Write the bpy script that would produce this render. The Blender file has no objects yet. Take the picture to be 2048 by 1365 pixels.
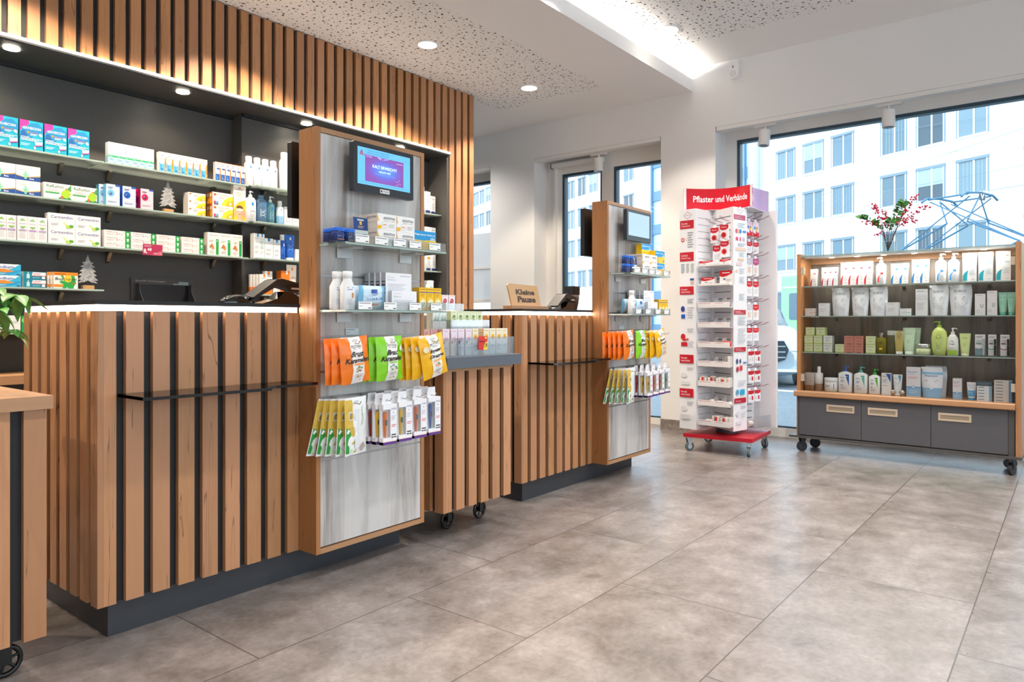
import bpy, math, random
from mathutils import Vector, Matrix
random.seed(7)
PI = math.pi
SC = bpy.context.scene
COL = SC.collection

# ---------------------------------------------------------------- camera
# room axes: X runs along the service counters towards the street windows,
# Y runs from the customer side to the shelf wall behind the counters, Z up
cam_d = bpy.data.cameras.new('camera')
cam = bpy.data.objects.new('camera', cam_d)
COL.objects.link(cam)
cam.location = (0, 0, 1.116)
cam.rotation_euler = (PI/2, 0, math.radians(38.3 - 90))
cam_d.sensor_width = 36.0
cam_d.lens = 36*1425/2048
cam_d.shift_y = -(682.5-641)/2048
cam_d.clip_start = 0.05
cam_d.clip_end = 300
SC.camera = cam

# ---------------------------------------------------------------- world
w = bpy.data.worlds.new('overcast_sky')
SC.world = w
w.use_nodes = True
bg = w.node_tree.nodes['Background']
bg.inputs[0].default_value = (0.80, 0.91, 1.0, 1)
bg.inputs[1].default_value = 2.3

SC.view_settings.view_transform = 'Standard'
SC.view_settings.look = 'None'
SC.view_settings.gamma = 1
SC.view_settings.use_curve_mapping = False
SC.view_settings.exposure = 0.78
SC.cycles.use_denoising = True
SC.cycles.max_bounces = 7
SC.cycles.diffuse_bounces = 4
SC.cycles.glossy_bounces = 3
SC.cycles.transmission_bounces = 4
SC.cycles.transparent_max_bounces = 24
SC.cycles.caustics_reflective = False
SC.cycles.caustics_refractive = False
SC.cycles.sample_clamp_indirect = 4.0
SC.cycles.use_light_tree = True

# an added daylight opening and the general ceiling lighting behind the camera
def area(name, loc, rot, sx, sy, power, col=(1, 1, 1), spread=None):
    l = bpy.data.lights.new(name, 'AREA')
    l.shape = 'RECTANGLE'; l.size = sx; l.size_y = sy; l.energy = power; l.color = col
    if spread: l.spread = spread
    o = bpy.data.objects.new(name, l); COL.objects.link(o)
    o.location = loc; o.rotation_euler = rot
    return o
def spot(name, loc, power, col=(1, .83, .64), size=100, blend=.45, rad=.04, tilt=(0, 0)):
    l = bpy.data.lights.new(name, 'SPOT')
    l.energy = power; l.color = col; l.spot_size = math.radians(size); l.spot_blend = blend
    l.shadow_soft_size = rad
    o = bpy.data.objects.new(name, l); COL.objects.link(o)
    o.location = loc; o.rotation_euler = (tilt[0], tilt[1], 0)
    return o

WARM = (1, .86, .70)
# ---------------------------------------------------------------- materials
MAT = {}
def srgb(c):
    if isinstance(c, str):
        c = c.lstrip('#'); c = tuple(int(c[i:i+2], 16)/255 for i in (0, 2, 4))
    return tuple((v/12.92 if v <= .04045 else ((v+.055)/1.055)**2.4) for v in c)
def new_mat(name):
    m = bpy.data.materials.new(name); m.use_nodes = True
    nt = m.node_tree; b = nt.nodes['Principled BSDF']
    return m, nt, b
def flat(c, rough=.5, metal=0, spec=.5, coat=0):
    key = ('f', c, rough, metal, coat)
    if key not in MAT:
        m, nt, b = new_mat('paint_%s' % str(c).strip('#'))
        b.inputs['Base Color'].default_value = (*srgb(c), 1)
        b.inputs['Roughness'].default_value = rough
        b.inputs['Metallic'].default_value = metal
        b.inputs['Coat Weight'].default_value = coat
        MAT[key] = m
    return MAT[key]
def emit(c, s, name='glow'):
    key = ('e', c, s)
    if key not in MAT:
        m, nt, b = new_mat(name)
        b.inputs['Base Color'].default_value = (*srgb(c), 1)
        b.inputs['Emission Color'].default_value = (*srgb(c), 1)
        b.inputs['Emission Strength'].default_value = s
        MAT[key] = m
    return MAT[key]
class NT:
    """small helper for node chains"""
    def __init__(s, nt): s.nt = nt
    def n(s, t, **kw):
        nd = s.nt.nodes.new(t)
        for k, v in kw.items(): setattr(nd, k, v)
        return nd
    def l(s, a, b): s.nt.links.new(a, b)
    def math(s, op, a, b=None):
        nd = s.n('ShaderNodeMath', operation=op)
        for i, v in enumerate((a, b)):
            if v is None: continue
            if isinstance(v, (int, float)): nd.inputs[i].default_value = v
            else: s.l(v, nd.inputs[i])
        return nd.outputs[0]
    def ramp(s, fac, stops):
        r = s.n('ShaderNodeValToRGB')
        el = r.color_ramp.elements
        while len(el) < len(stops): el.new(.5)
        for e, (p, c) in zip(el, stops): e.position = p; e.color = (*c, 1)
        s.l(fac, r.inputs[0])
        return r.outputs[0]
    def mix(s, fac, a, b, mode='MIX'):
        nd = s.n('ShaderNodeMix', data_type='RGBA', blend_type=mode)
        for sock, v in ((nd.inputs[0], fac), (nd.inputs[6], a), (nd.inputs[7], b)):
            if isinstance(v, (int, float)): sock.default_value = v
            elif isinstance(v, tuple): sock.default_value = (*v, 1)
            else: s.l(v, sock)
        return nd.outputs[2]
    def noise(s, vec, scale, detail=4, rough=.55, dist=0):
        nd = s.n('ShaderNodeTexNoise'); nd.inputs['Scale'].default_value = scale
        nd.inputs['Detail'].default_value = detail; nd.inputs['Roughness'].default_value = rough
        nd.inputs['Distortion'].default_value = dist
        s.l(vec, nd.inputs['Vector'])
        return nd.outputs['Fac']
def coords(N, scale=(1, 1, 1), island=0):
    tc = N.n('ShaderNodeTexCoord')
    mp = N.n('ShaderNodeMapping'); mp.inputs['Scale'].default_value = scale
    N.l(tc.outputs['Object'], mp.inputs['Vector'])
    out = mp.outputs[0]
    if island:
        g = N.n('ShaderNodeNewGeometry')
        v = N.n('ShaderNodeVectorMath', operation='SCALE'); v.inputs[0].default_value = (17.3, 31.7, 9.1)
        N.l(g.outputs['Random Per Island'], v.inputs['Scale'])
        a = N.n('ShaderNodeVectorMath', operation='ADD')
        N.l(out, a.inputs[0]); N.l(v.outputs[0], a.inputs[1])
        return a.outputs[0], g.outputs['Random Per Island']
    return out, None
def wood(name, light, mid, dark, tint, axis='z', rough=.42, cracks=True):
    m, nt, b = new_mat(name); N = NT(nt)
    sc = {'z': (9, 9, .9), 'x': (.9, 9, 9), 'y': (9, .9, 9)}[axis]
    v, isl = coords(N, sc, 1)
    g1 = N.noise(v, 1.6, 6, .6, 1.2)
    fine = {'z': (60, 60, 2.2), 'x': (2.2, 60, 60), 'y': (60, 2.2, 60)}[axis]
    v2, _ = coords(N, fine, 1)
    g2 = N.noise(v2, 1.5, 3, .6)
    c = N.ramp(g1, [(.28, mid), (.5, light), (.72, mid)])
    c = N.mix(N.math('MULTIPLY', g2, .35), c, dark)
    c = N.mix(N.math('MULTIPLY', isl, .75), c, tint, 'MIX')
    bright = N.math('ADD', N.math('MULTIPLY', N.math('FRACT', N.math('MULTIPLY', isl, 7.13)), .30), .84)
    hsv = N.n('ShaderNodeHueSaturation'); N.l(c, hsv.inputs['Color']); N.l(bright, hsv.inputs['Value'])
    c = hsv.outputs[0]
    if cracks:
        sc3 = {'z': (14, 14, .55), 'x': (.55, 14, 14), 'y': (14, .55, 14)}[axis]
        v3, _ = coords(N, sc3, 1)
        g3 = N.noise(v3, 1.25, 2, .45, 2.2)
        k = N.math('SUBTRACT', 1, N.math('MULTIPLY', N.math('ABSOLUTE', N.math('SUBTRACT', g3, .63)), 70))
        k = N.math('MAXIMUM', k, 0)
        c = N.mix(N.math('MULTIPLY', k, .75), c, (dark[0]*.25, dark[1]*.25, dark[2]*.25))
    N.l(c, b.inputs['Base Color'])
    b.inputs['Roughness'].default_value = rough
    MAT[name] = m
    return m
OAK = wood('oak_slats', srgb('#c08c5e'), srgb('#ae784c'), srgb('#80522f'), srgb('#b98663'))
OAKX = wood('oak_board_x', srgb('#c2946a'), srgb('#b38259'), srgb('#865c3a'), srgb('#bd8e68'), 'x', cracks=False)
OAKY = wood('oak_board_y', srgb('#c2946a'), srgb('#b38259'), srgb('#865c3a'), srgb('#bd8e68'), 'y', cracks=False)
OAKS = wood('oak_side_panel', srgb('#b98150'), srgb('#a66e41'), srgb('#7a4b2a'), srgb('#b0794a'))
BAMBOO = wood('bamboo', srgb('#d6a870'), srgb('#c8965c'), srgb('#a87845'), srgb('#cf9f67'), 'x', cracks=False)
def streaked(name, a, b_, c_, sc=(7, 7, .55), rough=.45):
    m, nt, b = new_mat(name); N = NT(nt)
    v, _ = coords(N, sc)
    g = N.noise(v, 1.3, 7, .62, .6)
    v2, _ = coords(N, (sc[0]*7, sc[1]*7, sc[2]*5))
    f = N.noise(v2, 1.4, 3, .6)
    c = N.ramp(g, [(.36, c_), (.46, b_), (.56, a)])
    c = N.mix(N.math('MULTIPLY', f, .38), c, b_)
    N.l(c, b.inputs['Base Color']); b.inputs['Roughness'].default_value = rough
    MAT[name] = m
    return m
GREYWOOD = streaked('grey_weathered_laminate', srgb('#cfccc9'), srgb('#b4afab'), srgb('#8b827b'))
BROWNGREY = streaked('brown_grey_laminate', srgb('#93897f'), srgb('#7d736b'), srgb('#5f564f'))
def speck(name, base, amt=.10, scale=260, rough=.55):
    m, nt, b = new_mat(name); N = NT(nt)
    v, _ = coords(N)
    f = N.noise(v, scale, 2, .5)
    lo = tuple(x*(1-amt*2) for x in base); hi = tuple(min(1, x*(1+amt*2)) for x in base)
    N.l(N.ramp(f, [(.35, lo), (.65, hi)]), b.inputs['Base Color'])
    b.inputs['Roughness'].default_value = rough
    MAT[name] = m
    return m
CHAR = speck('charcoal_laminate', srgb('#4f4c4a'), .08, 300, .45)
CHARD = speck('black_backing', srgb('#141416'), .1, 300, .6)
ANTH = speck('anthracite_plinth', srgb('#35373c'), .08, 300, .4)
DRAW = speck('drawer_graphite', srgb('#56565a'), .06, 400, .4)
SLATE = speck('slate_blue_grey', srgb('#585f68'), .04, 300, .45)
WHITE = flat('#f0f0ef', .85)
WFRAME = flat('#eeedea', .4)
BLACK = flat('#0c0c0d', .3)
GBLACK = flat('#101011', .12, coat=.5)
METAL = flat('#b9b7b2', .28, 1)
NICKEL = flat('#8d877c', .35, 1)
CHAMP = flat('#d8c6ad', .4, .3)

def glass(name, tint, refl=.10, haze=0., hazecol=None, rough=.02):
    """thin pane: lets light straight through, mirrors by Fresnel, with an optional satin share"""
    m = bpy.data.materials.new(name); m.use_nodes = True; nt = m.node_tree; nt.nodes.clear(); N = NT(nt)
    out = N.n('ShaderNodeOutputMaterial')
    tr = N.n('ShaderNodeBsdfTransparent'); tr.inputs[0].default_value = (*tint, 1)
    gl = N.n('ShaderNodeBsdfGlossy'); gl.inputs['Roughness'].default_value = rough
    fr = N.n('ShaderNodeFresnel'); fr.inputs[0].default_value = 1.45
    fac = N.math('MAXIMUM', N.math('MULTIPLY', fr.outputs[0], refl*10 if refl < .1 else 1), refl*.3)
    mx = N.n('ShaderNodeMixShader'); N.l(fac, mx.inputs[0]); N.l(tr.outputs[0], mx.inputs[1]); N.l(gl.outputs[0], mx.inputs[2])
    last = mx.outputs[0]
    if haze:
        df = N.n('ShaderNodeBsdfDiffuse'); df.inputs[0].default_value = (*hazecol, 1)
        tl = N.n('ShaderNodeBsdfTranslucent'); tl.inputs[0].default_value = (*hazecol, 1)
        m1 = N.n('ShaderNodeMixShader'); m1.inputs[0].default_value = .45
        N.l(df.outputs[0], m1.inputs[1]); N.l(tl.outputs[0], m1.inputs[2])
        m2 = N.n('ShaderNodeMixShader'); m2.inputs[0].default_value = haze
        N.l(last, m2.inputs[1]); N.l(m1.outputs[0], m2.inputs[2]); last = m2.outputs[0]
    N.l(last, out.inputs[0]); MAT[name] = m
    return m
PANE = glass('window_glass', (.93, .97, 1.0), .08)
CABGLASS = glass('cabinet_glass', (.97, .98, .98), .05)
SHELFGLASS = glass('shelf_glass', (.84, .89, .87), .10, .42, (.66, .73, .70))
SHELFCLEAR = glass('shelf_glass_clear', (.94, .965, .955), .08, .07, (.74, .80, .78))
EDGE = flat('#a9bfb6', .2)
ACRYL = glass('acrylic', (.96, .98, .98), .06, .03, (.9, .9, .9))
ACRYLW = glass('acrylic_satin', (.9, .9, .92), .08, .35, (.86, .85, .88))
SMOKE = glass('smoked_glass', (.20, .16, .14), .10, .0, None)
VASEG = glass('vase_glass', (.97, .98, .98), .04)
CLEARP = glass('clear_plastic', (.88, .90, .90), .12, .08, (.8, .8, .8))
FROST = glass('frosted_film', (.9, .93, .95), .05, .85, (.93, .94, .95), .3)

# ---------------------------------------------------------------- mesh building
_glyph = {}
def glyphs(txt, bold=0.0, slant=0.0):
    k = (txt, bold, slant)
    if k not in _glyph:
        cu = bpy.data.curves.new('t', 'FONT'); cu.body = txt; cu.size = 1; cu.offset = bold
        cu.resolution_u = 2; cu.fill_mode = 'FRONT'; cu.shear = slant
        o = bpy.data.objects.new('t', cu); COL.objects.link(o)
        dg = bpy.context.evaluated_depsgraph_get(); dg.update()
        me = bpy.data.meshes.new_from_object(o.evaluated_get(dg))
        vs = [(v.co.x, v.co.y) for v in me.vertices]; fs = [tuple(p.vertices) for p in me.polygons]
        bpy.data.objects.remove(o); bpy.data.curves.remove(cu); bpy.data.meshes.remove(me)
        if vs:
            x0 = min(v[0] for v in vs); x1 = max(v[0] for v in vs); y0 = min(v[1] for v in vs); y1 = max(v[1] for v in vs)
            vs = [((x-x0)/max(x1-x0, 1e-6), (y-y0)/max(y1-y0, 1e-6)) for x, y in vs]
        _glyph[k] = (vs, fs)
    return _glyph[k]

class MB:
    """collects geometry with per-face materials and makes ONE mesh object of it"""
    def __init__(s, mat=None): s.v = []; s.f = []; s.m = []; s.sm = []; s.mats = []; s.mat = mat
    def mi(s, mat):
        mat = mat or s.mat
        if isinstance(mat, str): mat = flat(mat)
        if mat not in s.mats: s.mats.append(mat)
        return s.mats.index(mat)
    def add(s, vs, fs, mat=None, smooth=False):
        o = len(s.v); s.v += [tuple(p) for p in vs]; k = s.mi(mat)
        for f in fs: s.f.append(tuple(i+o for i in f)); s.m.append(k); s.sm.append(smooth)
        return s
    def box(s, x0, x1, y0, y1, z0, z1, mat=None, fm=None):
        """fm: material per face, keys front(-y) back(+y) left(-x) right(+x) top bottom"""
        vs = [(x0, y0, z0), (x1, y0, z0), (x1, y1, z0), (x0, y1, z0), (x0, y0, z1), (x1, y0, z1), (x1, y1, z1), (x0, y1, z1)]
        F = dict(bottom=(0, 3, 2, 1), top=(4, 5, 6, 7), front=(0, 1, 5, 4), right=(1, 2, 6, 5), back=(2, 3, 7, 6), left=(3, 0, 4, 7))
        o = len(s.v); s.v += vs
        for k, f in F.items():
            s.f.append(tuple(i+o for i in f)); s.m.append(s.mi((fm or {}).get(k, mat))); s.sm.append(False)
        return s
    def quad(s, a, b, c, d, mat=None): return s.add([a, b, c, d], [(0, 1, 2, 3)], mat)
    def poly(s, pts, mat=None): return s.add(pts, [tuple(range(len(pts)))], mat)
    def prism(s, pts, axis, a, b, mat=None, smooth=False):
        """2D outline extruded along an axis; outline in the two other axes"""
        n = len(pts)
        def P(p, t):
            return {'x': (t, p[0], p[1]), 'y': (p[0], t, p[1]), 'z': (p[0], p[1], t)}[axis]
        vs = [P(p, a) for p in pts]+[P(p, b) for p in pts]
        fs = [tuple(range(n-1, -1, -1)), tuple(range(n, 2*n))]
        s.add(vs, fs, mat)
        s.add(vs, [(i, (i+1) % n, n+(i+1) % n, n+i) for i in range(n)], mat, smooth)
        return s
    def rbox(s, x0, x1, y0, y1, z0, z1, r, mat=None, axis='z', n=4):
        """box with rounded edges along one axis"""
        ex = {'z': (x0, x1, y0, y1, z0, z1), 'y': (x0, x1, z0, z1, y0, y1), 'x': (y0, y1, z0, z1, x0, x1)}[axis]
        a0, a1, b0, b1, t0, t1 = ex; pts = []
        for cx, cy, st in ((a1-r, b1-r, 0), (a0+r, b1-r, 1), (a0+r, b0+r, 2), (a1-r, b0+r, 3)):
            for k in range(n+1):
                t = (st+k/n)*PI/2; pts.append((cx+r*math.cos(t), cy+r*math.sin(t)))
        return s.prism(pts, axis, t0, t1, mat)
    def tube(s, path, r, mat=None, n=8, cap=True):
        path = [Vector(p) for p in path]; rings = []
        R = r if isinstance(r, (list, tuple)) else [r]*len(path)
        up = Vector((0, 0, 1))
        for i, p in enumerate(path):
            d = (path[min(i+1, len(path)-1)]-path[max(i-1, 0)]).normalized()
            u = d.cross(up)
            if u.length < 1e-4: u = d.cross(Vector((1, 0, 0)))
            u.normalize(); v = d.cross(u)
            rings.append([p+(u*math.cos(2*PI*k/n)+v*math.sin(2*PI*k/n))*R[i] for k in range(n)])
        vs = [q for g in rings for q in g]
        fs = [(i*n+k, i*n+(k+1) % n, (i+1)*n+(k+1) % n, (i+1)*n+k) for i in range(len(path)-1) for k in range(n)]
        s.add(vs, fs, mat, True)
        if cap: s.add(vs, [tuple(range(n-1, -1, -1)), tuple((len(path)-1)*n+k for k in range(n))], mat)
        return s
    def cyl(s, c, r, h, mat=None, axis='z', n=24, r2=None):
        c = Vector(c); d = {'x': Vector((1, 0, 0)), 'y': Vector((0, 1, 0)), 'z': Vector((0, 0, 1))}[axis]
        return s.tube([c, c+d*h], [r, r if r2 is None else r2], mat, n)
    def loft(s, secs, mat=None, n=24, cx=0, cy=0, z0=0, smooth=True):
        """stack of superellipse sections (z, half width, half depth, exponent)"""
        vs = []
        for sec in secs:
            z, a, b = sec[:3]; e = sec[3] if len(sec) > 3 else 2
            for k in range(n):
                t = 2*PI*(k+.5)/n; c, q = math.cos(t), math.sin(t)
                vs.append((cx+a*math.copysign(abs(c)**(2/e), c), cy+b*math.copysign(abs(q)**(2/e), q), z0+z))
        m = len(secs)
        s.add(vs, [(i*n+k, i*n+(k+1) % n, (i+1)*n+(k+1) % n, (i+1)*n+k) for i in range(m-1) for k in range(n)], mat, smooth)
        s.add(vs, [tuple(range(n-1, -1, -1)), tuple((m-1)*n+k for k in range(n))], mat)
        return s
    def ring(s, c, r, rr, mat=None, axis='y', n=20, k=6):
        """torus"""
        c = Vector(c); A, B, D = {'y': ((1, 0, 0), (0, 0, 1), (0, 1, 0)), 'z': ((1, 0, 0), (0, 1, 0), (0, 0, 1)), 'x': ((0, 1, 0), (0, 0, 1), (1, 0, 0))}[axis]
        A, B, D = Vector(A), Vector(B), Vector(D); vs = []
        for i in range(n):
            t = 2*PI*i/n; u = A*math.cos(t)+B*math.sin(t)
            for j in range(k):
                q = 2*PI*j/k; vs.append(c+u*(r+rr*math.cos(q))+D*rr*math.sin(q))
        return s.add(vs, [(i*k+j, i*k+(j+1) % k, ((i+1) % n)*k+(j+1) % k, ((i+1) % n)*k+j) for i in range(n) for j in range(k)], mat, True)
    def art(s, items, fmap, step=.0002, base=.0003):
        """printed artwork; fmap(u, v, off) maps the 0-1 print area onto the surface"""
        off = base
        for it in items:
            k = it[0]
            if k == 'r':
                _, x0, z0, x1, z1, c = it; n = fmap.sub
                vs = [fmap(x0+(x1-x0)*i/n, z, off) for z in (z0, z1) for i in range(n+1)]
                s.add(vs, [(i, i+1, n+2+i, n+1+i) for i in range(n)], c)
            elif k == 'g':
                _, x0, z0, x1, z1, c = it[:6]; n, q = 6, 10; sk = it[6] if len(it) > 6 else 0
                vs = [fmap(x0+(x1-x0)*i/n+sk*(z0+(z1-z0)*j/q), z0+(z1-z0)*j/q, off) for j in range(q+1) for i in range(n+1)]
                s.add(vs, [(j*(n+1)+i, j*(n+1)+i+1, (j+1)*(n+1)+i+1, (j+1)*(n+1)+i) for j in range(q) for i in range(n)], c, True)
            elif k == 't':
                _, txt, x, z, w_, h_, c = it[:7]; bo = it[7] if len(it) > 7 else .0; sl = it[8] if len(it) > 8 else 0
                vs, fs = glyphs(txt, bo, sl)
                s.add([fmap(x+w_*a, z+h_*b, off) for a, b in vs], fs, c)
            elif k == 'tv':   # text running upwards
                _, txt, x, z, w_, h_, c = it[:7]
                vs, fs = glyphs(txt, it[7] if len(it) > 7 else 0, 0)
                s.add([fmap(x+w_*(1-b), z+h_*a, off) for a, b in vs], fs, c)
            elif k == 'e':
                _, cx, cz, rx, rz, c = it
                s.add([fmap(cx+rx*math.cos(2*PI*i/20), cz+rz*math.sin(2*PI*i/20), off) for i in range(20)], [tuple(range(20))], c)
            elif k == 'p':
                s.add([fmap(a, b, off) for a, b in it[1]], [tuple(range(len(it[1])))], it[2])
            elif k == 'l':   # lines of small print: x0, top, x1, bottom, rows
                _, x0, z1, x1, z0, rows, c = it
                for r_ in range(rows):
                    zz = z1-(z1-z0)*(r_+.5)/rows; hh = (z1-z0)/rows*.2; xe = x1-(x1-x0)*((r_*37) % 5)/14
                    s.add([fmap(x0, zz-hh, off), fmap(xe, zz-hh, off), fmap(xe, zz+hh, off), fmap(x0, zz+hh, off)], [(0, 1, 2, 3)], c)
            off += step
        return s
    def build(s, name, parent=None, loc=None, rz=None):
        me = bpy.data.meshes.new(name); me.from_pydata(s.v, [], s.f)
        for m in s.mats: me.materials.append(m)
        me.polygons.foreach_set('material_index', s.m); me.polygons.foreach_set('use_smooth', s.sm)
        me.update()
        o = bpy.data.objects.new(name, me); COL.objects.link(o)
        if parent: o.parent = parent
        if loc is not None: o.location = loc
        if rz is not None: o.rotation_euler = (0, 0, rz)
        return o
class FM:
    """print map for a flat panel"""
    def __init__(s, o, ux, uz, w_, h_, nrm, sub=1):
        s.o = Vector(o); s.a = Vector(ux)*w_; s.b = Vector(uz)*h_; s.n = Vector(nrm); s.sub = sub
    def __call__(s, u, v, off): return s.o+s.a*u+s.b*v+s.n*off
def front_map(w_, d, h_): return FM((-w_/2, -d/2, 0), (1, 0, 0), (0, 0, 1), w_, h_, (0, -1, 0))
def left_map(w_, d, h_): return FM((-w_/2, d/2, 0), (0, -1, 0), (0, 0, 1), d, h_, (-1, 0, 0))
class LM:
    """print map for the front of a lofted body"""
    sub = 10
    def __init__(s, secs, z0, z1, span=.8): s.secs = secs; s.z0 = z0; s.z1 = z1; s.span = span
    def __call__(s, u, v, off):
        z = s.z0+(s.z1-s.z0)*v; S = s.secs
        for i in range(len(S)-1):
            if z <= S[i+1][0] or i == len(S)-2: break
        t = (z-S[i][0])/max(S[i+1][0]-S[i][0], 1e-6); t = min(max(t, 0), 1)
        a = S[i][1]*(1-t)+S[i+1][1]*t; b = S[i][2]*(1-t)+S[i+1][2]*t; e = S[i][3] if len(S[i]) > 3 else 2
        q = min(max((2*u-1)*s.span, -.985), .985)
        return Vector((a*q, -(b*(1-abs(q)**e)**(1/e))*1.004-off-.0006, z))

def tag(o, label=None, cat=None, group=None, kind=None):
    if label: o['label'] = label
    if cat: o['category'] = cat
    if group: o['group'] = group
    if kind: o['kind'] = kind
    return o
def thing(name, loc, rz=0, label=None, cat=None, group=None):
    o = bpy.data.objects.new(name, None); COL.objects.link(o); o.empty_display_size = .05
    o.location = loc; o.rotation_euler = (0, 0, rz)
    return tag(o, label, cat, group)
def struct(name, mb, parent=None):
    o = mb.build(name, parent)
    if not parent: o['kind'] = 'structure'
    return o
def dup(o, loc=None, rz=None, label=None, group=None, parent=None):
    c = o.copy(); COL.objects.link(c)
    if parent: c.parent = parent
    if loc is not None: c.location = loc
    if rz is not None: c.rotation_euler = (0, 0, rz)
    if label: c['label'] = label
    if group: c['group'] = group
    for ch in list(o.children):
        dup(ch, parent=c)
    return c
ORD = ['leftmost', 'second from left', 'third from left', 'fourth from left', 'fifth from left', 'sixth from left', 'seventh from left', 'eighth from left', 'ninth from left', 'tenth from left']
NUM = ['zero', 'one', 'two', 'three', 'four', 'five', 'six', 'seven', 'eight', 'nine', 'ten']
def nth(i, n):
    if n == 2: return ['left', 'right'][i]
    return 'rightmost' if i == n-1 else ORD[i]
def row(first, pts, desc, place, group, rz=None):
    """first stands at pts[0]; copies of it at the others, each with its own label"""
    n = len(pts); out = []
    for i, p in enumerate(pts):
        lb = '%s of %s %s %s' % (nth(i, n), NUM[n], desc, place)
        if i == 0:
            o = first; o.location = p
            if rz is not None: o.rotation_euler = (0, 0, rz)
        else: o = dup(first, p, rz)
        tag(o, lb, None, group); out.append(o)
    return out
# ================================================================ the room
# floor tiles 1.2 x 0.6 m laid in a third bond
def floor_mat():
    m, nt, b = new_mat('concrete_look_tiles'); N = NT(nt)
    tc = N.n('ShaderNodeTexCoord'); sp = N.n('ShaderNodeSeparateXYZ'); N.l(tc.outputs['Object'], sp.inputs[0])
    x, y = sp.outputs[0], sp.outputs[1]
    ry = N.math('DIVIDE', N.math('SUBTRACT', y, .308), .6)
    rw = N.math('FLOOR', ry); fy = N.math('FRACT', ry)
    rx = N.math('DIVIDE', N.math('ADD', N.math('SUBTRACT', x, 3.327), N.math('MULTIPLY', rw, .667)), 1.2)
    cx = N.math('FLOOR', rx); fx = N.math('FRACT', rx)
    gy = N.math('LESS_THAN', N.math('MINIMUM', fy, N.math('SUBTRACT', 1, fy)), .0038)
    gx = N.math('LESS_THAN', N.math('MINIMUM', fx, N.math('SUBTRACT', 1, fx)), .0019)
    g = N.math('MAXIMUM', gx, gy)
    # every tile its own cut of the pattern
    cb = N.n('ShaderNodeCombineXYZ')
    N.l(N.math('ADD', x, N.math('MULTIPLY', rw, 3.71)), cb.inputs[0]); N.l(N.math('ADD', y, N.math('MULTIPLY', cx, 5.13)), cb.inputs[1])
    v = cb.outputs[0]
    a = N.noise(v, 2.6, 5, .6); c2 = N.noise(v, 8, 5, .65); c3 = N.noise(v, 42, 4, .65)
    mixv = N.math('ADD', N.math('MULTIPLY', a, .38), N.math('ADD', N.math('MULTIPLY', c2, .38), N.math('MULTIPLY', c3, .24)))
    c = N.ramp(mixv, [(.36, srgb('#5f5752')), (.46, srgb('#776f6a')), (.54, srgb('#877f7b')), (.64, srgb('#9b9490'))])
    c = N.mix(N.math('MULTIPLY', g, .85), c, srgb('#3f3a37'))
    N.l(c, b.inputs['Base Color'])
    N.l(N.ramp(a, [(.3, (.27,)*3), (.7, (.38,)*3)]), b.inputs['Roughness'])
    b.inputs['Specular IOR Level'].default_value = .5
    bp = N.n('ShaderNodeBump'); bp.inputs['Strength'].default_value = .12; bp.inputs['Distance'].default_value = .002
    N.l(N.math('SUBTRACT', 1, g), bp.inputs['Height']); N.l(bp.outputs[0], b.inputs['Normal'])
    return m
FLOOR = floor_mat()
SKIRT = speck('skirting_tile', srgb('#8d837c'), .12, 40, .5)
struct('floor', MB().box(-4, 7.05, -4.2, 8, -.06, 0, FLOOR))

def perforated():
    m, nt, b = new_mat('perforated_acoustic_board'); N = NT(nt)
    v, _ = coords(N)
    def dots(scale, r, keep, shift):
        mp = N.n('ShaderNodeMapping'); mp.inputs['Location'].default_value = (shift, shift*1.7, 0); N.l(v, mp.inputs['Vector'])
        vo = N.n('ShaderNodeTexVoronoi'); vo.voronoi_dimensions = '2D'; vo.inputs['Scale'].default_value = scale
        vo.inputs['Randomness'].default_value = .82
        N.l(mp.outputs[0], vo.inputs['Vector'])
        sep = N.n('ShaderNodeSeparateColor'); N.l(vo.outputs['Color'], sep.inputs[0])
        d = N.math('LESS_THAN', vo.outputs['Distance'], r)
        return N.math('MULTIPLY', d, N.math('LESS_THAN', sep.outputs[0], keep))
    d = N.math('MAXIMUM', dots(11, .105, .8, 3.1), N.math('MAXIMUM', dots(17, .105, .75, 7.7), dots(26, .09, .7, 1.3)))
    c = N.mix(d, srgb('#f0efee'), srgb('#4c4641'))
    N.l(c, b.inputs['Base Color']); b.inputs['Roughness'].default_value = .85
    return m
PERF = perforated()
CEILW = flat('#f1f0ef', .85)
# lower ceiling over the counters, higher ceiling over the shop floor, with a light cove between
m = MB(CEILW)
m.box(-4, 7.05, 2.992, 8, 3.40, 3.50)
m.box(-4, 6.70, 2.992, 3.012, 3.50, 3.522)
m.quad((-4, 3.60, 3.3985), (6.01, 3.60, 3.3985), (6.01, 4.9, 3.3985), (-4, 4.9, 3.3985), PERF)
struct('ceiling', m)
m = MB(CEILW)
m.box(-4, 7.05, -4.2, 3.5, 3.625, 3.72)
m.quad((-4, -2.5, 3.6235), (6.08, -2.5, 3.6235), (6.08, 3.0, 3.6235), (-4, 3.0, 3.6235), PERF)
struct('ceiling_high', m)['kind'] = 'structure'
cove = MB().box(-3.9, 6.66, 3.05, 3.075, 3.505, 3.512, emit('#fff6ea', 85, 'cove_led')).build('light_strip')
tag(cove, 'warm white light strip hidden in the ceiling cove', 'light strip')

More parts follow.
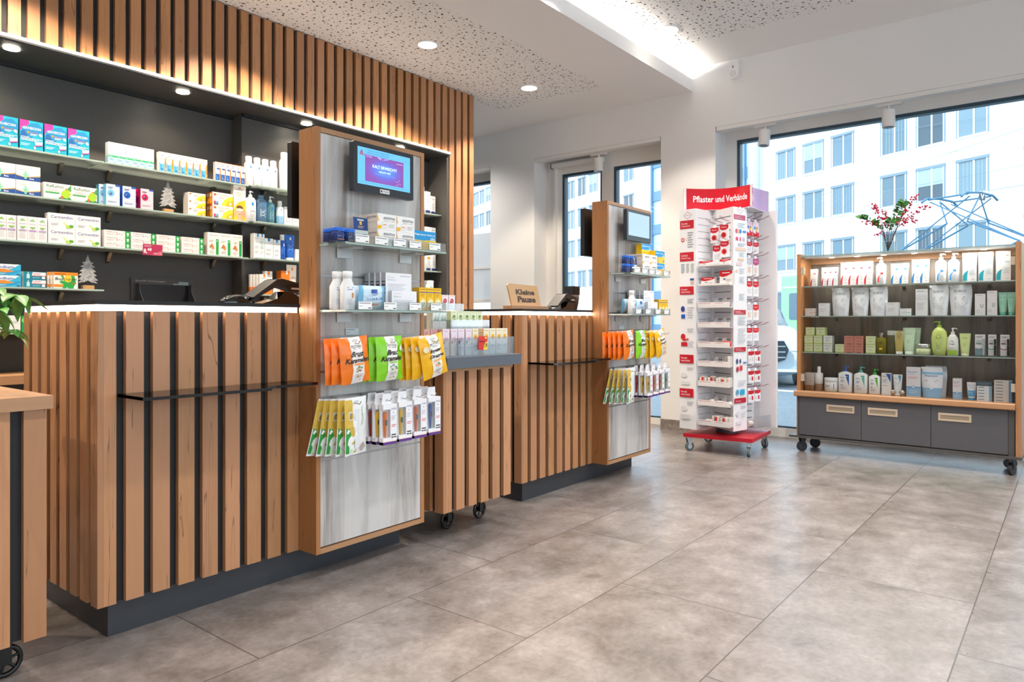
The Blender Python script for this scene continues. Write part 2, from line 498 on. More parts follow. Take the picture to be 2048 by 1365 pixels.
# window wall, x = 6.70 .. 7.05
W = MB(WHITE)
def pier(y0, y1, z0, z1): W.box(6.70, 7.05, y0, y1, z0, z1)
ZT = 3.008
W1 = (5.628, 7.25); W2 = (3.34, 4.961); W3 = (-1.6, 2.758)
pier(-4.2, W3[0], 0, 3.7); pier(W3[1], W2[0], 0, 3.7); pier(W2[1], W1[0], 0, 3.7); pier(W1[1], 8, 0, 3.7)
for a in (W1, W2, W3): pier(a[0], a[1], ZT, 3.7)
struct('wall_right', W)
struct('wall_left', MB(WHITE).box(-4.1, -4, -4.2, 8, 0, 3.7))
struct('wall_back', MB(WHITE).box(-4, 7.05, 8, 8.1, 0, 3.7))
wf = MB(WHITE)
wf.box(-4, -3.2, -4.3, -4.2, 0, 3.7); wf.box(5.9, 7.05, -4.3, -4.2, 0, 3.7); wf.box(-3.2, 5.9, -4.3, -4.2, 3.0, 3.7); wf.box(-3.2, 5.9, -4.3, -4.2, 0, .35)
struct('wall_front', wf)
wf = MB(WFRAME)
for x in (-3.2, -1.0, 1.25, 3.5, 5.83): wf.box(x, x+.07, -4.29, -4.22, .35, 3.0)
wf.box(-3.13, 5.83, -4.29, -4.22, .35, .42); wf.box(-3.13, 5.83, -4.29, -4.22, 2.93, 3.0)
w4 = struct('window_added', wf)  # unseen glazing added behind the camera to light the counters from the front
MB(PANE).quad((-3.13, -4.25, .42), (5.83, -4.25, .42), (5.83, -4.25, 2.93), (-3.13, -4.25, 2.93)).build('window_pane', w4)
bb = MB(SKIRT)
bb.box(6.688, 6.70, 2.758, 3.34, 0, .105); bb.box(6.688, 6.70, 4.961, 5.628, 0, .105); bb.box(6.688, 6.70, -4.2, -1.6, 0, .105)
struct('baseboard_right', bb)

# windows: white frames, dark gaskets, clear panes
def window(name, y0, y1, z0, z1, mull=(), fw=.118, ft=.098, fb=.086, fr0=None):
    f = MB(WFRAME); X0, X1 = 6.95, 7.04
    f0 = fw if fr0 is None else fr0
    f.box(X0, X1, y0, y1, z1-ft, z1); f.box(X0, X1, y0, y1, z0, z0+fb)
    f.box(X0, X1, y0, y0+f0, z0+fb, z1-ft); f.box(X0, X1, y1-fw, y1, z0+fb, z1-ft)
    for k in mull: f.box(X0, X1, k-.075, k+.075, z0+fb, z1-ft)
    fr = struct(name, f)
    gk = MB(flat('#2f4a5c', .4)); pn = MB(PANE)
    edges = [y0+f0]+[v for k in mull for v in (k-.075, k+.075)]+[y1-fw]
    for i in range(0, len(edges), 2):
        a, b = edges[i], edges[i+1]; g = .028; zb, zt = z0+fb, z1-ft
        gk.box(X0+.015, X1, a, a+g, zb, zt); gk.box(X0+.015, X1, b-g, b, zb, zt)
        gk.box(X0+.015, X1, a+g, b-g, zt-g, zt); gk.box(X0+.015, X1, a+g, b-g, zb, zb+g*.6)
        pn.quad((X0+.05, a, zb), (X0+.05, b, zb), (X0+.05, b, zt), (X0+.05, a, zt))
    gk.build('window_gasket', fr); pn.build('window_pane', fr)
    return fr, edges
wn3, _ = window('window_3', W3[0], W3[1], 0, ZT)
wn2, _ = window('window_2', W2[0], W2[1], 0, ZT, mull=(4.12,), fw=.22, ft=.175, fb=.07, fr0=.03)
wn1, _ = window('window_1', W1[0], W1[1], 0, ZT, fw=.10, ft=.11)
fm = MB(WFRAME).box(6.955, 7.03, 5.7, 7.2, 1.775, 1.80); fm.box(6.955, 7.03, 5.7, 7.2, 1.345, 1.385)
fm.build('transom', wn1)
fq = MB(FROST).box(6.96, 6.965, 5.72, 7.16, 1.385, 2.235)
tag(fq.build('privacy_film', wn1), 'white frosted film')
# roller blind box over the left leaf of the glazed door
o = MB(WFRAME).rbox(6.86, 6.95, 4.16, 4.83, 2.905, 2.955, .008, axis='y').build('blind_box', wn2)
MB(flat('#3b3d40', .5)).box(6.86, 6.95, 4.832, 4.842, 2.90, 2.958).build('blind_end_cap', wn2)
MB(WFRAME).box(6.90, 6.95, 4.80, 4.825, .02, 2.905).build('blind_guide', wn2)
# ceiling rails in the window heads
for k, (a, b) in enumerate((W1, W2, W3)):
    struct('trim_%d' % (k+1), MB(WFRAME).box(6.701, 6.80, a+.01, b-.01, 2.968, ZT-.002).box(6.806, 6.86, a+.01, b-.01, 2.99, ZT-.002))

def track_spot(loc, tilt, label):
    t = thing('track_spotlight', loc, 0, label, 'spotlight', 'white track spotlights in the window heads')
    MB(WFRAME).box(-.02, .02, -.10, .10, -.018, 0).build('track_adapter', t)
    MB(WFRAME).cyl((0, 0, -.06), .012, .045, n=12).build('stem', t)
    h = MB(WFRAME); h.tube([(0, 0, -.055), (tilt[0], tilt[1], -.20)], .052, n=28)
    hd = h.build('lamp_head', t)
    d = Vector((tilt[0], tilt[1], -.145)).normalized()
    p = Vector((tilt[0], tilt[1], -.20))+d*.0008
    MB(flat('#2c2c2c', .3)).tube([p, p+d*.002], .038, n=24).build('lens', hd)
    return t
track_spot((6.78, 2.30, 2.968), (-.015, .01), 'white cylinder spotlight above the plaster rack at the street window')
track_spot((6.78, 1.25, 2.968), (0, 0), 'white cylinder spotlight above the vase side of the street window')
track_spot((6.80, 4.145, 2.968), (0, 0), 'white cylinder spotlight in the head of the glazed door')
# motion sensor high on the window wall
t = thing('motion_detector', (6.70, 2.565, 3.43), 0, 'white rounded alarm motion detector high on the window wall', 'motion detector')
m = MB(flat('#efefee', .35)); pts = [(.05, .17), (-.05, .17)]
pts = [(.05*math.cos(a), .05+.05*math.sin(a)*1.0) for a in [PI+i*PI/10 for i in range(11)]]+[(.05, .165), (-.05, .165)]
m.prism(pts, 'x', -.045, 0); m.build('housing', t)
MB(flat('#d9d9d8', .5)).prism([(.032*math.cos(a), .047+.032*math.sin(a)) for a in [i*PI/8 for i in range(16)]], 'x', -.047, -.0445).build('sensor_lens', t)
MB(flat('#333', .4) if False else flat('#3a3a3a', .4)).box(-.047, -.0445, -.005, .005, .10, .122).build('indicator', t)

# ceiling downlights, then fill spots added out of view
def downlight(x, y, z, label, power=55, col=(1, .88, .75), group='round downlights in the perforated ceiling', tiltx=.0, size=105, r=.082):
    t = thing('ceiling_downlight', (x, y, z), 0, label, 'ceiling light', group)
    m = MB(flat('#f2f0ee', .4)); m.ring((0, 0, -.003), r, .009, axis='z', n=32); m.build('trim_ring', t)
    ln = MB(emit('#fff4e2', 9, 'lamp_lens')); ln.loft([(-.012, r*.80, r*.80), (-.002, r*.92, r*.92)], n=28); ln.build('lens', t)
    spot('downlight_and_fill_beam', (x, y, z-.03), power, col, size, .3, .035, (tiltx, 0))
    return t
for k, (x, lb) in enumerate(((4.186, 'round white downlight in the lower ceiling, nearer the camera'), (5.584, 'round white downlight in the lower ceiling, nearer the windows'))):
    downlight(x, 4.196, 3.399, lb, 92, (1, .85, .68), size=116)
for x in (2.79, 1.40, 0.0, -1.4): spot('downlight_and_fill_beam', (x, 4.196, 3.37), 92, (1, .83, .64), 116, .3, .035)
downlight(5.65, 2.75, 3.624, 'round white downlight in the higher ceiling beside the light cove', 60, r=.09)
for x in (4.25, 2.85, 1.45, .05, -1.4): spot('downlight_and_fill_beam', (x, 2.75, 3.6), 62, (1, .95, .90), 110, .6, .07)
for x in (5.6, 3.6, 1.6, -.4, -2.4):
    for y in (.6, -1.5): spot('downlight_and_fill_beam', (x, y, 3.6), 72, (1, .95, .90), 120, .6, .08)

for x, y in ((6.1, 7.0), (5.9, 5.9)): spot('downlight_and_fill_beam', (x, y, 3.37), 60, (1, .93, .86), 140, .8, .08)  # fill spots added behind the slat wall to brighten the window frames
for x, y in ((4.7, 1.5), (4.7, -.4)): spot('downlight_and_fill_beam', (x, y, 3.6), 85, (1, .97, .94), 130, .7, .08)  # unseen fill spots added to brighten the glass cabinet
# ================================================================ shelf wall behind the counters
SW = thing('shelf_wall', (0, 4.794, 0), 0, 'tall wall unit with vertical oak slats above a charcoal shelf niche', 'wall unit')
XL, XR = -1.4, 5.441; PIT = .0967
b = MB(CHARD)     # carcass above and beside the niche (local y: 0 = slat faces)
b.box(XL, 5.044, .028, .42, 2.745, 3.398); b.box(5.072, XR-.002, .028, .42, 0, 3.398)
b.build('carcass', SW)
s = MB(OAK); x = XR-.063
while x > XL:
    z0 = 0 if x > 5.07 else 2.753
    s.box(x, x+.064, 0, .028, z0, 3.396-(.004 if int(x*31) % 3 else .0)); x -= PIT
s.build('slat_cladding', SW)
n = MB(CHAR)
n.box(XL, 3.03, .406, .44, 0, 2.715); n.box(3.03, 5.046, .262, .44, 0, 2.715)      # back panels, right bay set forward
n.box(XL, 5.072, -.01, .42, 2.716, 2.724)
n.box(5.046, 5.072, 0.0, .42, 0, 2.715)
n.build('niche_lining', SW)
sh = MB(CHARD); sh.box(XL, 3.03, .385, .406, 2.690, 2.716); sh.box(3.03, 5.046, .241, .262, 2.690, 2.716); sh.build('shadow_gap_rail', SW)
l = MB(); l.box(XL, 5.080, -.022, -.0005, 2.724, 2.736, flat('#6d6f70', .35, .6)); l.build('ledge_profile', SW)
l = MB(); l.box(XL, 5.078, -.021, -.001, 2.7365, 2.7525, emit('#fff3e4', 6.5, 'ledge_led')); l.build('light_strip', SW)
for k, x in enumerate((1.462, 2.486, 3.51, 4.53)):
    d = MB(); d.loft([(-.006, .042, .042), (0, .042, .042)], emit('#fff6e0', 16, 'puck_lens'), n=24)
    o = d.build('niche_spotlight', SW); o.location = (x, .106, 2.7155)
for x in (-.6, .43, 1.462, 2.486, 3.51, 4.53): spot('niche_beam', (x, 4.90, 2.69), 7, (1, .86, .64), 140, .9, .03)

# the oak ledge and lower cupboards of the shelf wall, seen beside the counter end
o = tag(MB().box(XL, 2.9, 4.80, 5.19, .745, .795, OAKX).build('back_ledge'), 'oak ledge board under the charcoal shelf wall, behind the counter end', 'ledge')
o = MB().box(XL, 2.9, 4.84, 5.19, 0, .744, CHAR).build('base_cupboard'); tag(o, 'low charcoal cupboard under the oak ledge behind the counter', 'cupboard')

# glass shelves on the wall, with nickel brackets
def bracket(parent, x, z, y):
    m = MB(NICKEL); pts = [(0, .0), (-.060, 0), (-.056, -.012), (-.036, -.034), (-.016, -.066), (0, -.074)]
    m.prism(pts, 'x', -.011, .011, smooth=True)
    o = m.build('bracket', parent); o.location = (x, y, z); return o
def wall_shelf(x0, x1, yf, yb, z, lb, bx, mat=None):
    t = thing('glass_shelf', ((x0+x1)/2, yb, z), 0, lb, 'shelf', 'glass shelves of the shelf wall')
    w_ = (x1-x0)/2; m = MB(mat or SHELFGLASS)
    m.box(-w_, w_, yf-yb, 0, -.010, -.0004, fm=dict(front=EDGE, left=EDGE, right=EDGE)); m.build('glass_pane', t)
    for x in bx: bracket(t, x-(x0+x1)/2, -.0105, 0)
    return t
ZA, ZB, ZC, ZD = 2.145, 1.869, 1.593, 1.315
for z, nm in ((ZA, 'top'), (ZB, 'second'), (ZC, 'third'), (ZD, 'lowest')):
    wall_shelf(.55, 1.983, 4.93, 5.199, z, '%s glass shelf on the left bay of the charcoal wall' % nm, (.9, 1.815), )
for z, nm in ((ZA, 'top'), (ZB, 'second'), (ZC, 'third')):
    wall_shelf(1.991, 3.010, 4.93, 5.199, z, '%s glass shelf on the middle bay of the charcoal wall' % nm, (2.11, 2.86))
for z, nm in ((ZA, 'top'), (ZB, 'second'), (ZC, 'third'), (ZD, 'lowest')):
    wall_shelf(3.045, 5.040, 4.86, 5.055, z, '%s glass shelf on the right bay beside the tower' % nm, (3.20, 4.6), SHELFGLASS)
wall_shelf(.55, 1.983, 4.93, 5.199, 1.043, 'glass shelf below counter height beside the hanging plant', (.9,))

# ================================================================ service counters, towers, mobile counter
def slats(mb, x0, n, y, z0, z1, pit=.0943, wd=.062, dp=.020, mat=OAK):
    for i in range(n): mb.box(x0+i*pit, x0+i*pit+wd, y, y+dp, z0, z1, mat)
LEDW = emit('#ffe6d2', 9, 'counter_led')
def service_counter(x, label, bag):
    """x: outer left edge; slat faces y = 2.640"""
    t = thing('service_counter', (x, 2.640, 0), 0, label, 'counter', 'oak slat service counters')
    p = MB(ANTH); p.box(.046, 1.425, .030, .68, 0, .119); p.build('plinth', t)
    b = MB(CHARD); b.box(.022, 1.425, .022, .69, .12, 1.147); b.build('counter_body', t)
    s = MB(OAK); s.box(0, .021, .0, .056, .12, 1.147); s.box(.0212, .062, 0, .021, .12, 1.147)
    slats(s, .0943, 7, 0, .12, 1.147, dp=.0212)
    s.box(.0943*8, .811, 0, .0212, .12, 1.147)
    for i in range(1, 8): s.box(0, .0212, i*.0925-.005, i*.0925+.055, .12, 1.147)
    s.build('slat_cladding', t)
    c = MB(CHARD); c.box(-.006, .811, -.006, .70, 1.171, 1.186); c.box(.811, 1.43, .004, .70, 1.171, 1.186); c.build('countertop', t)
    l = MB(LEDW); l.box(0, .803, 0, .012, 1.149, 1.1705); l.box(0, .012, .012, .69, 1.149, 1.1705); l.box(.012, 1.425, .013, .69, 1.1485, 1.170, CHARD); l.build('light_strip', t)
    # smoked glass bag shelf on the slats; the wider piece runs up to the tower
    g = MB(SMOKE); z0, z1 = .846, .857
    pts = [(.066, 0), (.066, -.19), (.095, -.205), (.50, -.222), (.535, -.222), (.535, -.165), (.60, -.155), (.795, -.155), (.795, 0)]
    g.prism(pts, 'z', z0, z1, SMOKE); bs = thing('bag_shelf', (x, 2.6395, 0), 0, bag, 'shelf', 'smoked glass bag shelves'); gl = g.build('glass_pane', bs)
    e = MB(GBLACK); q = .0008
    for a, c_ in zip(pts[:-2], pts[1:-1]):
        e.quad((a[0], a[1]-q, z0), (c_[0], c_[1]-q, z0), (c_[0], c_[1]-q, z1), (a[0], a[1]-q, z1))
    e.build('shelf_edge', gl)
    return t
service_counter(1.040, 'oak slat service counter with glowing edge, nearest the camera', 'smoked glass bag shelf on the counter nearest the camera')
service_counter(3.436, 'oak slat service counter with glowing edge, carrying the wooden sign', 'smoked glass bag shelf on the far counter beside the mobile unit')

def tower(x, label):
    """display tower: oak box with slatted grey front; x: left edge; front y = 2.518"""
    t = thing('display_tower', (x, 2.518, 0), 0, label, 'display tower', 'display towers at the counters')
    w_ = .637; z0, z1 = .12, 1.94; e = .022
    m = MB(OAKS); m.box(0, e, 0, .1215, z0, z1); m.box(w_-e, w_, 0, .1215, z0, z1); m.box(e, w_-e, .101, .1205, z0+.001, z1-.001)
    m.build('side_panel', t)
    m = MB(OAKX); m.box(e+.0005, w_-e-.0005, 0, .10, z0, z0+e); m.build('bottom_board', t)
    MB(OAKX).box(e+.0005, w_-e-.0005, 0, .10, z1-e, z1).build('top_board', t)
    m = MB(GREYWOOD); gaps = [.142, .516, .635, .784, .893, 1.042, 1.163, 1.306, 1.439, 1.918]
    for a, b_ in zip(gaps[:-1], gaps[1:]): m.box(e+.0005, w_-e-.0005, .004, .03, a+.006, b_-.002)
    m.box(e+.0005, w_-e-.0005, .03, .06, .143, 1.917, CHARD); m.build('slatwall', t)
    m = MB(flat('#b4b6b8', .3, .9))
    for g in gaps[1:-1]: m.box(e+.001, w_-e-.001, .005, .03, g-.0015, g+.0055)
    m.build('slot_profile', t)
    place = 'tower nearest the camera' if x < 3 else 'far tower'
    for nm, z in (('upper', 1.440), ('lower', 1.160)):
        gs = thing('glass_shelf', (x, 2.517, z), 0, '%s clear glass shelf with price rail on the %s' % (nm, place), 'shelf', 'clear glass shelves of the towers')
        MB(SHELFCLEAR).box(.015, .61, -.175, -.001, -.009, 0, fm=dict(front=EDGE, left=EDGE, right=EDGE)).build('glass_pane', gs)
        for bx in (.105, .47):
            k = MB(flat('#c9cbcc', .35, .5)); k.box(bx, bx+.075, -.005, -.001, -.052, -.010); k.box(bx+.01, bx+.065, -.10, -.001, -.0145, -.0095); k.build('bracket', gs)
        f = MB(ACRYL); f.box(.03, .605, -.177, -.1755, -.002, .038); rail = f.build('price_rail', gs)
        for cx in ((.10, .205, .31, .405, .53) if z > 1.3 else (.115, .255, .405, .54)):
            m = MB(flat('#f6f6f4', .5)).box(-.036, .036, -.001, 0, 0, .032)
            m.art([('l', .06, .92, .9, .72, 1, '#5a5a66'), ('l', .06, .5, .3, .35, 1, '#8a8a96'), ('r', .72, .12, .94, .24, '#44444c')], FM((-.036, -.001, 0), (1, 0, 0), (0, 0, 1), .072, .032, (0, -1, 0)))
            o = m.build('price_card', rail); o.location = (cx, -.1775, .002)
    return t
tower(1.852, 'display tower with lit advertising screen, nearest the camera')
tower(4.243, 'display tower with pale blank screen, in front of the glazed door')
# tile plinths run on under the towers: part of each counter's plinth above

# ---- mobile counter between the two service counters
t = thing('mobile_counter', (2.575, 2.470, 0), 0, 'wheeled oak slat counter with slate tray, between the service counters', 'counter')
m = MB(CHARD); m.box(.022, .535, .022, .55, .15, .872); m.build('counter_body', t)
m = MB(OAK); m.box(0, .0215, 0, .06, .148, .855)
for i in range(6): m.box((.022 if i == 0 else i*.0957), i*.0957+.062, 0, .0215, .148, .855)
for i in range(1, 6): m.box(0, .0215, i*.0957-.005, i*.0957+.057, .148, .855)
m.build('slat_cladding', t)
m = MB(OAKX); m.box(-.004, .552, -.006, .56, .8555, .873); m.build('top_board', t)
m = MB(SLATE); m.box(-.02, .578, -.045, .57, .8735, .930); m.build('tray', t)
def spoke_wheel(parent, x, y, r=.052):
    w_ = MB(BLACK); w_.ring((0, 0, r), r-.008, .008, axis='y', n=28, k=8)
    w_.cyl((0, -.012, r), .012, .024, axis='y', n=12)
    for k in range(6):
        a = k*PI/3+.3; w_.tube([(0, 0, r), (math.cos(a)*(r-.010), 0, r+math.sin(a)*(r-.010))], .0045, n=6)
    o = w_.build('caster', parent); o.location = (x, y, 0)
    f = MB(BLACK); f.box(-.016, .016, -.017, -.013, r*.9, .149); f.box(-.016, .016, .013, .017, r*.9, .149); f.box(-.024, .024, -.02, .02, .142, .1495)
    f.build('fork', o)
for x, y in ((.20, .16), (.573, .16), (.10, .45), (.47, .45)): spoke_wheel(t, x if x < .5 else .46, y)
# ================================================================ the street outside
ASPH = speck('asphalt', srgb('#5f6d76'), .10, 30, .8)
struct('trim_9', MB(ASPH).box(7.06, 150, -90, 140, -.20, -.12))
tag(bpy.data.objects['trim_9'], None, None, None, 'structure'); bpy.data.objects['trim_9'].name = 'floor_street'
tag(MB(flat('#e9ecee', .7)).box(12.6, 12.8, -20, 30, -.1195, -.112).build('road_marking'), 'white painted line on the street beyond the window', 'road marking')
FA = math.radians(62.9); FP = Vector((47.136, 8.082, 0)); FD = Vector((math.cos(FA), math.sin(FA), 0))
fac = thing('office_building', FP, FA, 'long white office building with rows of windows across the street', 'building')
# local x along the facade, local y away into the building (+y is left of the direction, so the street is at +y)
FW = flat('#f2f4f6', .8); PANEB = flat('#7f9fb8', .15); SILL = flat('#7b919f', .6)
Wl = MB(FW); Wl.box(-30, 11.0, -9, 0, -.12, 22); Wl.box(25.1, 95, -9, 0, -.12, 22); Wl.build('facade_wall', fac)
gt = MB(flat('#5d88a8', .25))
for z in range(0, 22, 3): gt.box(13.0, 25.1, -8.6, -.30, z-.12, z+.75, flat('#5f87a5', .4))
gt.box(11.0, 25.1, -8.6, -.42, 0, 21, flat('#b9d3e4', .1))
for x in (11.0, 13.1, 15.5, 17.9, 20.3, 22.7, 24.9): gt.box(x, x+.16, -.42, -.22, 0, 21, flat('#5f87a5', .4))
gt.build('glazed_stair_tower', fac)
MB(flat('#a9bccb', .5)).cyl((11.35, .12, 0), .12, 21, n=12).build('downpipe', fac)
cols = [-10.9, -8.55, -3.45-1.62, -2.71, -.40, 3.23, 5.57, 7.98, 27.5, 29.9, 34.0, 36.3, 38.75, 41.1, 43.5, 47.2, 49.6, 52.0, 54.4, 57.0, 59.5, 62, 64.4, 66.6, 69]
rows_ = [(1.25, 3.1), (4.55, 6.37), (7.88, 9.78), (11.0, 13.05), (14.3, 16.3), (17.6, 19.6)]
BL = flat('#9db4c4', .6)
k = 0
for zi, (z0, z1) in enumerate(rows_):
    for ci, x in enumerate(cols):
        if zi >= 4 and x < 20 or zi == 0 and x > 20: continue
        k += 1
        m = MB(SILL); w_ = 1.62; h_ = z1-z0
        m.box(-.08, w_+.08, 0, .07, h_-.10, h_+.06); m.box(-.06, 0, 0, .05, 0, h_); m.box(w_, w_+.06, 0, .05, 0, h_); m.box(-.06, w_+.06, 0, .09, -.08, 0, FW)
        m.box(w_*.42, w_*.42+.09, .012, .04, 0, h_-.1, FW)
        m.box(.0, w_, .010, .035, 0, .07, FW); m.box(0, .07, .011, .035, .07, h_-.1, FW); m.box(w_-.07, w_, .011, .035, .07, h_-.1, FW)
        f = m.build('window', fac); f.location = (x, .001, z0)
        p = MB(flat(['#64818f', '#597684', '#6f8a98', '#607f90', '#3f5563'][(k*7) % 5], .12)); p.quad((0, .006, 0), (w_, .006, 0), (w_, .006, h_-.1), (0, .006, h_-.1)); 
        if k % 3 == 0:
            for j in range(7): p.box(.09+j*.2, .10+j*.2, .008, .012, .08, h_-.12, flat('#c6d6e2', .6))
        if k % 7 == 2: p.box(.05, w_-.05, .008, .03, h_*.45, h_-.1, BL)
        p.build('pane', f)
# green tram passing behind the parked car
tr = thing('tram', (31, 2, -.12), FA, 'light green tram standing in the street beyond the parked car', 'tram')
GR = flat('#8fdc9b', .4)
m = MB(GR); m.rbox(-16, 10.5, -2.4, 0, .35, 3.45, .12, axis='x'); m.build('body', tr)
m = MB(flat('#4c6c7c', .15))
for i in range(13): m.rbox(-15.4+i*2, -14.0+i*2, .0, .012, 1.25, 2.55, .12, axis='y')
m.build('side_windows', tr)
m = MB(flat('#7fcf8e', .4)); m.box(-16, 10.4, .0, .02, .40, .44); m.box(-16, 10.4, 0, .02, 2.80, 2.86, flat('#e6f5e8', .4)); m.build('trim_line', tr)
MB(flat('#5c6a70', .6)).box(-10, 6, -1.9, -.5, 3.45, 3.62).build('roof_equipment', tr)
pg = MB(flat('#3f6f8f', .5))
def bar(a, b, r=.035): pg.tube([a, b], r, n=6)
bx = 2.2
for y in (-1.9, -.6):
    bar((bx+2.4, y, 4.1), (bx+.3, y, 5.05)); bar((bx+.3, y, 5.05), (bx+1.0, -1.2, 6.05), .03)
    bar((bx-2.4, y, 4.1), (bx-.5, y, 5.05)); bar((bx-.5, y, 5.05), (bx-.6, -1.2, 6.05), .03)
    bar((bx+2.4, y, 4.1), (bx+1.2, y, 3.62)); bar((bx-2.4, y, 4.1), (bx-1.2, y, 3.62))
    bar((bx+2.4, y, 4.1), (bx-.6, y, 6.0), .025); bar((bx-2.4, y, 4.1), (bx+1.0, y, 6.0), .025)
for x in (bx+1.0, bx-.6):
    pg.tube([(x, -2.3, 5.95), (x, -2.0, 6.12), (x, -1.2, 6.17), (x, -.4, 6.12), (x, -.1, 5.95)], .045, n=6)
bar((bx+1.0, -1.9, 6.08), (bx-.6, -1.9, 6.08)); bar((bx+1.0, -.5, 6.08), (bx-.6, -.5, 6.08))
pg.build('pantograph', tr)
# overhead wires
def wire(a, b, sag, r, lb):
    a, b = Vector(a), Vector(b)
    pts = [a.lerp(b, i/12)+Vector((0, 0, -sag*4*(i/12)*(1-i/12))) for i in range(13)]
    tag(MB(flat('#7f9cb0', .6)).tube(pts, r*.6, n=5).build('overhead_wire'), lb, 'wire', 'overhead tram wires')
O = Vector((32.07, 1.45, 0))
for i, (u0, u1, z0, z1, d, r, sg, lb) in enumerate((
    (-26, 40, 6.15, 6.2, 0, .022, .1, 'contact wire that the tram current collector touches'),
    (-26, 30, 7.6, 7.2, .5, .018, .5, 'carrying wire hanging just above the contact wire'),
    (-24, 26, 12.6, 6.9, 4, .022, .3, 'long wire slanting down across the upper office windows'),
    (-26, 24, 8.2, 10.4, 6, .018, .2, 'thin wire crossing behind the berry branches'),
    (-22, 22, 9.4, 13.2, 9, .018, .2, 'highest thin wire near the window head'))):
    a = O+FD*u0+Vector((d, -d*.5, z0)); b_ = O+FD*u1+Vector((d, -d*.5, z1)); wire(a, b_, sg, r, lb)
# parked car nose-on beyond the window, seen between the rack and the cabinet
car = thing('parked_car', (13.05, 4.55, -.12), math.radians(24), 'silver car parked nose toward the window beyond the plaster rack', 'car')
SIL = flat('#aebfc9', .22, .5)
m = MB(SIL)
# local -x faces the shop; body sections along x
def hull(xs, mat):
    n = 22; vs = []
    for (x, hw, zb, zt) in xs:
        for k in range(n):
            t = 2*PI*k/n; c, s_ = math.cos(t), math.sin(t)
            vs.append((x, hw*math.copysign(abs(c)**.5, c), (zb+zt)/2+(zt-zb)/2*math.copysign(abs(s_)**.6, s_)))
    q = len(xs)
    m.add(vs, [(i*n+k, (i+1)*n+k, (i+1)*n+(k+1) % n, i*n+(k+1) % n) for i in range(q-1) for k in range(n)], mat, True)
    m.add(vs, [tuple(range(n)), tuple((q-1)*n+k for k in range(n-1, -1, -1))], mat)
hull([(-.0, .62, .30, .72), (.05, .80, .22, .90), (.25, .90, .20, 1.02), (1.2, .93, .2, 1.14), (1.5, .93, .2, 1.18), (4.3, .93, .2, 1.15), (4.75, .85, .3, 1.0)], SIL)
m.build('body', car)
m = MB(flat('#34444f', .1)); hull([(1.35, .70, .9, 1.16), (2.0, .68, .9, 1.52), (3.4, .68, .9, 1.55), (4.3, .6, .9, 1.2)], flat('#34444f', .1)); m.build('glasshouse', car)
g = MB(flat('#22323c', .4)); pts = [(-.46, .52), (-.52, .70), (-.44, .86), (.44, .86), (.52, .70), (.46, .52), (.30, .46), (-.30, .46)]
g.prism(pts, 'x', -.03, .06)
for z in (.56, .66, .76): g.box(-.045, -.03, -.46, .46, z-.012, z+.012, flat('#c9d5dd', .2, .8))
g.build('grille', car)
st = MB(flat('#f4f8fb', .15, .4)); st.ring((-.055, 0, .67), .125, .013, axis='x', n=28)
for k in range(3):
    a = PI/2+k*2*PI/3
    tip = (math.cos(a)*.12, math.sin(a)*.12); l_ = (math.cos(a+PI/2)*.026, math.sin(a+PI/2)*.026)
    st.prism([(tip[0], .67+tip[1]), (l_[0], .67+l_[1]), (-l_[0], .67-l_[1])], 'x', -.062, -.05)
st.build('star_badge', car)
h = MB(flat('#eaf2f7', .1))
for s_ in (-1, 1): h.loft([(0, .06, .15), (.13, .05, .17), (.16, .02, .10)], n=14, cx=.03, cy=s_*.66, z0=.68)
h.build('headlight', car)
bp = MB(flat('#dfe8ee', .3)); bp.rbox(-.07, .02, -.78, .78, .30, .345, .01); bp.rbox(-.06, .02, -.26, .26, .36, .44, .01); bp.build('bumper_trim', car)
wh = MB(BLACK)
for x in (.85, 3.9):
    for y in (-.82, .82): wh.cyl((x, y-.1, .33), .33, .2, axis='y', n=22)
wh.build('wheel', car)
# second parked car beyond the glazed door
c2 = thing('parked_car', (14.6, 8.6, -.12), math.radians(95), 'pale blue car parked beyond the glazed door', 'car')
m = MB(SIL); hull([(-.1, .7, .3, .8), (.3, .88, .2, .95), (1.2, .9, .2, 1.02), (4.2, .9, .2, 1.0), (4.5, .8, .3, .9)], flat('#cddbe4', .25, .4)); m.build('body', c2)
m = MB(); hull([(1.0, .68, .9, 1.02), (1.8, .66, .9, 1.46), (3.2, .66, .9, 1.46), (4.2, .6, .9, 1.02)], flat('#5f8298', .1)); m.build('glasshouse', c2)
m = MB(BLACK)
for x in (.8, 3.5):
    for y in (-.8, .8): m.cyl((x, y-.1, .32), .32, .2, axis='y', n=22)
m.build('wheel', c2)

t = thing('tram_signal', (31.045, 2.64, 5.5), FA-PI/2, 'small dark tram signal plate with a white V hanging from the wire', 'signal')
m = MB(flat('#2f4654', .5)).box(-.35, .35, 0, .05, 0, .62); m.art([('t', 'V', .15, .15, .7, .7, '#eef4f8', .03)], FM((-.35, 0, 0), (1, 0, 0), (0, 0, 1), .7, .62, (0, -1, 0))); m.build('plate', t)
MB(flat('#5f7f95', .5)).tube([(0, .02, .62), (0, .02, .9)], .015, n=5).build('hanger', t)
t.scale = (.45, .45, .45)
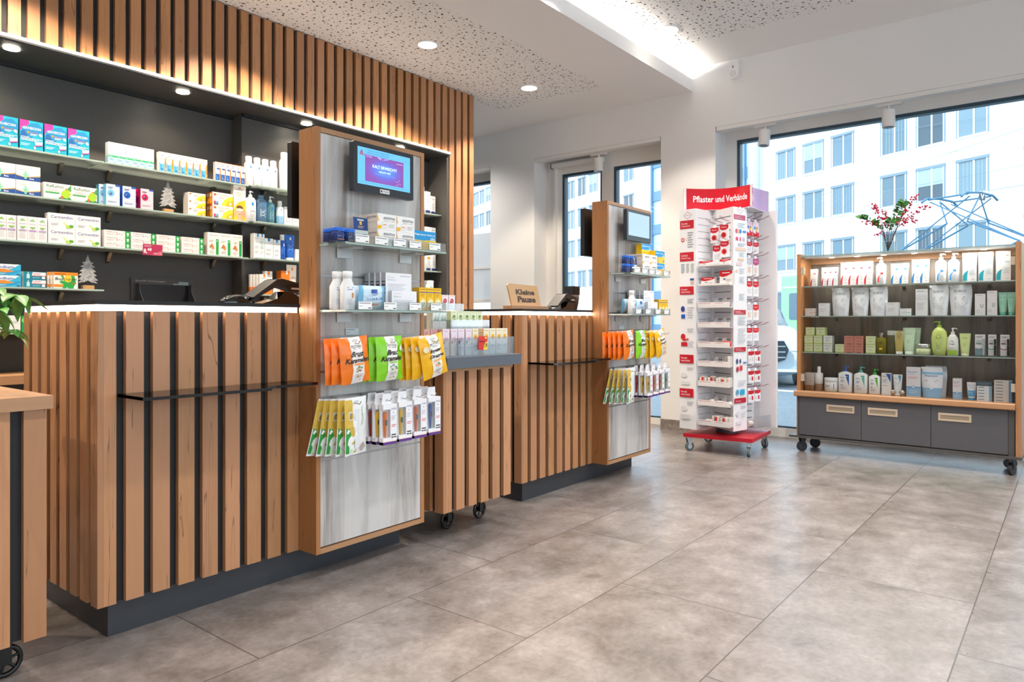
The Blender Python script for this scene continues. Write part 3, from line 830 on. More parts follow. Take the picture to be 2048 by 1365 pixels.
# ================================================================ goods: builders
def carton(name, w_, d, h_, col, art=(), label=None, cat='box', side=None, sart=(), top=None, loc=None, rz=0):
    m = MB(flat(col, .42)); m.box(-w_/2, w_/2, -d/2, d/2, 0, h_, None, dict(left=flat(side or col, .42), right=flat(side or col, .42), top=flat(top or col, .42)))
    m.art(art, front_map(w_, d, h_)); m.art(sart, left_map(w_, d, h_))
    o = m.build(name); tag(o, label, cat)
    if loc is not None: o.location = loc
    o.rotation_euler = (0, 0, rz)
    return o
def vessel(name, secs, col, art, az, cap=None, capcol=None, capname='cap', label=None, cat='bottle', rough=.3, span=.8, mat=None, pump=None, n=28):
    t = thing(name, (0, 0, 0), 0, label, cat)
    m = MB(mat or flat(col, rough)); m.loft(secs, n=n); m.art(art, LM(secs, az[0], az[1], span)); m.build('body', t)
    if cap: MB(flat(capcol, .3) if isinstance(capcol, str) else capcol).loft(cap, n=24).build(capname, t)
    if pump:
        z, r, c, sx = pump; k = MB(flat(c, .3) if isinstance(c, str) else c)
        k.cyl((0, 0, z), r, .018, n=18); k.cyl((0, 0, z+.018), r*.35, .016, n=10)
        k.loft([(z+.034, r*.62, r*.62), (z+.042, r*.62, r*.62), (z+.046, r*.45, r*.45)], n=14)
        k.tube([(0, 0, z+.040), (sx*r*1.6, -.004, z+.042), (sx*r*2.3, -.006, z+.035)], [r*.32, r*.26, r*.2], n=8)
        k.build('pump', t)
    return t
def tube_secs(h_, w_, d, capz=.0): 
    return [(capz, w_*.36, d*.5), (capz+.004, w_*.38, d*.5), (capz+h_*.35, w_*.43, d*.42), (capz+h_*.75, w_*.48, d*.18), (capz+h_*.93, w_*.5, .003), (capz+h_, w_*.5, .0016)]
def cream_tube(name, w_, h_, d, col, art, capcol, label=None, cat='tube', rough=.35):
    ch = h_*.12; secs = tube_secs(h_-ch, w_, d, ch)
    return vessel(name, secs, col, art, (ch+.01, h_-.006), [(0, w_*.34, d*.48), (ch-.002, w_*.36, d*.5), (ch-.0005, w_*.33, d*.45)], capcol, label=label, cat=cat, rough=rough, span=.85)
W_, K_, N_, G_ = '#f3f2f0', '#2a2c33', '#2b3770', '#9a9a9e'

def leafart(cx, cz, s_, cols, asp):
    out = []
    for k, (a, c) in enumerate(cols):
        a = math.radians(a); dx, dz = math.cos(a), math.sin(a); px, pz = -dz, dx
        out.append(('p', [(cx+asp*s_*(dx*t+px*q), cz+s_*(dz*t+pz*q)) for t, q in ((.12, 0), (.45, .13), (.78, .10), (1, 0), (.78, -.10), (.45, -.13))], c))
    return out

# ---- top shelf of the wall
Y0 = 4.95
gav = carton('medicine_box', .123, .060, .177, '#19a9c6', [
    ('p', [(0, .62), (0, 1), (.38, 1), (.40, .88), (.30, .80), (.10, .76), (.03, .62)], '#e5359c'),
    ('p', [(.0, .38), (.10, .74), (.30, .78), (.44, .90), (.75, .95), (.98, .82), (.98, .62), (.60, .55), (.45, .34), (.12, .42)], '#1b86bd'),
    ('p', [(.02, .42), (.05, .60), (.20, .66), (.34, .45), (.20, .40)], '#1c5fa5'),
    ('t', 'GAVISCON', .13, .70, .78, .085, '#ffffff', .012, .25), ('e', .36, .60, .05, .034, '#ff8a1e'),
    ('t', 'ADVANCE', .44, .585, .34, .03, '#ea4f6e', .01), ('e', .88, .56, .07, .05, '#f3b7c8'), ('e', .92, .53, .04, .04, '#ffffff'),
    ('l', .44, .57, .76, .49, 3, '#d9f4fa'), ('r', .04, .425, .40, .440, '#ffffff'), ('l', .04, .41, .96, .30, 3, '#e9fbff'),
    ('l', .04, .22, .45, .12, 3, '#c9eff7'), ('p', [(.64, .30), (.98, .33), (.96, .22), (.66, .18)], '#c7e9f2'),
    ('p', [(.62, .135), (.96, .19), (.98, .22), (.64, .165)], '#e5359c'), ('e', .64, .09, .045, .045, '#e9fbff')], side='#1c5f8f', top='#2bb3ce')
tag(gav, None, 'medicine box')
row(gav, [(x, 4.98, ZA) for x in (1.449, 1.580, 1.711, 1.841)], 'turquoise and pink boxes', 'on the top wall shelf', 'turquoise and pink medicine boxes')
mint = carton('dental_care_box', .0475, .045, .139, '#f1f3f4', [
    ('r', 0, 0, 1, .34, '#bfe3ee'), ('r', 0, .34, 1, .36, '#d8edf2'), ('tv', 'hypotherm', .14, .50, .16, .42, '#3a3f7c', .01),
    ('r', 0, .30, 1, .40, '#2fae77'), ('t', 'mint', .1, .33, .45, .045, '#e6fff2'), ('e', .82, .42, .13, .05, '#ffffff'), ('l', .5, .93, .9, .85, 2, '#b9c3cf'),
    ('l', .1, .25, .85, .14, 2, '#7fb9cf'), ('e', .8, .08, .1, .03, '#5ec2d6')], side='#e3ecf0', sart=[('r', 0, 0, 1, .36, '#a9d6e6')], top='#fafafa')
tag(mint, None, 'box')
row(mint, [(2.040+.0494*i, 4.973, ZA) for i in range(6)], 'slim white and mint cartons', 'on top shelf', 'slim white and mint cartons')
nas = carton('nasal_spray_box', .0485, .040, .136, '#f4efec', [
    ('p', [(0, 0), (0, .48), (.3, .38), (.7, .42), (.78, .55), (.78, 0)], '#5cb0e6'), ('r', .76, 0, 1, .62, '#f58a2c'), ('p', [(.76, .62), (1, .62), (1, .80)], '#f58a2c'),
    ('t', 'Nasen', .10, .80, .6, .055, '#2a57b8', .01), ('t', 'Duo', .10, .72, .4, .05, '#e2574b'), ('l', .1, .70, .7, .62, 2, '#a8a6ad'), ('r', .45, .52, .78, .60, '#bcd9ee'),
    ('p', [(.22, .35), (.30, .2), (.22, .12), (.34, .10), (.60, .12), (.62, .15), (.36, .14), (.34, .2), (.27, .36)], '#1f6db3'), ('r', .84, .10, .93, .2, '#ffd9b0'), ('r', .05, .93, .95, .945, '#f0a070')], side='#efe9e6', top='#f7f1ee')
tag(nas, None, 'box')
row(nas, [(2.370+.0497*i, 4.970, ZA) for i in range(7)], 'white, orange and sky blue cartons', 'on top wall shelf', 'orange and sky blue nasal spray cartons')
sm = carton('nasal_spray_box', .0385, .034, .138, '#f4efec', [
    ('r', 0, 0, .8, .40, '#1a62b5'), ('p', [(0, .38), (.2, .50), (.5, .44), (.8, .55), (.8, .36), (0, .36)], '#f4efec'), ('r', .8, 0, 1, .70, '#f58a2c'),
    ('l', .1, .93, .8, .75, 3, '#8c93b5'), ('r', .25, .60, .8, .68, '#2c62b4'), ('p', [(.15, .36), (.25, .1), (.6, .14), (.3, .18)], '#79b6ea'), ('r', .05, .98, 1, 1, '#f0914f')], side='#e8e0dc', top='#f7e7da')
tag(sm, None, 'box')
row(sm, [(2.776+.0405*i, 4.967, ZA) for i in range(6)], 'narrow orange and dark blue cartons', 'on top wall shelf', 'orange and dark blue nasal spray cartons')
BLUESQ = '#1c86cf'
def sprayart(): return [('r', .40, .80, .62, .90, BLUESQ), ('l', .22, .77, .78, .73, 1, '#8f98a8'), ('l', .15, .55, .85, .46, 2, '#aab2c0'), ('l', .2, .30, .8, .18, 2, '#c0c6d0')]
sp = vessel('spray_bottle', [(0, .031, .031), (.003, .033, .033), (.165, .033, .033), (.178, .028, .028), (.183, .022, .022)], '#eef1f5', sprayart(), (.02, .165),
            [(.181, .024, .024), (.183, .025, .025), (.225, .024, .024), (.228, .020, .020)], '#f6f6f6')
tag(sp, None, 'spray bottle')
row(sp, [(x, 4.97, ZA) for x in (3.034, 3.105, 3.176, 3.247)], 'shorter white spray cans', 'on the top wall shelf', 'white spray cans with a blue square')
sp2 = vessel('spray_bottle', [(0, .036, .036), (.003, .038, .038), (.235, .038, .038), (.255, .031, .031), (.262, .024, .024)], '#eef1f5', [('r', .62, .84, .80, .92, BLUESQ)]+sprayart()[1:], (.02, .24),
             [(.260, .026, .026), (.262, .027, .027), (.310, .026, .026), (.313, .022, .022)], '#f6f6f6', label='tallest white spray can with blue square, beside the first tower', cat='spray bottle')
sp2.location = (3.345, 4.97, ZA)

# ---- second shelf
tet = carton('medicine_box', .128, .085, .089, '#e9f1ea', [
    ('p', [(0, 0), (0, .30), (.3, .20), (.6, .24), (1, .34), (1, 0)], '#1e4b96'), ('p', [(0, .30), (0, .36), (.3, .25), (.6, .30), (1, .42), (1, .34), (.6, .24), (.3, .20)], '#c8a25e'),
    ('r', .34, .10, .44, .50, '#7fd0a5'), ('e', .39, .56, .045, .07, '#7fd0a5'), ('r', .27, .34, .51, .42, '#7fd0a5'), ('t', 'Pantocalm Retig', .08, .82, .6, .07, '#7a8c94'), ('l', .08, .76, .5, .66, 2, '#b4c4c0'), ('t', 'Betts', .55, .09, .18, .10, '#ffffff', .01)], side='#dfe8e2')
tag(tet, None, 'medicine box')
G = 'white and green cartons with a blue wave'
for i, (x, z, lb) in enumerate(((1.434, 0, 'lower left'), (1.565, 0, 'lower right'), (1.434, .0895, 'upper left'), (1.565, .0895, 'upper right'))):
    o = tet if i == 0 else dup(tet)
    o.location = (x, 4.998, ZB+z); tag(o, '%s carton of the stacked white, green and blue wave cartons' % lb, None, G)
ref = carton('medicine_box', .150, .050, .096, '#f5f1ec', [
    ('t', 'Refluthin', .10, .70, .62, .20, '#2c6b3c', .008), ('l', .10, .62, .5, .58, 1, '#e48a8a'), ('l', .10, .55, .6, .47, 2, '#c6c2bd'), ('r', .05, .33, .55, .43, '#4aa765'), ('e', .55, .38, .02, .05, '#4aa765'),
    ('p', [(.48, 0), (.66, .22), (.80, .28), (1, .1), (1, 0)], '#2f8a50'), ('p', [(.86, .70), (1, 1), (1, .55)], '#4aa04f'), ('p', [(.62, .36), (.68, .55), (.78, .66), (.92, .62), (.99, .42), (.95, .2), (.85, .08), (.75, .12), (.66, .22)], '#a8d132'),
    ('e', .66, .14, .045, .10, '#ec5f4c'), ('e', .83, .70, .05, .05, '#f08a4e'), ('e', .12, .13, .02, .03, '#a8d132')], side='#efe9e2')
tag(ref, None, 'medicine box')
row(ref, [(1.721, 4.975, ZB), (1.873, 4.975, ZB)], 'white cartons with green cactus artwork', 'on the second wall shelf', 'white cartons with green cactus artwork')
def eyebox(main, pale, c2, lb, x, w_=.084):
    o = carton('eye_drops_box', w_, .046, .139, pale, [('e', .34, .58, .26, .165, main), ('e', .32, .56, .12, .075, c2), ('e', .28, .59, .035, .02, '#ffffff'), ('p', [(0, .30), (.25, .27), (.6, .30), (1, .44), (1, .42), (.6, .27), (.25, .245), (0, .28)], '#ffffff'),
        ('l', .12, .88, .5, .78, 2, c2), ('r', .66, .92, 1, 1, '#2e55b4'), ('l', .12, .22, .8, .14, 2, '#a3a9bb')], side=main, label=lb, cat='eye drops box')
    o.location = (x, 4.974, ZB); o['group'] = 'eye drop cartons with an iris'; return o
eyebox('#72bfe6', '#d3e6f6', '#3f6f9c', 'pale blue eye drop carton with a light blue iris', 2.046)
o = eyebox('#72bfe6', '#d3e6f6', '#3f6f9c', 'pale blue iris carton half hidden behind its twin', 2.030); o.location = (2.022, 5.024, ZB)
eyebox('#1c5fc4', '#d5e0f5', '#123f8f', 'pale blue eye drop carton with a deep blue iris', 2.148)
eyebox('#c2185f', '#f6cfdb', '#5a2440', 'pink eye drop carton with a magenta iris', 2.264)
o = eyebox('#a3154f', '#c2185f', '#5a2440', 'magenta eye drop carton showing its edge behind the pink one', 2.25); o.location = (2.244, 5.024, ZB)
FELT = speck('grey_felt', srgb('#a2a3a5'), .16, 90, .95)
def felt_tree(loc, label):
    t = thing('felt_tree', loc, 0, label, 'decoration', 'grey felt fir trees on light wooden blocks')
    pts = [(.0, .222)]; L = [(.014, .178), (.034, .172), (.020, .160), (.044, .146), (.026, .138), (.048, .116), (.030, .110), (.055, .090), (.036, .084), (.062, .060), (.040, .058), (.058, .040), (.020, .046), (.0, .058)]
    r_ = [(x, z) for x, z in L]; l_ = [(-x, z) for x, z in reversed(L[:-1])]
    m = MB(FELT); m.prism(pts+r_+l_, 'y', -.003, .003); m.build('felt_shape', t)
    MB(BAMBOO).box(-.033, .033, -.018, .018, 0, .026).build('wooden_block', t)
    MB(flat('#4a4a4a', .5)).cyl((0, 0, .026), .0012, .034, n=6).build('wire_stem', t)
    return t
felt_tree((2.425, 4.99, ZB), 'grey felt fir tree on the second shelf beside the pink carton')
felt_tree((1.908, 4.99, ZD), 'grey felt fir tree at the end of the lowest shelf')
def posi(w_, h_): return [('p', [(.42, 0), (.55, .45), (.80, .72), (1, .80), (1, 0)], '#f6cf2e'), ('p', [(.62, 0), (.75, .35), (1, .5), (1, 0)], '#f2b21c'), ('t', 'Posiforlid', .30, .76, .5, .13, '#c98d4b'), ('l', .3, .7, .62, .5, 3, '#bdb5ae'),
    ('e', .12, .82, .07, .10, '#e28c3a'), ('e', .12, .81, .035, .05, '#7d4f2a'), ('e', .86, .20, .05, .10, '#ffffff')]
ps = carton('eye_care_box', .130, .07, .0535, '#f5f0ea', posi(1, 1), side='#ece4da'); tag(ps, None, 'eye care box')
for i, lb in enumerate(('lowest', 'middle', 'topmost')):
    o = ps if i == 0 else dup(ps)
    o.location = (2.615, 4.985, ZB+i*.054); tag(o, '%s of three flat white and yellow eye care boxes' % lb, None, 'flat white and yellow eye care boxes')
ps2 = carton('eye_care_box', .162, .085, .0945, '#f6f0e9', posi(1, 1)+[('r', .06, .14, .16, .32, '#d8326a'), ('r', .18, .14, .28, .32, '#3fa7d6'), ('r', .06, .05, .28, .12, '#5b4d49')], side='#d9661c', sart=[('r', .52, .1, .9, .55, '#f3b12f'), ('r', .08, .1, .44, .55, '#f0a028'), ('r', .1, .62, .42, .9, '#f6dfae'), ('r', .56, .62, .9, .9, '#f6dfae')])
tag(ps2, None, 'eye care box')
for i, lb in enumerate(('lower', 'upper')):
    o = ps2 if i == 0 else dup(ps2)
    o.location = (2.813, 4.992, ZB+i*.095); tag(o, '%s of two thick yellow swoosh boxes with orange ends' % lb, None, 'thick yellow swoosh boxes')
carton('eye_mask_box', .100, .04, .265, '#f6f0e6', [('p', [(0, .30), (.15, .42), (.4, .52), (.8, .58), (1, .60), (1, 0), (0, 0)], '#f6c928'), ('e', .5, .24, .30, .145, '#e2b08d'), ('p', [(.2, 0), (.3, .12), (.7, .12), (.85, 0)], '#e2b08d'),
    ('e', .5, .365, .26, .065, '#6e4930'), ('e', .5, .27, .22, .09, '#e6b896'), ('r', .26, .28, .74, .34, '#f3f0ec'), ('p', [(.05, .1), (.02, .28), (.16, .33), (.24, .25), (.16, .1)], '#e0ab87'), ('p', [(.95, .1), (.98, .28), (.84, .33), (.76, .25), (.84, .1)], '#e0ab87'),
    ('e', .5, .19, .07, .012, '#b9564f'), ('e', .38, .25, .03, .008, '#57382a'), ('e', .62, .25, .03, .008, '#57382a'), ('e', .5, .93, .10, .02, '#e28c3a'), ('t', 'Posiforlid', .2, .86, .6, .03, '#b98a55'), ('l', .2, .82, .8, .70, 3, '#d9c9bd')],
    label='tall yellow box showing a face with an eye mask', cat='eye care box', side='#e8ddd0').location = (2.950, 4.972, ZB)
# right bay, second shelf
a = [('r', .36, .72, .64, .88, BLUESQ), ('l', .15, .68, .85, .63, 1, '#9aa0ad'), ('t', 'LIPIKAR', .18, .42, .64, .055, '#5c6472', .006), ('l', .2, .38, .8, .2, 3, '#b5bac4')]
o = vessel('pump_bottle', [(0, .036, .030, 2.6), (.004, .040, .034, 2.6), (.165, .040, .034, 2.6), (.182, .030, .026, 2.3), (.190, .015, .015)], '#f2f3f4', a, (.01, .165), pump=(.190, .014, '#f4f4f4', .6), label='white pump bottle with blue square on the second shelf', cat='pump bottle'); o.location = (3.037, 4.95, ZB)
BLUECL = glass('blue_plastic', (.35, .58, .85), .10, .45, (.35, .60, .88)); AQUACL = glass('aqua_plastic', (.35, .72, .85), .10, .5, (.30, .70, .85)); TWO = flat('#a9d3ee', .2)
o = vessel('lotion_bottle', [(0, .040, .030, 3), (.004, .043, .032, 3), (.170, .043, .032, 3), (.184, .026, .024, 2.4)], None, [('r', .55, .72, .72, .9, '#3b7fd0'), ('l', .15, .6, .85, .2, 6, '#dbe9f7')], (.01, .17), [(.184, .022, .022), (.186, .023, .023), (.214, .021, .021)], BLUECL, label='square shouldered clear blue bottle on the second shelf', cat='bottle', mat=BLUECL); o.location = (3.127, 4.95, ZB)
o = vessel('pump_bottle', [(0, .031, .030), (.004, .033, .032), (.150, .033, .032), (.166, .024, .024), (.172, .014, .014)], None, [('r', .38, .72, .62, .86, '#1d78c6'), ('l', .2, .6, .8, .15, 6, '#d8f0f7')], (.01, .15), pump=(.172, .013, flat('#dfeaf0', .2), 1), label='aqua pump bottle on the second shelf', cat='pump bottle', mat=AQUACL); o.location = (3.208, 4.95, ZB)
o = vessel('lotion_bottle', [(0, .028, .026), (.004, .030, .028), (.070, .030, .028)], '#8fc4ec', [('l', .2, .9, .8, .2, 3, '#eef6fc')], (.005, .07), [(.154, .017, .017), (.156, .018, .018), (.192, .016, .016)], '#f3f3f3', label='two tone pale blue cleanser bottle with white cap', cat='bottle'); o.location = (3.293, 4.95, ZB)
MB(flat('#d3e6f4', .25)).loft([(.0702, .030, .028), (.135, .030, .028), (.150, .018, .018), (.154, .015, .015)], n=24).art([('r', .40, .62, .62, .92, BLUESQ), ('l', .15, .5, .85, .1, 3, '#9db6cc')], LM([(.0702, .030, .028), (.135, .030, .028), (.150, .018, .018)], .071, .145)).build('upper_body', o)
def lrp(w_, h_, lb, x, y, z, n=None, blue=BLUESQ, extra=(), d=.045, side='#e4e6e8', cat='cosmetics box', bx=.36):
    return carton('cosmetics_box', w_, d, h_, '#f1f2f3', [('r', bx, .86, bx+.26, 1.0, blue), ('l', .15, .82, .85, .78, 1, '#9aa0ad'), ('l', .15, .5, .85, .38, 3, '#b5bac4'), ('r', .02, .335, .98, .34, '#c4c8ce'), ('l', .15, .3, .8, .18, 3, '#c7cbd2')]+list(extra), label=lb, cat=cat, side=side, loc=(x, y, z))
lrp(.070, .152, 'white carton with blue tab, beside the two tone bottle', 3.360, 4.955, ZB)
lrp(.060, .10, 'small white carton at the tower end of second shelf', 3.430, 4.955, ZB)

# ---- third shelf
def leafbox(): return leafart(.5, .80, .13, ((15, '#8ac33f'), (50, '#8ac33f'), (90, '#2f9a4a'), (130, '#8ac33f'), (165, '#8ac33f')), 2.6)+leafart(.5, .60, .13, ((-15, '#8ac33f'), (-50, '#8ac33f'), (-90, '#2f9a4a'), (-130, '#8ac33f'), (-165, '#8ac33f')), 2.6)+[('r', .08, .695, .92, .705, '#7b7f93'), ('t', 'Bronchi', .2, .685, .6, .03, '#5a5f77'), ('r', .10, .42, .90, .455, '#a273c4'), ('l', .14, .38, .86, .10, 7, '#bdbac2'), ('e', .2, .86, .03, .01, '#8a5bb0'), ('e', .85, .9, .03, .01, '#8a5bb0'), ('e', .82, .53, .04, .012, '#8a5bb0')]
lb_ = carton('medicine_box', .0505, .042, .149, '#f2f0f1', leafbox(), side='#e6e2e6'); tag(lb_, None, 'medicine box')
row(lb_, [(x, y, ZC) for x, y in ((1.431, 4.985), (1.480, 4.985), (1.534, 4.971), (1.586, 4.971), (1.638, 4.971))], 'slim cartons with green leaf rosettes', 'on third shelf', 'white cartons with green leaf rosettes')
car_ = carton('medicine_box', .149, .060, .0935, '#f5f3f3', [('t', 'Carmenthin', .10, .66, .82, .20, '#3b4592', .008), ('l', .10, .58, .5, .55, 1, '#a9c7a0'), ('l', .10, .35, .42, .18, 4, '#bdbcc4'), ('p', [(.52, .44), (.62, .40), (.76, .22), (.70, .12)], '#cfe48e'), ('e', .76, .14, .11, .10, '#a6cf3c'), ('e', .86, .20, .09, .10, '#5fa844'), ('e', .74, .13, .06, .06, '#c6e46a')], side='#e9e3ea')
tag(car_, None, 'medicine box')
for i, (x, z, lb) in enumerate(((1.744, 0, 'lower left'), (1.895, 0, 'lower right'), (1.744, .094, 'upper left'), (1.895, .094, 'upper right'))):
    o = car_ if i == 0 else dup(car_)
    o.location = (x, 4.98, ZC+z); tag(o, '%s white carton of the stacked cartons with green drops' % lb, None, 'white cartons with green drops')
gel = {}
for i, (x, c1, c2, nm) in enumerate(((2.073, '#9c4d68', '#b95b76', 'first'), (2.241, '#5d5f9a', '#7d78b5', 'second'), (2.410, '#c04d6b', '#d06a80', 'third'), (2.584, '#e0663f', '#ef8a5e', 'fourth'))):
    g = carton('lozenge_box', .162, .055, .0378, '#f4f1ef', [('t', 'Gelo', .06, .62, .16, .20, '#77747c'), ('t', 'Revoice', .22, .62, .28, .20, c1), ('l', .08, .5, .4, .2, 2, '#cfc9c8'), ('t', 'JJ', .44, .25, .08, .3, c2), ('t', 'J', .56, .35, .04, .3, c2), ('t', 'J', .64, .2, .04, .3, c2), ('t', 'J', .72, .55, .03, .25, c2),
        ('r', .80, 0, 1, 1, '#19a347'), ('e', .90, .52, .045, .24, '#e9f6ec'), ('p', [(.88, .28), (.92, .28), (.94, .1), (.86, .1)], '#bfe4c8')], side='#e9e2df'); tag(g, None, 'lozenge box')
    for k, lb in enumerate(('lowest', 'middle', 'topmost')):
        o = g if k == 0 else dup(g)
        o.location = (x, 4.9775, ZC+k*.0381); tag(o, '%s long green-ended lozenge box in the %s stack from left' % (lb, nm), None, 'long green-ended lozenge boxes')
ps = MB(); ps.quad((-.066, 0, -.037), (.066, 0, -.037), (.066, 0, .037), (-.066, 0, .037), flat('#c4345f', .35)).quad((.066, .0008, -.037), (-.066, .0008, -.037), (-.066, .0008, .037), (.066, .0008, .037), flat('#e8e8e8', .4))
ps = MB(flat('#c2305d', .35)).box(-.066, .066, 0, .001, -.037, .037)
ps.art([('p', [(.45, 0), (1, .55), (1, 0)], '#dd5a72'), ('t', '8,', .04, .10, .18, .46, '#ffffff', .02), ('t', '48', .22, .38, .22, .27, '#ffffff', .015), ('t', 'statt 11,25', .54, .12, .42, .13, '#ffffff', .01), ('l', .06, .92, .45, .72, 2, '#f3b9c6')], FM((-.066, 0, -.037), (1, 0, 0), (0, 0, 1), .132, .074, (0, -1, 0)))
o = ps.build('price_sign'); tag(o, 'magenta price sign reading 8,48 clipped to the third shelf edge', 'price sign'); o.location = (2.291, 4.926, 1.596); o.rotation_euler = (.08, 0, 0)
MB(CLEARP).box(-.04, .04, .002, .004, -.042, .02).build('clip', o)
gs = carton('medicine_box', .0915, .055, .166, '#f4f1ed', [('t', 'GeloSitin', .12, .86, .78, .065, '#77807a', .004), ('l', .12, .8, .7, .76, 1, '#c7d3c7'), ('r', .70, .03, .93, .72, '#17a045'), ('e', .81, .64, .05, .03, '#dff2e4'), ('l', .12, .68, .55, .58, 3, '#c6c9c4'), ('p', [(.14, .36), (.30, .50), (.36, .52), (.52, .38), (.4, .33)], '#e9713a'), ('e', .44, .32, .13, .05, '#f0945a'), ('e', .2, .36, .06, .03, '#4f9a3d'), ('l', .14, .22, .6, .06, 5, '#a9aba6')], side='#e6ddd4'); tag(gs, None, 'medicine box')
row(gs, [(2.741+.0925*i, 4.9775, ZC) for i in range(3)], 'white cartons with green bar and melon', 'on the third shelf', 'white cartons with green bar and melon slice')
# right bay, third shelf
lrp(.050, .190, 'tall narrow white carton, first on the right bay third shelf', 3.077, 4.95, ZC, d=.05, bx=.55)
lrp(.040, .190, 'tall narrow white carton with mint print, second on right bay', 3.1245, 4.95, ZC, extra=[('l', .2, .75, .8, .40, 6, '#9fd8cf')])
lrp(.072, .161, 'medium wide white carton with blue tab, right bay third shelf', 3.184, 4.95, ZC)
lrp(.062, .155, 'smaller white carton with blue tab beside the blue bottle', 3.255, 4.95, ZC)
o = vessel('lotion_bottle', [(0, .024, .022), (.003, .026, .024), (.145, .026, .024), (.158, .018, .018)], '#1f5fc0', [('r', .4, .75, .65, .92, '#e8eef8'), ('l', .1, .68, .9, .1, 7, '#8db4ee')], (.01, .145), [(.158, .017, .017), (.160, .018, .018), (.203, .017, .017)], '#eef1f6', label='royal blue gel bottle with white cap on the third shelf', cat='bottle', rough=.15); o.location = (3.315, 4.95, ZC)
o = cream_tube('cream_tube', .092, .208, .05, '#2463c4', [('p', [(.40, .80), (.46, .92), (.62, .92), (.60, .78)], '#e8eef8'), ('l', .15, .74, .85, .70, 1, '#b9d0f5'), ('l', .2, .6, .8, .25, 6, '#8db4ee')], '#f2f2f2', label='royal blue upright cream tube with white cap, third shelf'); o.location = (3.385, 4.95, ZC)
for k in range(2): lrp(.055, .048, '%s small white carton at the tower end of third shelf' % ('lower', 'upper')[k], 3.452, 4.95, ZC+k*.0485, blue='#e6e8ea')

# ---- lowest shelf
imo = carton('medicine_box', .150, .060, .0665, '#35b5de', [('p', [(0, .35), (0, 1), (.95, 1), (.72, .62), (.3, .38)], '#eaf6fb'), ('p', [(0, .12), (.5, .2), (.85, .5), (1, .52), (1, .45), (.9, .30), (.6, .04), (0, 0)], '#2a9fd2'),
    ('t', 'Imodium', .04, .62, .72, .26, '#2a3f9a', .012), ('p', [(0, .42), (0, .58), (.50, .56), (.78, .36), (.5, .26), (.1, .30)], '#f5922f'), ('t', 'akut lingual', .04, .43, .45, .10, '#b5501c'), ('r', .85, .06, .97, .16, '#2a5fb0'), ('l', .06, .2, .5, .08, 2, '#d6f0fa')], side='#f0f4f6'); tag(imo, None, 'medicine box')
for k, lb in enumerate(('lower', 'upper')):
    o = imo if k == 0 else dup(imo)
    o.location = (1.450, 4.98, ZD+k*.067); tag(o, '%s sky blue and orange carton on the lowest shelf' % lb, None, 'sky blue and orange cartons')
tea = carton('nose_drops_box', .119, .05, .0475, '#16889f', [('p', [(.36, .50), (.42, .95), (1, .92), (1, .52)], '#f2f3f4'), ('r', .36, .46, 1, .52, '#d8365c'), ('l', .42, .86, .8, .62, 2, '#d86a86'), ('r', .14, .12, .28, .62, '#bfe4ee'), ('p', [(.14, .62), (.19, .76), (.23, .76), (.28, .62)], '#bfe4ee'), ('r', .195, .76, .225, .95, '#e6f5f9'), ('r', .82, .1, .96, .42, '#e8eef0'), ('l', .40, .38, .75, .12, 2, '#8fd0dd')], side='#d9e2e4'); tag(tea, None, 'nose drops box')
for k, lb in enumerate(('lower', 'upper')):
    o = tea if k == 0 else dup(tea)
    o.location = (1.597, 4.975, ZD+k*.048); tag(o, '%s teal dropper carton on the lowest shelf' % lb, None, 'teal dropper cartons')
bu = carton('medicine_box', .137, .020, .101, '#f2efe8', [('r', 0, .80, 1, 1, '#f58f1e'), ('p', [(.28, .80), (.40, .80), (.42, .35), (.60, .0), (.82, 0), (.70, .35), (.92, .35), (.85, .80), (.72, .80), (.66, .50), (.44, .50)], '#2aa545'), ('p', [(.24, .38), (.28, .48), (.55, .44), (.80, .46), (.90, .36), (.80, .0), (.68, .0), (.60, .18), (.50, .0), (.36, .0), (.40, .26)], '#2aa545'), ('e', .58, .60, .17, .21, '#f6cf2e'),
    ('t', 'Buscopan', .06, .46, .88, .22, '#255e39', .012, .15), ('t', 'PLUS', .70, .28, .24, .11, '#d93a52', .008, .2), ('p', [(0, .10), (0, .25), (.36, .25), (.40, .18), (.36, .10)], '#f58f1e'), ('l', .05, .95, .5, .86, 1, '#c96c12')], side='#e2c9b5'); tag(bu, None, 'medicine box')
for k, lb in enumerate(('front', 'middle', 'rear')):
    o = bu if k == 0 else dup(bu)
    o.location = (1.768-.010*k, 4.962+.021*k, ZD); tag(o, '%s of three orange and green cartons on the lowest shelf' % lb, None, 'orange and green cartons')
# below counter height
le = carton('medicine_box', .155, .05, .0505, '#eff1ef', [('t', 'Lefax', .10, .58, .42, .28, '#2c6b45', .01), ('l', .2, .48, .6, .40, 1, '#8fa69a'), ('r', .62, .62, .96, .63, '#9aa5a0'), ('r', .62, .34, .96, .35, '#9aa5a0'), ('l', .64, .30, .9, .12, 2, '#b8c2bc')], side='#dfe4e0'); tag(le, None, 'medicine box')
for k, lb in enumerate(('lower', 'upper')):
    o = le if k == 0 else dup(le)
    o.location = (1.447, 4.98, 1.043+k*.051); tag(o, '%s white and green carton behind the plant leaves' % lb, None, 'white and green cartons behind the plant')
carton('medicine_box', .11, .05, .101, '#1d9a4a', [('t', 'enzym', .20, .08, .6, .22, '#ffffff', .01), ('e', .3, .72, .3, .2, '#8fd14f')], label='bright green carton half hidden behind the counter end', cat='medicine box', side='#157a39', loc=(1.584, 4.98, 1.043))

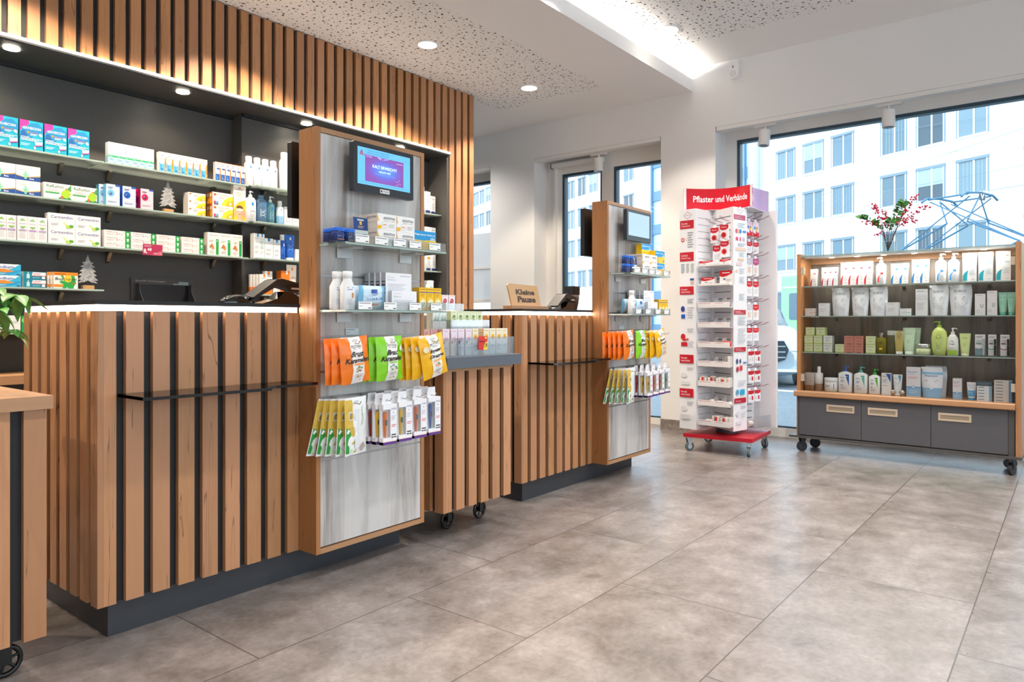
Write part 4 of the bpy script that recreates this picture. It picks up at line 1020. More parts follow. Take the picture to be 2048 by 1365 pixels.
# ---- sunscreen on the lowest right bay shelf
OR = '#f58220'
sun = carton('sunscreen_box', .066, .022, .153, '#f0f0ee', [('r', .52, .86, .76, 1, OR), ('l', .15, .82, .85, .78, 1, '#9a9aa0'), ('r', 0, 0, 1, .37, OR), ('r', 0, .355, 1, .37, '#ffb347'), ('t', '50+', .12, .43, .30, .06, '#e9713a'), ('l', .15, .58, .75, .50, 2, '#a7a7ad'), ('l', .1, .32, .9, .24, 2, '#ffd7a8'), ('l', .5, .16, .85, .10, 1, '#ffd7a8')], side='#d6d2cd', sart=[('r', 0, 0, 1, .37, OR), ('r', .3, .05, .7, .14, K_), ('r', .3, .18, .7, .27, K_)]); tag(sun, None, 'sunscreen box')
for k, lb in enumerate(('front', 'second', 'third', 'rearmost')):
    o = sun if k == 0 else dup(sun)
    o.location = (3.100-.011*k, 4.885+.023*k, ZD); tag(o, '%s of the four orange-footed white cartons by the terminal' % lb, None, 'orange-footed white cartons')
carton('sunscreen_box', .064, .035, .182, '#f0f0ee', [('r', .40, .84, .64, 1, OR), ('l', .15, .78, .85, .74, 1, '#9a9aa0'), ('r', 0, 0, 1, .38, OR), ('r', 0, .40, 1, .44, '#35a7dc'), ('t', '50+', .12, .49, .34, .05, '#e9713a'), ('l', .1, .6, .8, .54, 2, '#7fa8b8')], label='taller white and orange carton with a blue line', cat='sunscreen box', side='#d6d2cd', loc=(3.168, 4.925, ZD))
carton('sunscreen_box', .07, .04, .105, '#f0f0ee', [('r', .40, .80, .64, 1, OR)], label='small white carton with orange tab behind the terminal', cat='sunscreen box', side='#d6d2cd', loc=(3.245, 4.93, ZD))
carton('sunscreen_box', .075, .07, .192, OR, [('r', .55, .86, .78, 1, '#f7f3ee'), ('e', .75, .55, .14, .06, '#7cc04f'), ('e', .62, .42, .2, .04, '#4fa8d8'), ('t', '50', .12, .2, .4, .12, '#ffffff')], label='solid orange carton standing behind the terminal', cat='sunscreen box', side='#e8721a', loc=(3.310, 4.93, ZD))
o = cream_tube('sunscreen_tube', .094, .245, .05, '#f3e6da', [('p', [(.44, .80), (.50, .92), (.64, .92), (.60, .79)], OR), ('l', .2, .75, .85, .72, 1, '#c9bdb4'), ('e', .50, .52, .10, .04, '#f7b21d'), ('l', .65, .55, .9, .50, 1, '#5a5a60'), ('l', .55, .38, .9, .28, 2, '#f3c24a')], OR, label='pale peach sunscreen tube standing beside the first tower'); o.location = (3.388, 4.93, ZD)

# ---- right end of the niche, between first tower and slats
NB = '#24346b'
def reccard(w_, h_, x, z, lb, extra=(), y=4.93): return carton('cosmetics_box', w_, .05, h_, '#edf0f3', [('r', 0, 0, 1, .12, NB), ('e', .5, .12, .5, .05, NB), ('l', .25, .85, .8, .80, 1, '#6a7080'), ('e', .5, .55, .08, .03, '#4a5060'), ('l', .25, .45, .75, .25, 4, '#b9c0ca')]+list(extra), label=lb, cat='cosmetics box', side='#d9dde2', loc=(x, y, z))
reccard(.066, .215, 4.90, ZA, 'taller navy footed white carton, top shelf past the tower')
reccard(.060, .180, 4.972, ZA, 'shorter navy footed white carton, top shelf past the tower')
reccard(.062, .255, 4.82, ZA, 'tallest navy footed carton, mostly behind the tower edge')
reccard(.070, .150, 4.895, ZB, 'left plain white carton on the second shelf past the tower')
reccard(.070, .150, 4.970, ZB, 'right plain white carton on the second shelf past the tower')
def recb(x, lb, band):
    o = vessel('lotion_bottle', [(0, .034, .03, 3), (.003, .036, .032, 3), (.175, .036, .032, 3), (.19, .025, .025)], '#eef0f3', [('r', .02, 0, .98, .14, NB), ('r', .15, .66, .85, .80, band), ('l', .2, .6, .8, .3, 5, '#b9c0ca')], (.004, .17), [(.19, .022, .022), (.23, .022, .022)], '#f3f3f3', label=lb, cat='bottle'); o.location = (x, 4.93, ZC)
recb(4.905, 'white bottle with orange band on the third shelf past the tower', '#f5a23c')
recb(4.978, 'plain white bottle on the third shelf past the tower', '#e3e7ec')
o = vessel('cream_jar', [(0, .052, .052), (.003, .055, .055), (.075, .055, .055), (.078, .052, .052)], '#e9eceb', [('p', [(.2, .2), (.3, .8), (.5, .5), (.4, .15)], '#8fd0b5'), ('l', .55, .7, .9, .3, 3, '#b9c0c4')], (.005, .075), [(.078, .056, .056), (.105, .056, .056), (.107, .053, .053)], '#f4f4f4', 'lid', label='large white cream jar on the lowest shelf past the tower', cat='cream jar'); o.location = (4.925, 4.93, 1.393)
# ================================================================ goods on the two display towers
def bag_fn(w_, h_, bulge, ph=0):
    def f(u, v, off):
        a, b = 2*u-1, 2*v-1
        k = max(0, 1-abs(a)**2.6)*max(0, 1-abs(b)**3.2)
        cr = .0022*(math.sin(9*a+4*b+ph)+math.sin(15*b-5*a+ph*2))*k**.5
        return Vector((w_*(u-.5)*(1-.03*(1-abs(b)**4)), -bulge*k-cr-off-.0004*(off > 0), h_*(v-1)))
    f.sub = 6
    return f
def hang_bag(name, w_, h_, bulge, col, art, lb=None, cat='bag', ph=0, mat=None):
    """origin at the hang hole edge (top middle)"""
    f = bag_fn(w_, h_, bulge, ph); m = MB(mat or flat(col, .32)); n, q = 9, 14
    for sgn in (1, -1):
        vs = []
        for j in range(q+1):
            for i in range(n+1):
                p = f(i/n, j/q, 0); vs.append((p.x, p.y*sgn if sgn > 0 else -p.y*.8, p.z))
        fs = [(j*(n+1)+i, j*(n+1)+i+1, (j+1)*(n+1)+i+1, (j+1)*(n+1)+i) for j in range(q) for i in range(n)]
        m.add(vs, fs if sgn > 0 else [t[::-1] for t in fs], None, True)
    m.art(art, f, .0004, .0010)
    o = m.build(name); tag(o, lb, cat); return o
def pect(word1, word2, col2, dots):
    return [('g', .30, 0, .70, 1, '#f1ede8'), ('e', .5, .92, .12, .035, '#cfcac6'), ('t', 'PECTORAL', .32, .775, .36, .055, '#3a3030', .0), ('l', .38, .765, .62, .735, 1, '#8a8080'),
            ('t', word1, .28, .58, .44, .12, '#2a1c18', .03, .35), ('t', word2, .10 if len(word2) > 7 else .24, .45, .80 if len(word2) > 7 else .54, .11, '#2a1c18', .03, .35), ('r', .36, .40, .66, .435, col2)] + \
           [('e', x, z, .035, .02, c) for x, z, c in dots]+[('l', .37, .20, .63, .12, 3, '#9a9490'), ('r', .52, .07, .56, .095, '#d9364a')]
BAGS = (('orange', '#f47b12', pect('Brust', 'Karamellen', '#f28a30', [(.42, .32, '#6fb08c'), (.5, .35, '#4f9f7c'), (.58, .33, '#5fb08c'), (.56, .27, '#c8643c'), (.44, .26, '#6f9f4c'), (.5, .28, '#b8464c')])),
        ('green', '#86d41c', pect('Brust', 'Karamellen', '#a6dd6a', [(.42, .32, '#6fb08c'), (.5, .35, '#4f9f7c'), (.58, .31, '#3f9f5c'), (.62, .27, '#b8464c'), (.44, .26, '#6f9f4c')])+[('e', .84, .73, .10, .07, '#dfe8d0')]),
        ('yellow', '#f6b90f', pect('Ingwer', 'Orange', '#f6b04c', [(.44, .30, '#f0a03c'), (.52, .33, '#3f9f5c'), (.56, .30, '#f28a50'), (.50, .27, '#f6b878')])+[('e', .16, .72, .10, .07, '#efe0b8')]))
WHITEBOX = '#eeeeF1'.lower()
def tower_goods(X, place, second=False):
    D = X-1.852
    G = lambda s_: s_+' on the '+place
    zu, zl = 1.4405, 1.1605
    # --- upper shelf
    jar = vessel('supplement_jar', [(0, .024, .024), (.002, .027, .027), (.036, .027, .027), (.040, .024, .024)], '#23366f', [('l', .1, .8, .9, .2, 3, '#8fa0cc'), ('r', .1, .04, .9, .12, '#c98d4b')], (.004, .036), [(.040, .0275, .0275), (.054, .0275, .0275), (.056, .026, .026)], '#1d63c6', 'lid', cat='jar', rough=.2)
    pos = [(1.850, 2.372, zu, 'front left'), (1.908, 2.376, zu, 'front right'), (1.858, 2.434, zu, 'rear')] if not second else [(1.852, 2.375, zu, 'lower left'), (1.852, 2.375, zu+.0565, 'upper left'), (1.912, 2.375, zu, 'lower right'), (1.912, 2.375, zu+.0565, 'upper right')]
    for k, (x, y, z, lb) in enumerate(pos):
        o = jar if k == 0 else dup(jar)
        o.location = (x+D, y, z); tag(o, '%s navy blue supplement jar on the %s' % (lb, place), None, G('blue supplement jars'))
    c = MB(flat('#c8d2cb', .4)).box(-.039, .039, 0, .0012, 0, .112); c.box(-.034, .034, .0013, .022, .003, .062, CLEARP)
    c.art([('r', 0, .52, 1, 1, '#1d3f7d'), ('r', .28, .88, .72, .94, '#c8d2cb'), ('r', .42, .72, .58, .86, '#e0b44c'), ('l', .3, .69, .7, .58, 2, '#c9b27c'), ('e', .3, .28, .2, .14, '#b3c0bb'), ('e', .3, .28, .17, .12, '#c4cfc9'), ('l', .58, .4, .92, .2, 3, '#5c7a80')], FM((-.039, 0, 0), (1, 0, 0), (0, 0, 1), .078, .112, (0, -1, 0)))
    o = c.build('blister_card'); tag(o, 'blue and grey-green blister card standing on the %s' % place, 'blister card'); o.location = (1.975+D, 2.372, zu); o.rotation_euler = (-.08, 0, 0)
    ad = carton('vitamin_box', .108, .13, .0685, '#f4f2ee', [('p', [(0, .52), (0, .95), (.08, .52)], '#f7b81c'), ('p', [(0, 0), (0, .26), (.20, .26), (.20, .05)], '#f7b81c'), ('t', 'ADDITIVA', .30, .66, .62, .15, '#2b2c55', .014), ('t', 'Vitamin C + Zink', .34, .54, .56, .07, '#a5806c'),
        ('e', .36, .30, .14, .20, '#c9c2bb'), ('e', .36, .30, .125, .18, '#f6f4f0'), ('r', .28, .27, .44, .33, '#e88a3c'), ('l', .58, .40, .92, .14, 4, '#c6c3c6')], side='#e0d5c8', sart=[('t', 'ADDITIVA', .45, .72, .5, .13, '#4a3c50', .01), ('l', .1, .5, .9, .45, 1, '#a89c98')]); tag(ad, None, 'vitamin box')
    for k, (x, z, lb) in enumerate(((2.098, 0, 'lower left'), (2.208, 0, 'lower right'), (2.098, .069, 'upper left'), (2.208, .069, 'upper right'))):
        o = ad if k == 0 else dup(ad)
        o.location = (x+D, 2.415, zu+z); tag(o, '%s white and yellow vitamin box on the %s' % (lb, place), None, G('white and yellow vitamin boxes'))
    mg = carton('vitamin_box', .146, .045, .089, '#f8cf1d', [('p', [(0, .52), (0, 1), (1, 1), (1, .56), (.6, .54), (.45, .50)], '#1f98d6'), ('t', 'Magnesium Verla', .05, .74, .76, .12, '#ffffff', .014), ('t', '300', .83, .74, .13, .11, '#d8eefa'), ('t', 'uno', .74, .52, .2, .16, '#e8f6fc', .02, .3), ('e', .24, .20, .18, .17, '#f2a01e'), ('e', .26, .19, .12, .12, '#f6b64a'), ('l', .06, .45, .5, .42, 1, '#c9a51c'), ('p', [(.80, .2), (.88, .34), (.96, .2), (.88, .08)], '#5a8fb8')], side='#e6b912', top='#2fa4de'); tag(mg, None, 'vitamin box')
    for k in range(3 if second else 1):
        o = mg if k == 0 else dup(mg)
        if k == 2: o['label'] = 'x'; bpy.data.objects.remove(o); break
        x, y, z, lb = [(2.345, 2.39, 0, 'lower' if second else 'single'), (2.345, 2.39, .0895, 'upper')][k]
        o.location = (x+D, y, zu+z); tag(o, '%s yellow and blue magnesium box on the %s' % (lb, place), None, G('yellow and blue boxes'))
    if second:
        o = dup(mg, (2.262+D, 2.488, zu+.138), None, 'yellow and blue box resting behind the vitamin boxes of the '+place, G('yellow and blue boxes')); o.location = (2.262+D, 2.455, zu+.1385)
    # --- lower shelf
    bt = vessel('lotion_bottle', [(0, .030, .018, 2.6), (.004, .033, .020, 2.6), (.095, .033, .020, 2.6), (.120, .020, .017), (.130, .019, .016)], '#eeedec', [('l', .2, .86, .8, .7, 2, '#8f9ac6'), ('r', .62, .42, .82, .62, '#d08a5c'), ('l', .15, .4, .7, .15, 4, '#bfc4d6')], (.004, .11), [(.130, .019, .016), (.131, .0215, .018), (.157, .0215, .018), (.159, .019, .016)], '#f3f2f1', cat='bottle', rough=.3); tag(bt, None, 'bottle')
    for k, (x, y, lb) in enumerate(((1.900, 2.372, 'front'), (1.882, 2.418, 'rear'))[: 1 if second else 2]):
        o = bt if k == 0 else dup(bt)
        o.location = (x+D+(.03 if second else 0), y, zl); tag(o, '%s white lotion bottle on the lower shelf of the %s' % (lb, place), None, G('white lotion bottles'))
    wp = hang_bag('wipes_pack', .150, .104, .020, '#cfe6f4', [('g', .84, 0, 1, 1, '#7cc0e4'), ('g', 0, 0, .12, 1, '#7cc0e4'), ('r', .38, .70, .62, .86, '#2348a4'), ('t', 'Medline', .42, .74, .16, .07, '#dfe8f8'), ('l', .4, .66, .6, .6, 1, '#6f86c0'), ('t', 'a s m b a d', .22, .42, .56, .12, '#3a66b4'), ('r', .26, .18, .50, .28, '#f58b1f'), ('r', .52, .18, .64, .28, '#f6cfb8')], cat='wipes pack', ph=1)
    for k, lb in enumerate(('front', 'middle', 'rear')):
        o = wp if k == 0 else dup(wp)
        o.location = (2.046+D-.022*k+(.02 if second else 0), 2.386+.035*k, zl+.105); o.rotation_euler = (.12, 0, 0); tag(o, '%s pale blue wipes pack on the lower shelf of the %s' % (lb, place), None, G('pale blue wipes packs'))
    bx = carton('dressing_box', .155, .028, .166, WHITEBOX, [('t', 'Penta fluor', .08, .86, .26, .05, '#c3c6ce'), ('t', 'Balance', .08, .79, .3, .05, '#b5b8c2'), ('l', .55, .95, .95, .9, 1, '#b5b8c2'), ('l', .08, .72, .8, .45, 7, '#c6c8d0'), ('r', .82, .40, .97, .52, '#2742a0')], side='#b9b9bd', sart=[('r', .1, .55, .9, .60, '#40414a'), ('r', .1, .65, .9, .70, '#40414a'), ('r', .1, .45, .9, .48, '#40414a'), ('r', .1, .75, .9, .78, '#40414a')]); tag(bx, None, 'dressing box')
    for k, lb in enumerate(('front', 'second', 'third', 'rearmost')):
        o = bx if k == 0 else dup(bx)
        o.location = (2.192+D-.006*k, 2.392+.0305*k, zl); tag(o, '%s tall white box on the lower shelf of the %s' % (lb, place), None, G('tall white boxes'))
    carton('dressing_box', .150, .018, .086, '#f1f1f3', [('t', 'Penta fluor', .08, .82, .3, .08, '#c3c6ce'), ('t', 'Balance', .08, .66, .28, .09, '#a5a8b4'), ('l', .08, .55, .85, .22, 5, '#c6c8d0'), ('r', .82, .05, .97, .26, '#2742a0')], label='low white box in front of the tall white boxes, '+place, cat='dressing box', side='#c9c9cd', loc=(2.203+D, 2.362, zl))
    ye = carton('herbal_box', .0465, .045, .106, '#f7c41b', [('r', .08, .90, .92, .95, '#b58a14'), ('r', 0, .78, 1, .82, '#54509a'), ('l', .15, .74, .75, .60, 3, '#c09414'), ('e', .5, .32, .42, .20, '#f9e9a8'), ('e', .5, .26, .36, .15, '#f6f4e4'), ('p', [(.3, .12), (.42, .34), (.48, .36), (.44, .16)], '#4faf5c'), ('p', [(.5, .14), (.66, .38), (.74, .38), (.62, .16)], '#5fbf6c')], side='#e3ad12', sart=[('l', .2, .8, .8, .2, 5, '#a87f10')]); tag(ye, None, 'herbal box')
    for k in range(3):
        o = ye if k == 0 else dup(ye)
        o.location = (2.318+D+.049*k, 2.375, zl); tag(o, '%s yellow herbal carton on the lower shelf of the %s' % (('left', 'middle', 'right')[k], place), None, G('yellow herbal cartons'))
    # --- hooks and hanging packs
    hk = bpy.data.objects['display_tower' if not second else 'display_tower.001']
    def hook(x, z, l_, what):
        m = MB(METAL); m.tube([(0, -.002, .012), (0, -l_, 0), (0, -l_-.008, .012)], .0022, n=6); m.box(-.012, .012, -.004, 0, -.008, .022)
        o = m.build('display_hook'); o.location = (x+D, 2.517, z)
        tag(o, 'chrome hook carrying the %s on the %s' % (what, place), 'hook', G('chrome hooks'))
    cols = ((1.938, .17, 5 if second else 3, .160, 0, 2.385, (.0, -.10, .04)), (2.138, .17, 1 if second else 4, .158, 1, 2.385, (.0, -.04, .03)), (2.345, .23, 4, .170, 2, 2.335, (.0, -.22, .04)))
    for (x, l_, n, w_, bi, yf, rot) in cols:
        if second: yf += .02; x -= .02*bi
        hook(x, 1.018, l_, BAGS[bi][0]+' candy bags')
        nm, cc, ar = BAGS[bi]; b = None
        for k in range(n):
            if k == 0: o = b = hang_bag('candy_bag', w_, .195, .024, cc, ar, cat='candy bag', ph=bi)
            else: o = dup(b)
            o.location = (x+D-.013*k, yf+.030*k, 1.045-.002*k)
            o.rotation_euler = (rot[0]+.02*math.sin(k*2), rot[1]*(1 if k == 0 else .35), rot[2]+.05*math.sin(3*k)-(.02*k if second else 0))
            tag(o, '%s%s herbal candy bag hanging on the %s' % ('' if n == 1 else ('front ', 'second ', 'third ', 'fourth ', 'rearmost ')[k], nm, place), None, G('%s candy bags' % nm))
    n = 5
    hook(1.945, .765, .17, 'test packets')
    gl = hang_bag('swab_pack', .125, .245, .008, '#f0f1f0', [('g', 0, .48, .34, .97, '#d9b64c', -.05), ('p', [(.03, .04), (.03, .50), (.16, .50), (.42, .04)], '#2f9a3c'), ('p', [(.16, .50), (.34, .50), (.50, .04), (.42, .04)], '#d9b64c'), ('r', .14, .62, .28, .76, '#f1f1f1'), ('l', .16, .75, .26, .63, 5, '#555555'), ('tv', 'Teststäbchen', .70, .50, .08, .34, '#3f9a4c'), ('r', .40, .12, .58, .80, '#e2e6e8'), ('e', .5, .93, .10, .016, '#cfd3d3'), ('r', .14, .05, .28, .12, '#bfe0c0'), ('p', [(.62, .10), (.80, .20), (.9, .12), (.75, .04)], '#b8a8a0')], cat='swab pack', ph=3)
    for k in range(n):
        o = gl if k == 0 else dup(gl)
        o.location = (1.958+D-.014*k, 2.390+.026*k, .790-.003*k); o.rotation_euler = (.05+.03*k, -.05+.045*k, .10+.05*math.sin(k*2.2))
        tag(o, '%s green, yellow and white test packet hanging on the %s' % (('front', 'second', 'third', 'fourth', 'rearmost')[k], place), None, G('green, yellow and white packets'))
    tc = ('#f07a1e', '#f3c21f', '#ef6a1c', '#2f66b8') if not second else ('#f3c21f', '#e0443a', '#c8392f', '#2a9a5c')
    tn = ('orange', 'yellow', 'bright orange', 'blue') if not second else ('yellow', 'red', 'dark red', 'green')
    back = ('#3a5f9c', '#f3c21f', '#a83a34', '#2f66b8')
    for c in range(4):
        x = 2.105+.092*c+(.03 if second else 0); hook(x, .765, .18, tn[c]+' thermometers')
        for k in range(3):
            t = thing('thermometer_box', (x+D-.007*k, 2.352+.040*k, .575+.003*c), 0, '%s %s thermometer box hanging on the %s' % (('front', 'middle', 'rear')[k], tn[c], place), 'thermometer box', G('boxed thermometers'))
            m = MB(flat('#eeedf0', .35)); w_, h_, d = .078, .175, .026
            # card box with a window cut at the left
            m.box(-w_/2, w_/2, -d/2+.018, d/2, 0, h_); m.box(.002, w_/2, -d/2, -d/2+.018, 0, h_); m.box(-w_/2, .002, -d/2, -d/2+.018, 0, .030); m.box(-w_/2, .002, -d/2, -d/2+.018, h_-.022, h_)
            m.box(-w_/2, w_/2, -d/2-.0006, d/2+.0004, 0, .012, flat('#5b3a8c', .35))
            m.prism([(-.026, h_), (-.020, h_+.045), (.026, h_+.045), (.030, h_)], 'y', d/2-.002, d/2-.001, flat('#e6e6ea', .4))
            m.art([('t', 'scala', .60, .86, .36, .06, '#6a5fa8', .0), ('e', .76, .79, .03, .014, '#6a5fa8'), ('l', .60, .5, .94, .42, 2, '#d8504c'), ('r', .60, .22, .94, .25, '#33343a'), ('r', .60, .16, .74, .19, '#33343a'), ('r', .78, .16, .94, .19, '#33343a'), ('l', .60, .72, .9, .6, 3, '#c0bfca'), ('r', 0, .068, 1, .076, '#e08a3c')], front_map(w_, d, h_))
            m.build('card_box', t)
            cc = tc[c] if k == 0 else back[(c+k) % 4]
            p = MB(flat(cc, .3)); p.loft([(.030, .003, .003), (.038, .005, .004), (.095, .0085, .006), (.135, .0090, .006), (.143, .006, .005)], n=12, cx=-.019, cy=-.003); p.box(-.0245, -.0135, -.0105, -.0085, .085, .108, flat('#5c6266', .3)); p.build('thermometer', t)
            if k == 0: MB(VASEG).box(-w_/2, .002, -d/2, -d/2+.0006, .031, h_-.023).build('window_film', t)
    m = MB(flat('#dfe9ee', .4)).box(-.036, .036, -.001, 0, 0, .028).art([('l', .06, .92, .7, .72, 1, '#5a6a76'), ('l', .06, .5, .3, .2, 2, '#8a9aa6')], FM((-.036, -.001, 0), (1, 0, 0), (0, 0, 1), .072, .028, (0, -1, 0)))
    o = m.build('price_card', hk); o.location = (.19, -.001, 1.052)
tower_goods(1.852, 'tower nearest the camera')
tower_goods(4.243, 'far tower', True)

def monitor(loc, tilt, label, lit):
    t = thing('advertising_screen', loc, tilt, label, 'screen', 'advertising screens on the towers')
    w_, h_ = .355, .216
    m = MB(flat('#2a2e33', .35)); m.rbox(-w_/2, w_/2, -.014, .014, -h_/2, h_/2, .008, axis='y'); m.build('housing', t)
    f = FM((-w_/2+.022, -.0145, -h_/2+.034), (1, 0, 0), (0, 0, 1), w_-.044, h_-.054, (0, -1, 0))
    if lit:
        m = MB(emit('#62aee0', .40, 'screen_blue')); m.quad(f(0, 0, 0), f(1, 0, 0), f(1, 1, 0), f(0, 1, 0))
        E = lambda c, s_=.38: emit(c, s_, 'screen_'+c.strip('#'))
        m.art([('r', .135, .10, .865, .82, E('#7d4a9a'))]+[('e', .5, .46, .36-.05*i, .34-.05*i, E(c)) for i, c in enumerate(('#7a4ea4', '#7056b0', '#6462bf', '#5b70cc', '#567fd4'))]+
              [('t', 'KALT ERWISCHT?', .27, .50, .46, .085, E('#cfe0ff', .9), .004), ('t', 'NICHT MIT', .39, .39, .22, .055, E('#cfe0ff', .9)), ('r', .30, .335, .70, .342, E('#8fa0e6')),
               ('t', 'A', .04, .80, .06, .13, E('#b02a3a'), .03), ('r', .03, .79, .13, .81, E('#b02a3a')), ('t', '3 Monate, schon freigeschaltet?', .17, .915, .42, .04, E('#30506a')), ('t', 'Alle Antworten in unserer App', .17, .85, .40, .04, E('#30506a')),
               ('r', 0, .055, 1, .060, E('#30506a')), ('r', 0, .835, .13, .838, E('#30506a')), ('r', .87, .835, 1, .838, E('#30506a')), ('t', 'TO GO:', .15, .75, .11, .05, E('#d8c8ee')), ('l', .72, .76, .84, .72, 1, E('#c8b8de'))]+
              [('p', [(.42+.004*k, .74), (.36+.035*k, .80), (.37+.035*k, .815)], E('#cfe0ff')) for k in range(0, 7)]+[('e', .72+.02*(k % 4)*1.3, .14+.045*(k // 2), .008, .012, E('#b9a6e0')) for k in range(7)], f, .0001, .0002)
    else:
        m = MB(emit('#9fb9c6', .26, 'screen_pale')); m.quad(f(0, 0, 0), f(1, 0, 0), f(1, 1, 0), f(0, 1, 0))  # pale tone of the blank screen is put in as faint emission
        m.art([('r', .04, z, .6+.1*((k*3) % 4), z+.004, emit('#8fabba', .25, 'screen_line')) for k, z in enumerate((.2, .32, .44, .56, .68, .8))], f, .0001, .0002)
    m.build('screen', t)
    if lit: MB(flat('#d8d8d8', .4)).box(-.028, .028, -.0150, -.0142, -h_/2+.008, -h_/2+.026).art([('e', .15, .5, .1, .28, '#44444a'), ('l', .32, .7, .9, .3, 1, '#8a8a90')], FM((-.028, -.015, -h_/2+.008), (1, 0, 0), (0, 0, 1), .056, .018, (0, -1, 0))).build('logo_plate', t)
    MB(flat('#2a2e33', .4)).box(-.05, .05, .0145, .062, -.05, .05).build('wall_mount', t)
    return t
monitor((2.165, 2.455, 1.786), 0, 'lit advertising screen with purple picture on the tower nearest the camera', True)
monitor((4.556, 2.455, 1.786), 0, 'pale blank screen on the far tower', False)
for x, lb in ((2.10, 'black cashier monitor seen edge-on behind the tower nearest the camera'), (4.48, 'black cashier monitor seen edge-on behind the far tower')):
    t = thing('cashier_monitor', (x, 2.71, 1.735), 0, lb, 'monitor', 'black cashier monitors')
    MB(flat('#1a1b1e', .4)).rbox(-.245, .245, -.012, .020, -.165, .168, .006, axis='y').build('housing', t)
    MB(flat('#101114', .1)).box(-.235, .235, .0202, .0212, -.15, .155).build('screen', t)
    MB(flat('#1a1b1e', .5)).box(-.05, .05, -.068, -.0125, -.05, .05).build('wall_mount', t)

# ================================================================ tiered soap display on the mobile counter
def step_box(pts, nm, art, col, lb, side, grp, w_=.050, h_=.140, place='', sart=()):
    o = carton('soap_box', w_, .045, h_, col, art, side=side, sart=sart); tag(o, None, 'soap box')
    n = len(pts)
    for k, p in enumerate(pts):
        q = o if k == 0 else dup(o)
        q.location = p; tag(q, ('%s of %s %s' % (nth(k, n), NUM[n], lb)) if n > 1 else lb, None, grp)
st = thing('tiered_stand', (2.62, 2.50, .930), 0, 'clear acrylic three-step stand on the wheeled counter', 'display stand')
m = MB(ACRYL); m.box(-.03, .475, .085, .20, .0005, .137); m.box(-.05, .36, .20, .33, .0005, .240); m.build('steps', st)
m = MB(ACRYL); m.box(-.03, .545, -.016, -.013, .0005, .095); m.box(-.03, .43, .068, .071, .137, .188); m.box(-.03, .34, .18, .183, .240, .278); m.box(.542, .545, -.013, .085, .0005, .095); m.build('front_lip', st)
def flower(cols, cx=.5, cz=.42, r=.3):
    return [('e', cx+r*.55*math.cos(a*PI/3), cz+r*.22*math.sin(a*PI/3), r*.42, r*.16, cols[0]) for a in range(6)]+[('e', cx, cz, r*.35, r*.13, cols[1])]
rose = [('r', 0, .55, 1, 1, '#eadbe6'), ('l', .2, .95, .8, .9, 1, '#b9a0b5')]+flower(('#e8b8cc', '#d98aa8'), .52, .62, .28)+[('p', [(.05, .50), (.2, .58), (.3, .50), (.18, .44)], '#4a4038'), ('p', [(.8, .52), (.95, .44), (.88, .40)], '#a8b04c'), ('t', 'WILD ROSE', .2, .28, .6, .04, '#6a6470'), ('l', .3, .24, .7, .18, 2, '#b5b0bc')]
marig = [('r', 0, .62, 1, 1, '#efe3c4'), ('l', .2, .95, .8, .9, 1, '#b9a880')]+flower(('#f3b52a', '#d98a1c'), .5, .68, .30)+[('t', 'RINGEL', .2, .34, .6, .04, '#6a6470'), ('t', 'BLUME', .2, .28, .5, .04, '#6a6470'), ('l', .3, .22, .7, .16, 2, '#b5b0bc')]
pinkb = [('r', .3, .3, .7, .9, '#c08c86'), ('l', .35, .8, .65, .4, 3, '#a8746e')]
olive = [('r', 0, .38, 1, 1, '#dde6c0'), ('l', .2, .95, .8, .9, 1, '#9aa880')]+leafart(.5, .62, .20, ((60, '#5f8a44'), (90, '#4a7a3c'), (120, '#5f8a44'), (40, '#7a9a5c'), (140, '#7a9a5c'), (0, '#c4cf4a'), (180, '#6f8a44'), (-60, '#5f8a44'), (-110, '#4a4a38')), 1.6)+[('t', 'OLIVE', .2, .26, .5, .04, '#6a6470')]
aloe = [('r', 0, .38, 1, 1, '#e2ece8')]+[('p', [(x-.07, .45), (x-.04+.02*k, .78+.04*((k*2) % 3)), (x+.06, .45)], '#3f7a66') for k, x in enumerate((.2, .36, .52, .68, .84))]+[('t', 'ALOE VERA', .2, .26, .6, .04, '#6a6470')]
pome = [('r', 0, .38, 1, 1, '#efdfe2'), ('l', .2, .95, .8, .9, 1, '#c0a0a5'), ('e', .5, .62, .26, .15, '#a8323c'), ('e', .5, .62, .13, .08, '#d8707a'), ('p', [(.1, .5), (.25, .6), (.3, .45)], '#7a2830'), ('t', 'GRANAT', .2, .26, .6, .04, '#6a6470')]
y1 = 2.535
step_box([(2.53+.054*k, y1+.03, .9305) for k in range(2)], '', pinkb, '#cfa29c', 'dusty pink soap cartons turned sideways on the stand', '#c39690', 'dusty pink soap cartons')
step_box([(x, y1, .9305) for x in (2.640, 2.700, 2.754, 2.812)], '', rose, '#f1eef2', 'white cartons with a pink rose on the lowest step', '#c9a89c', 'white cartons with a pink rose')
step_box([(x, y1+.001*k, .9305) for k, x in enumerate((2.866, 2.958, 3.012, 3.068, 3.120))], '', marig, '#f2f0ec', 'white cartons with a yellow flower on the lowest step', '#cda878', 'white cartons with a yellow flower')
o = carton('soap_box', .034, .045, .140, '#c99f6c', [('l', .2, .9, .8, .5, 4, '#b08450')], side='#c09560', label='plain tan carton side between the yellow flower cartons', cat='soap box', loc=(2.9105, y1, .9305))
step_box([(x, 2.62, 1.0675) for x in (2.655, 2.707)], '', aloe, '#f0f3f1', 'white cartons with aloe leaves on the middle step', '#cfd8cc', 'white cartons with aloe leaves', h_=.098)
step_box([(x, 2.62, 1.0675) for x in (2.790, 2.842, 2.894, 2.946, 2.998)], '', olive, '#f1f2ec', 'pale green cartons with olive twigs on the middle step', '#b9bf94', 'pale green cartons with olive twigs', h_=.098)
step_box([(x, 2.735, 1.1705) for x in (2.842, 2.897)], '', pome, '#f4efef', 'white cartons with pomegranate on the top step', '#d8b8b8', 'white cartons with pomegranate', h_=.085)
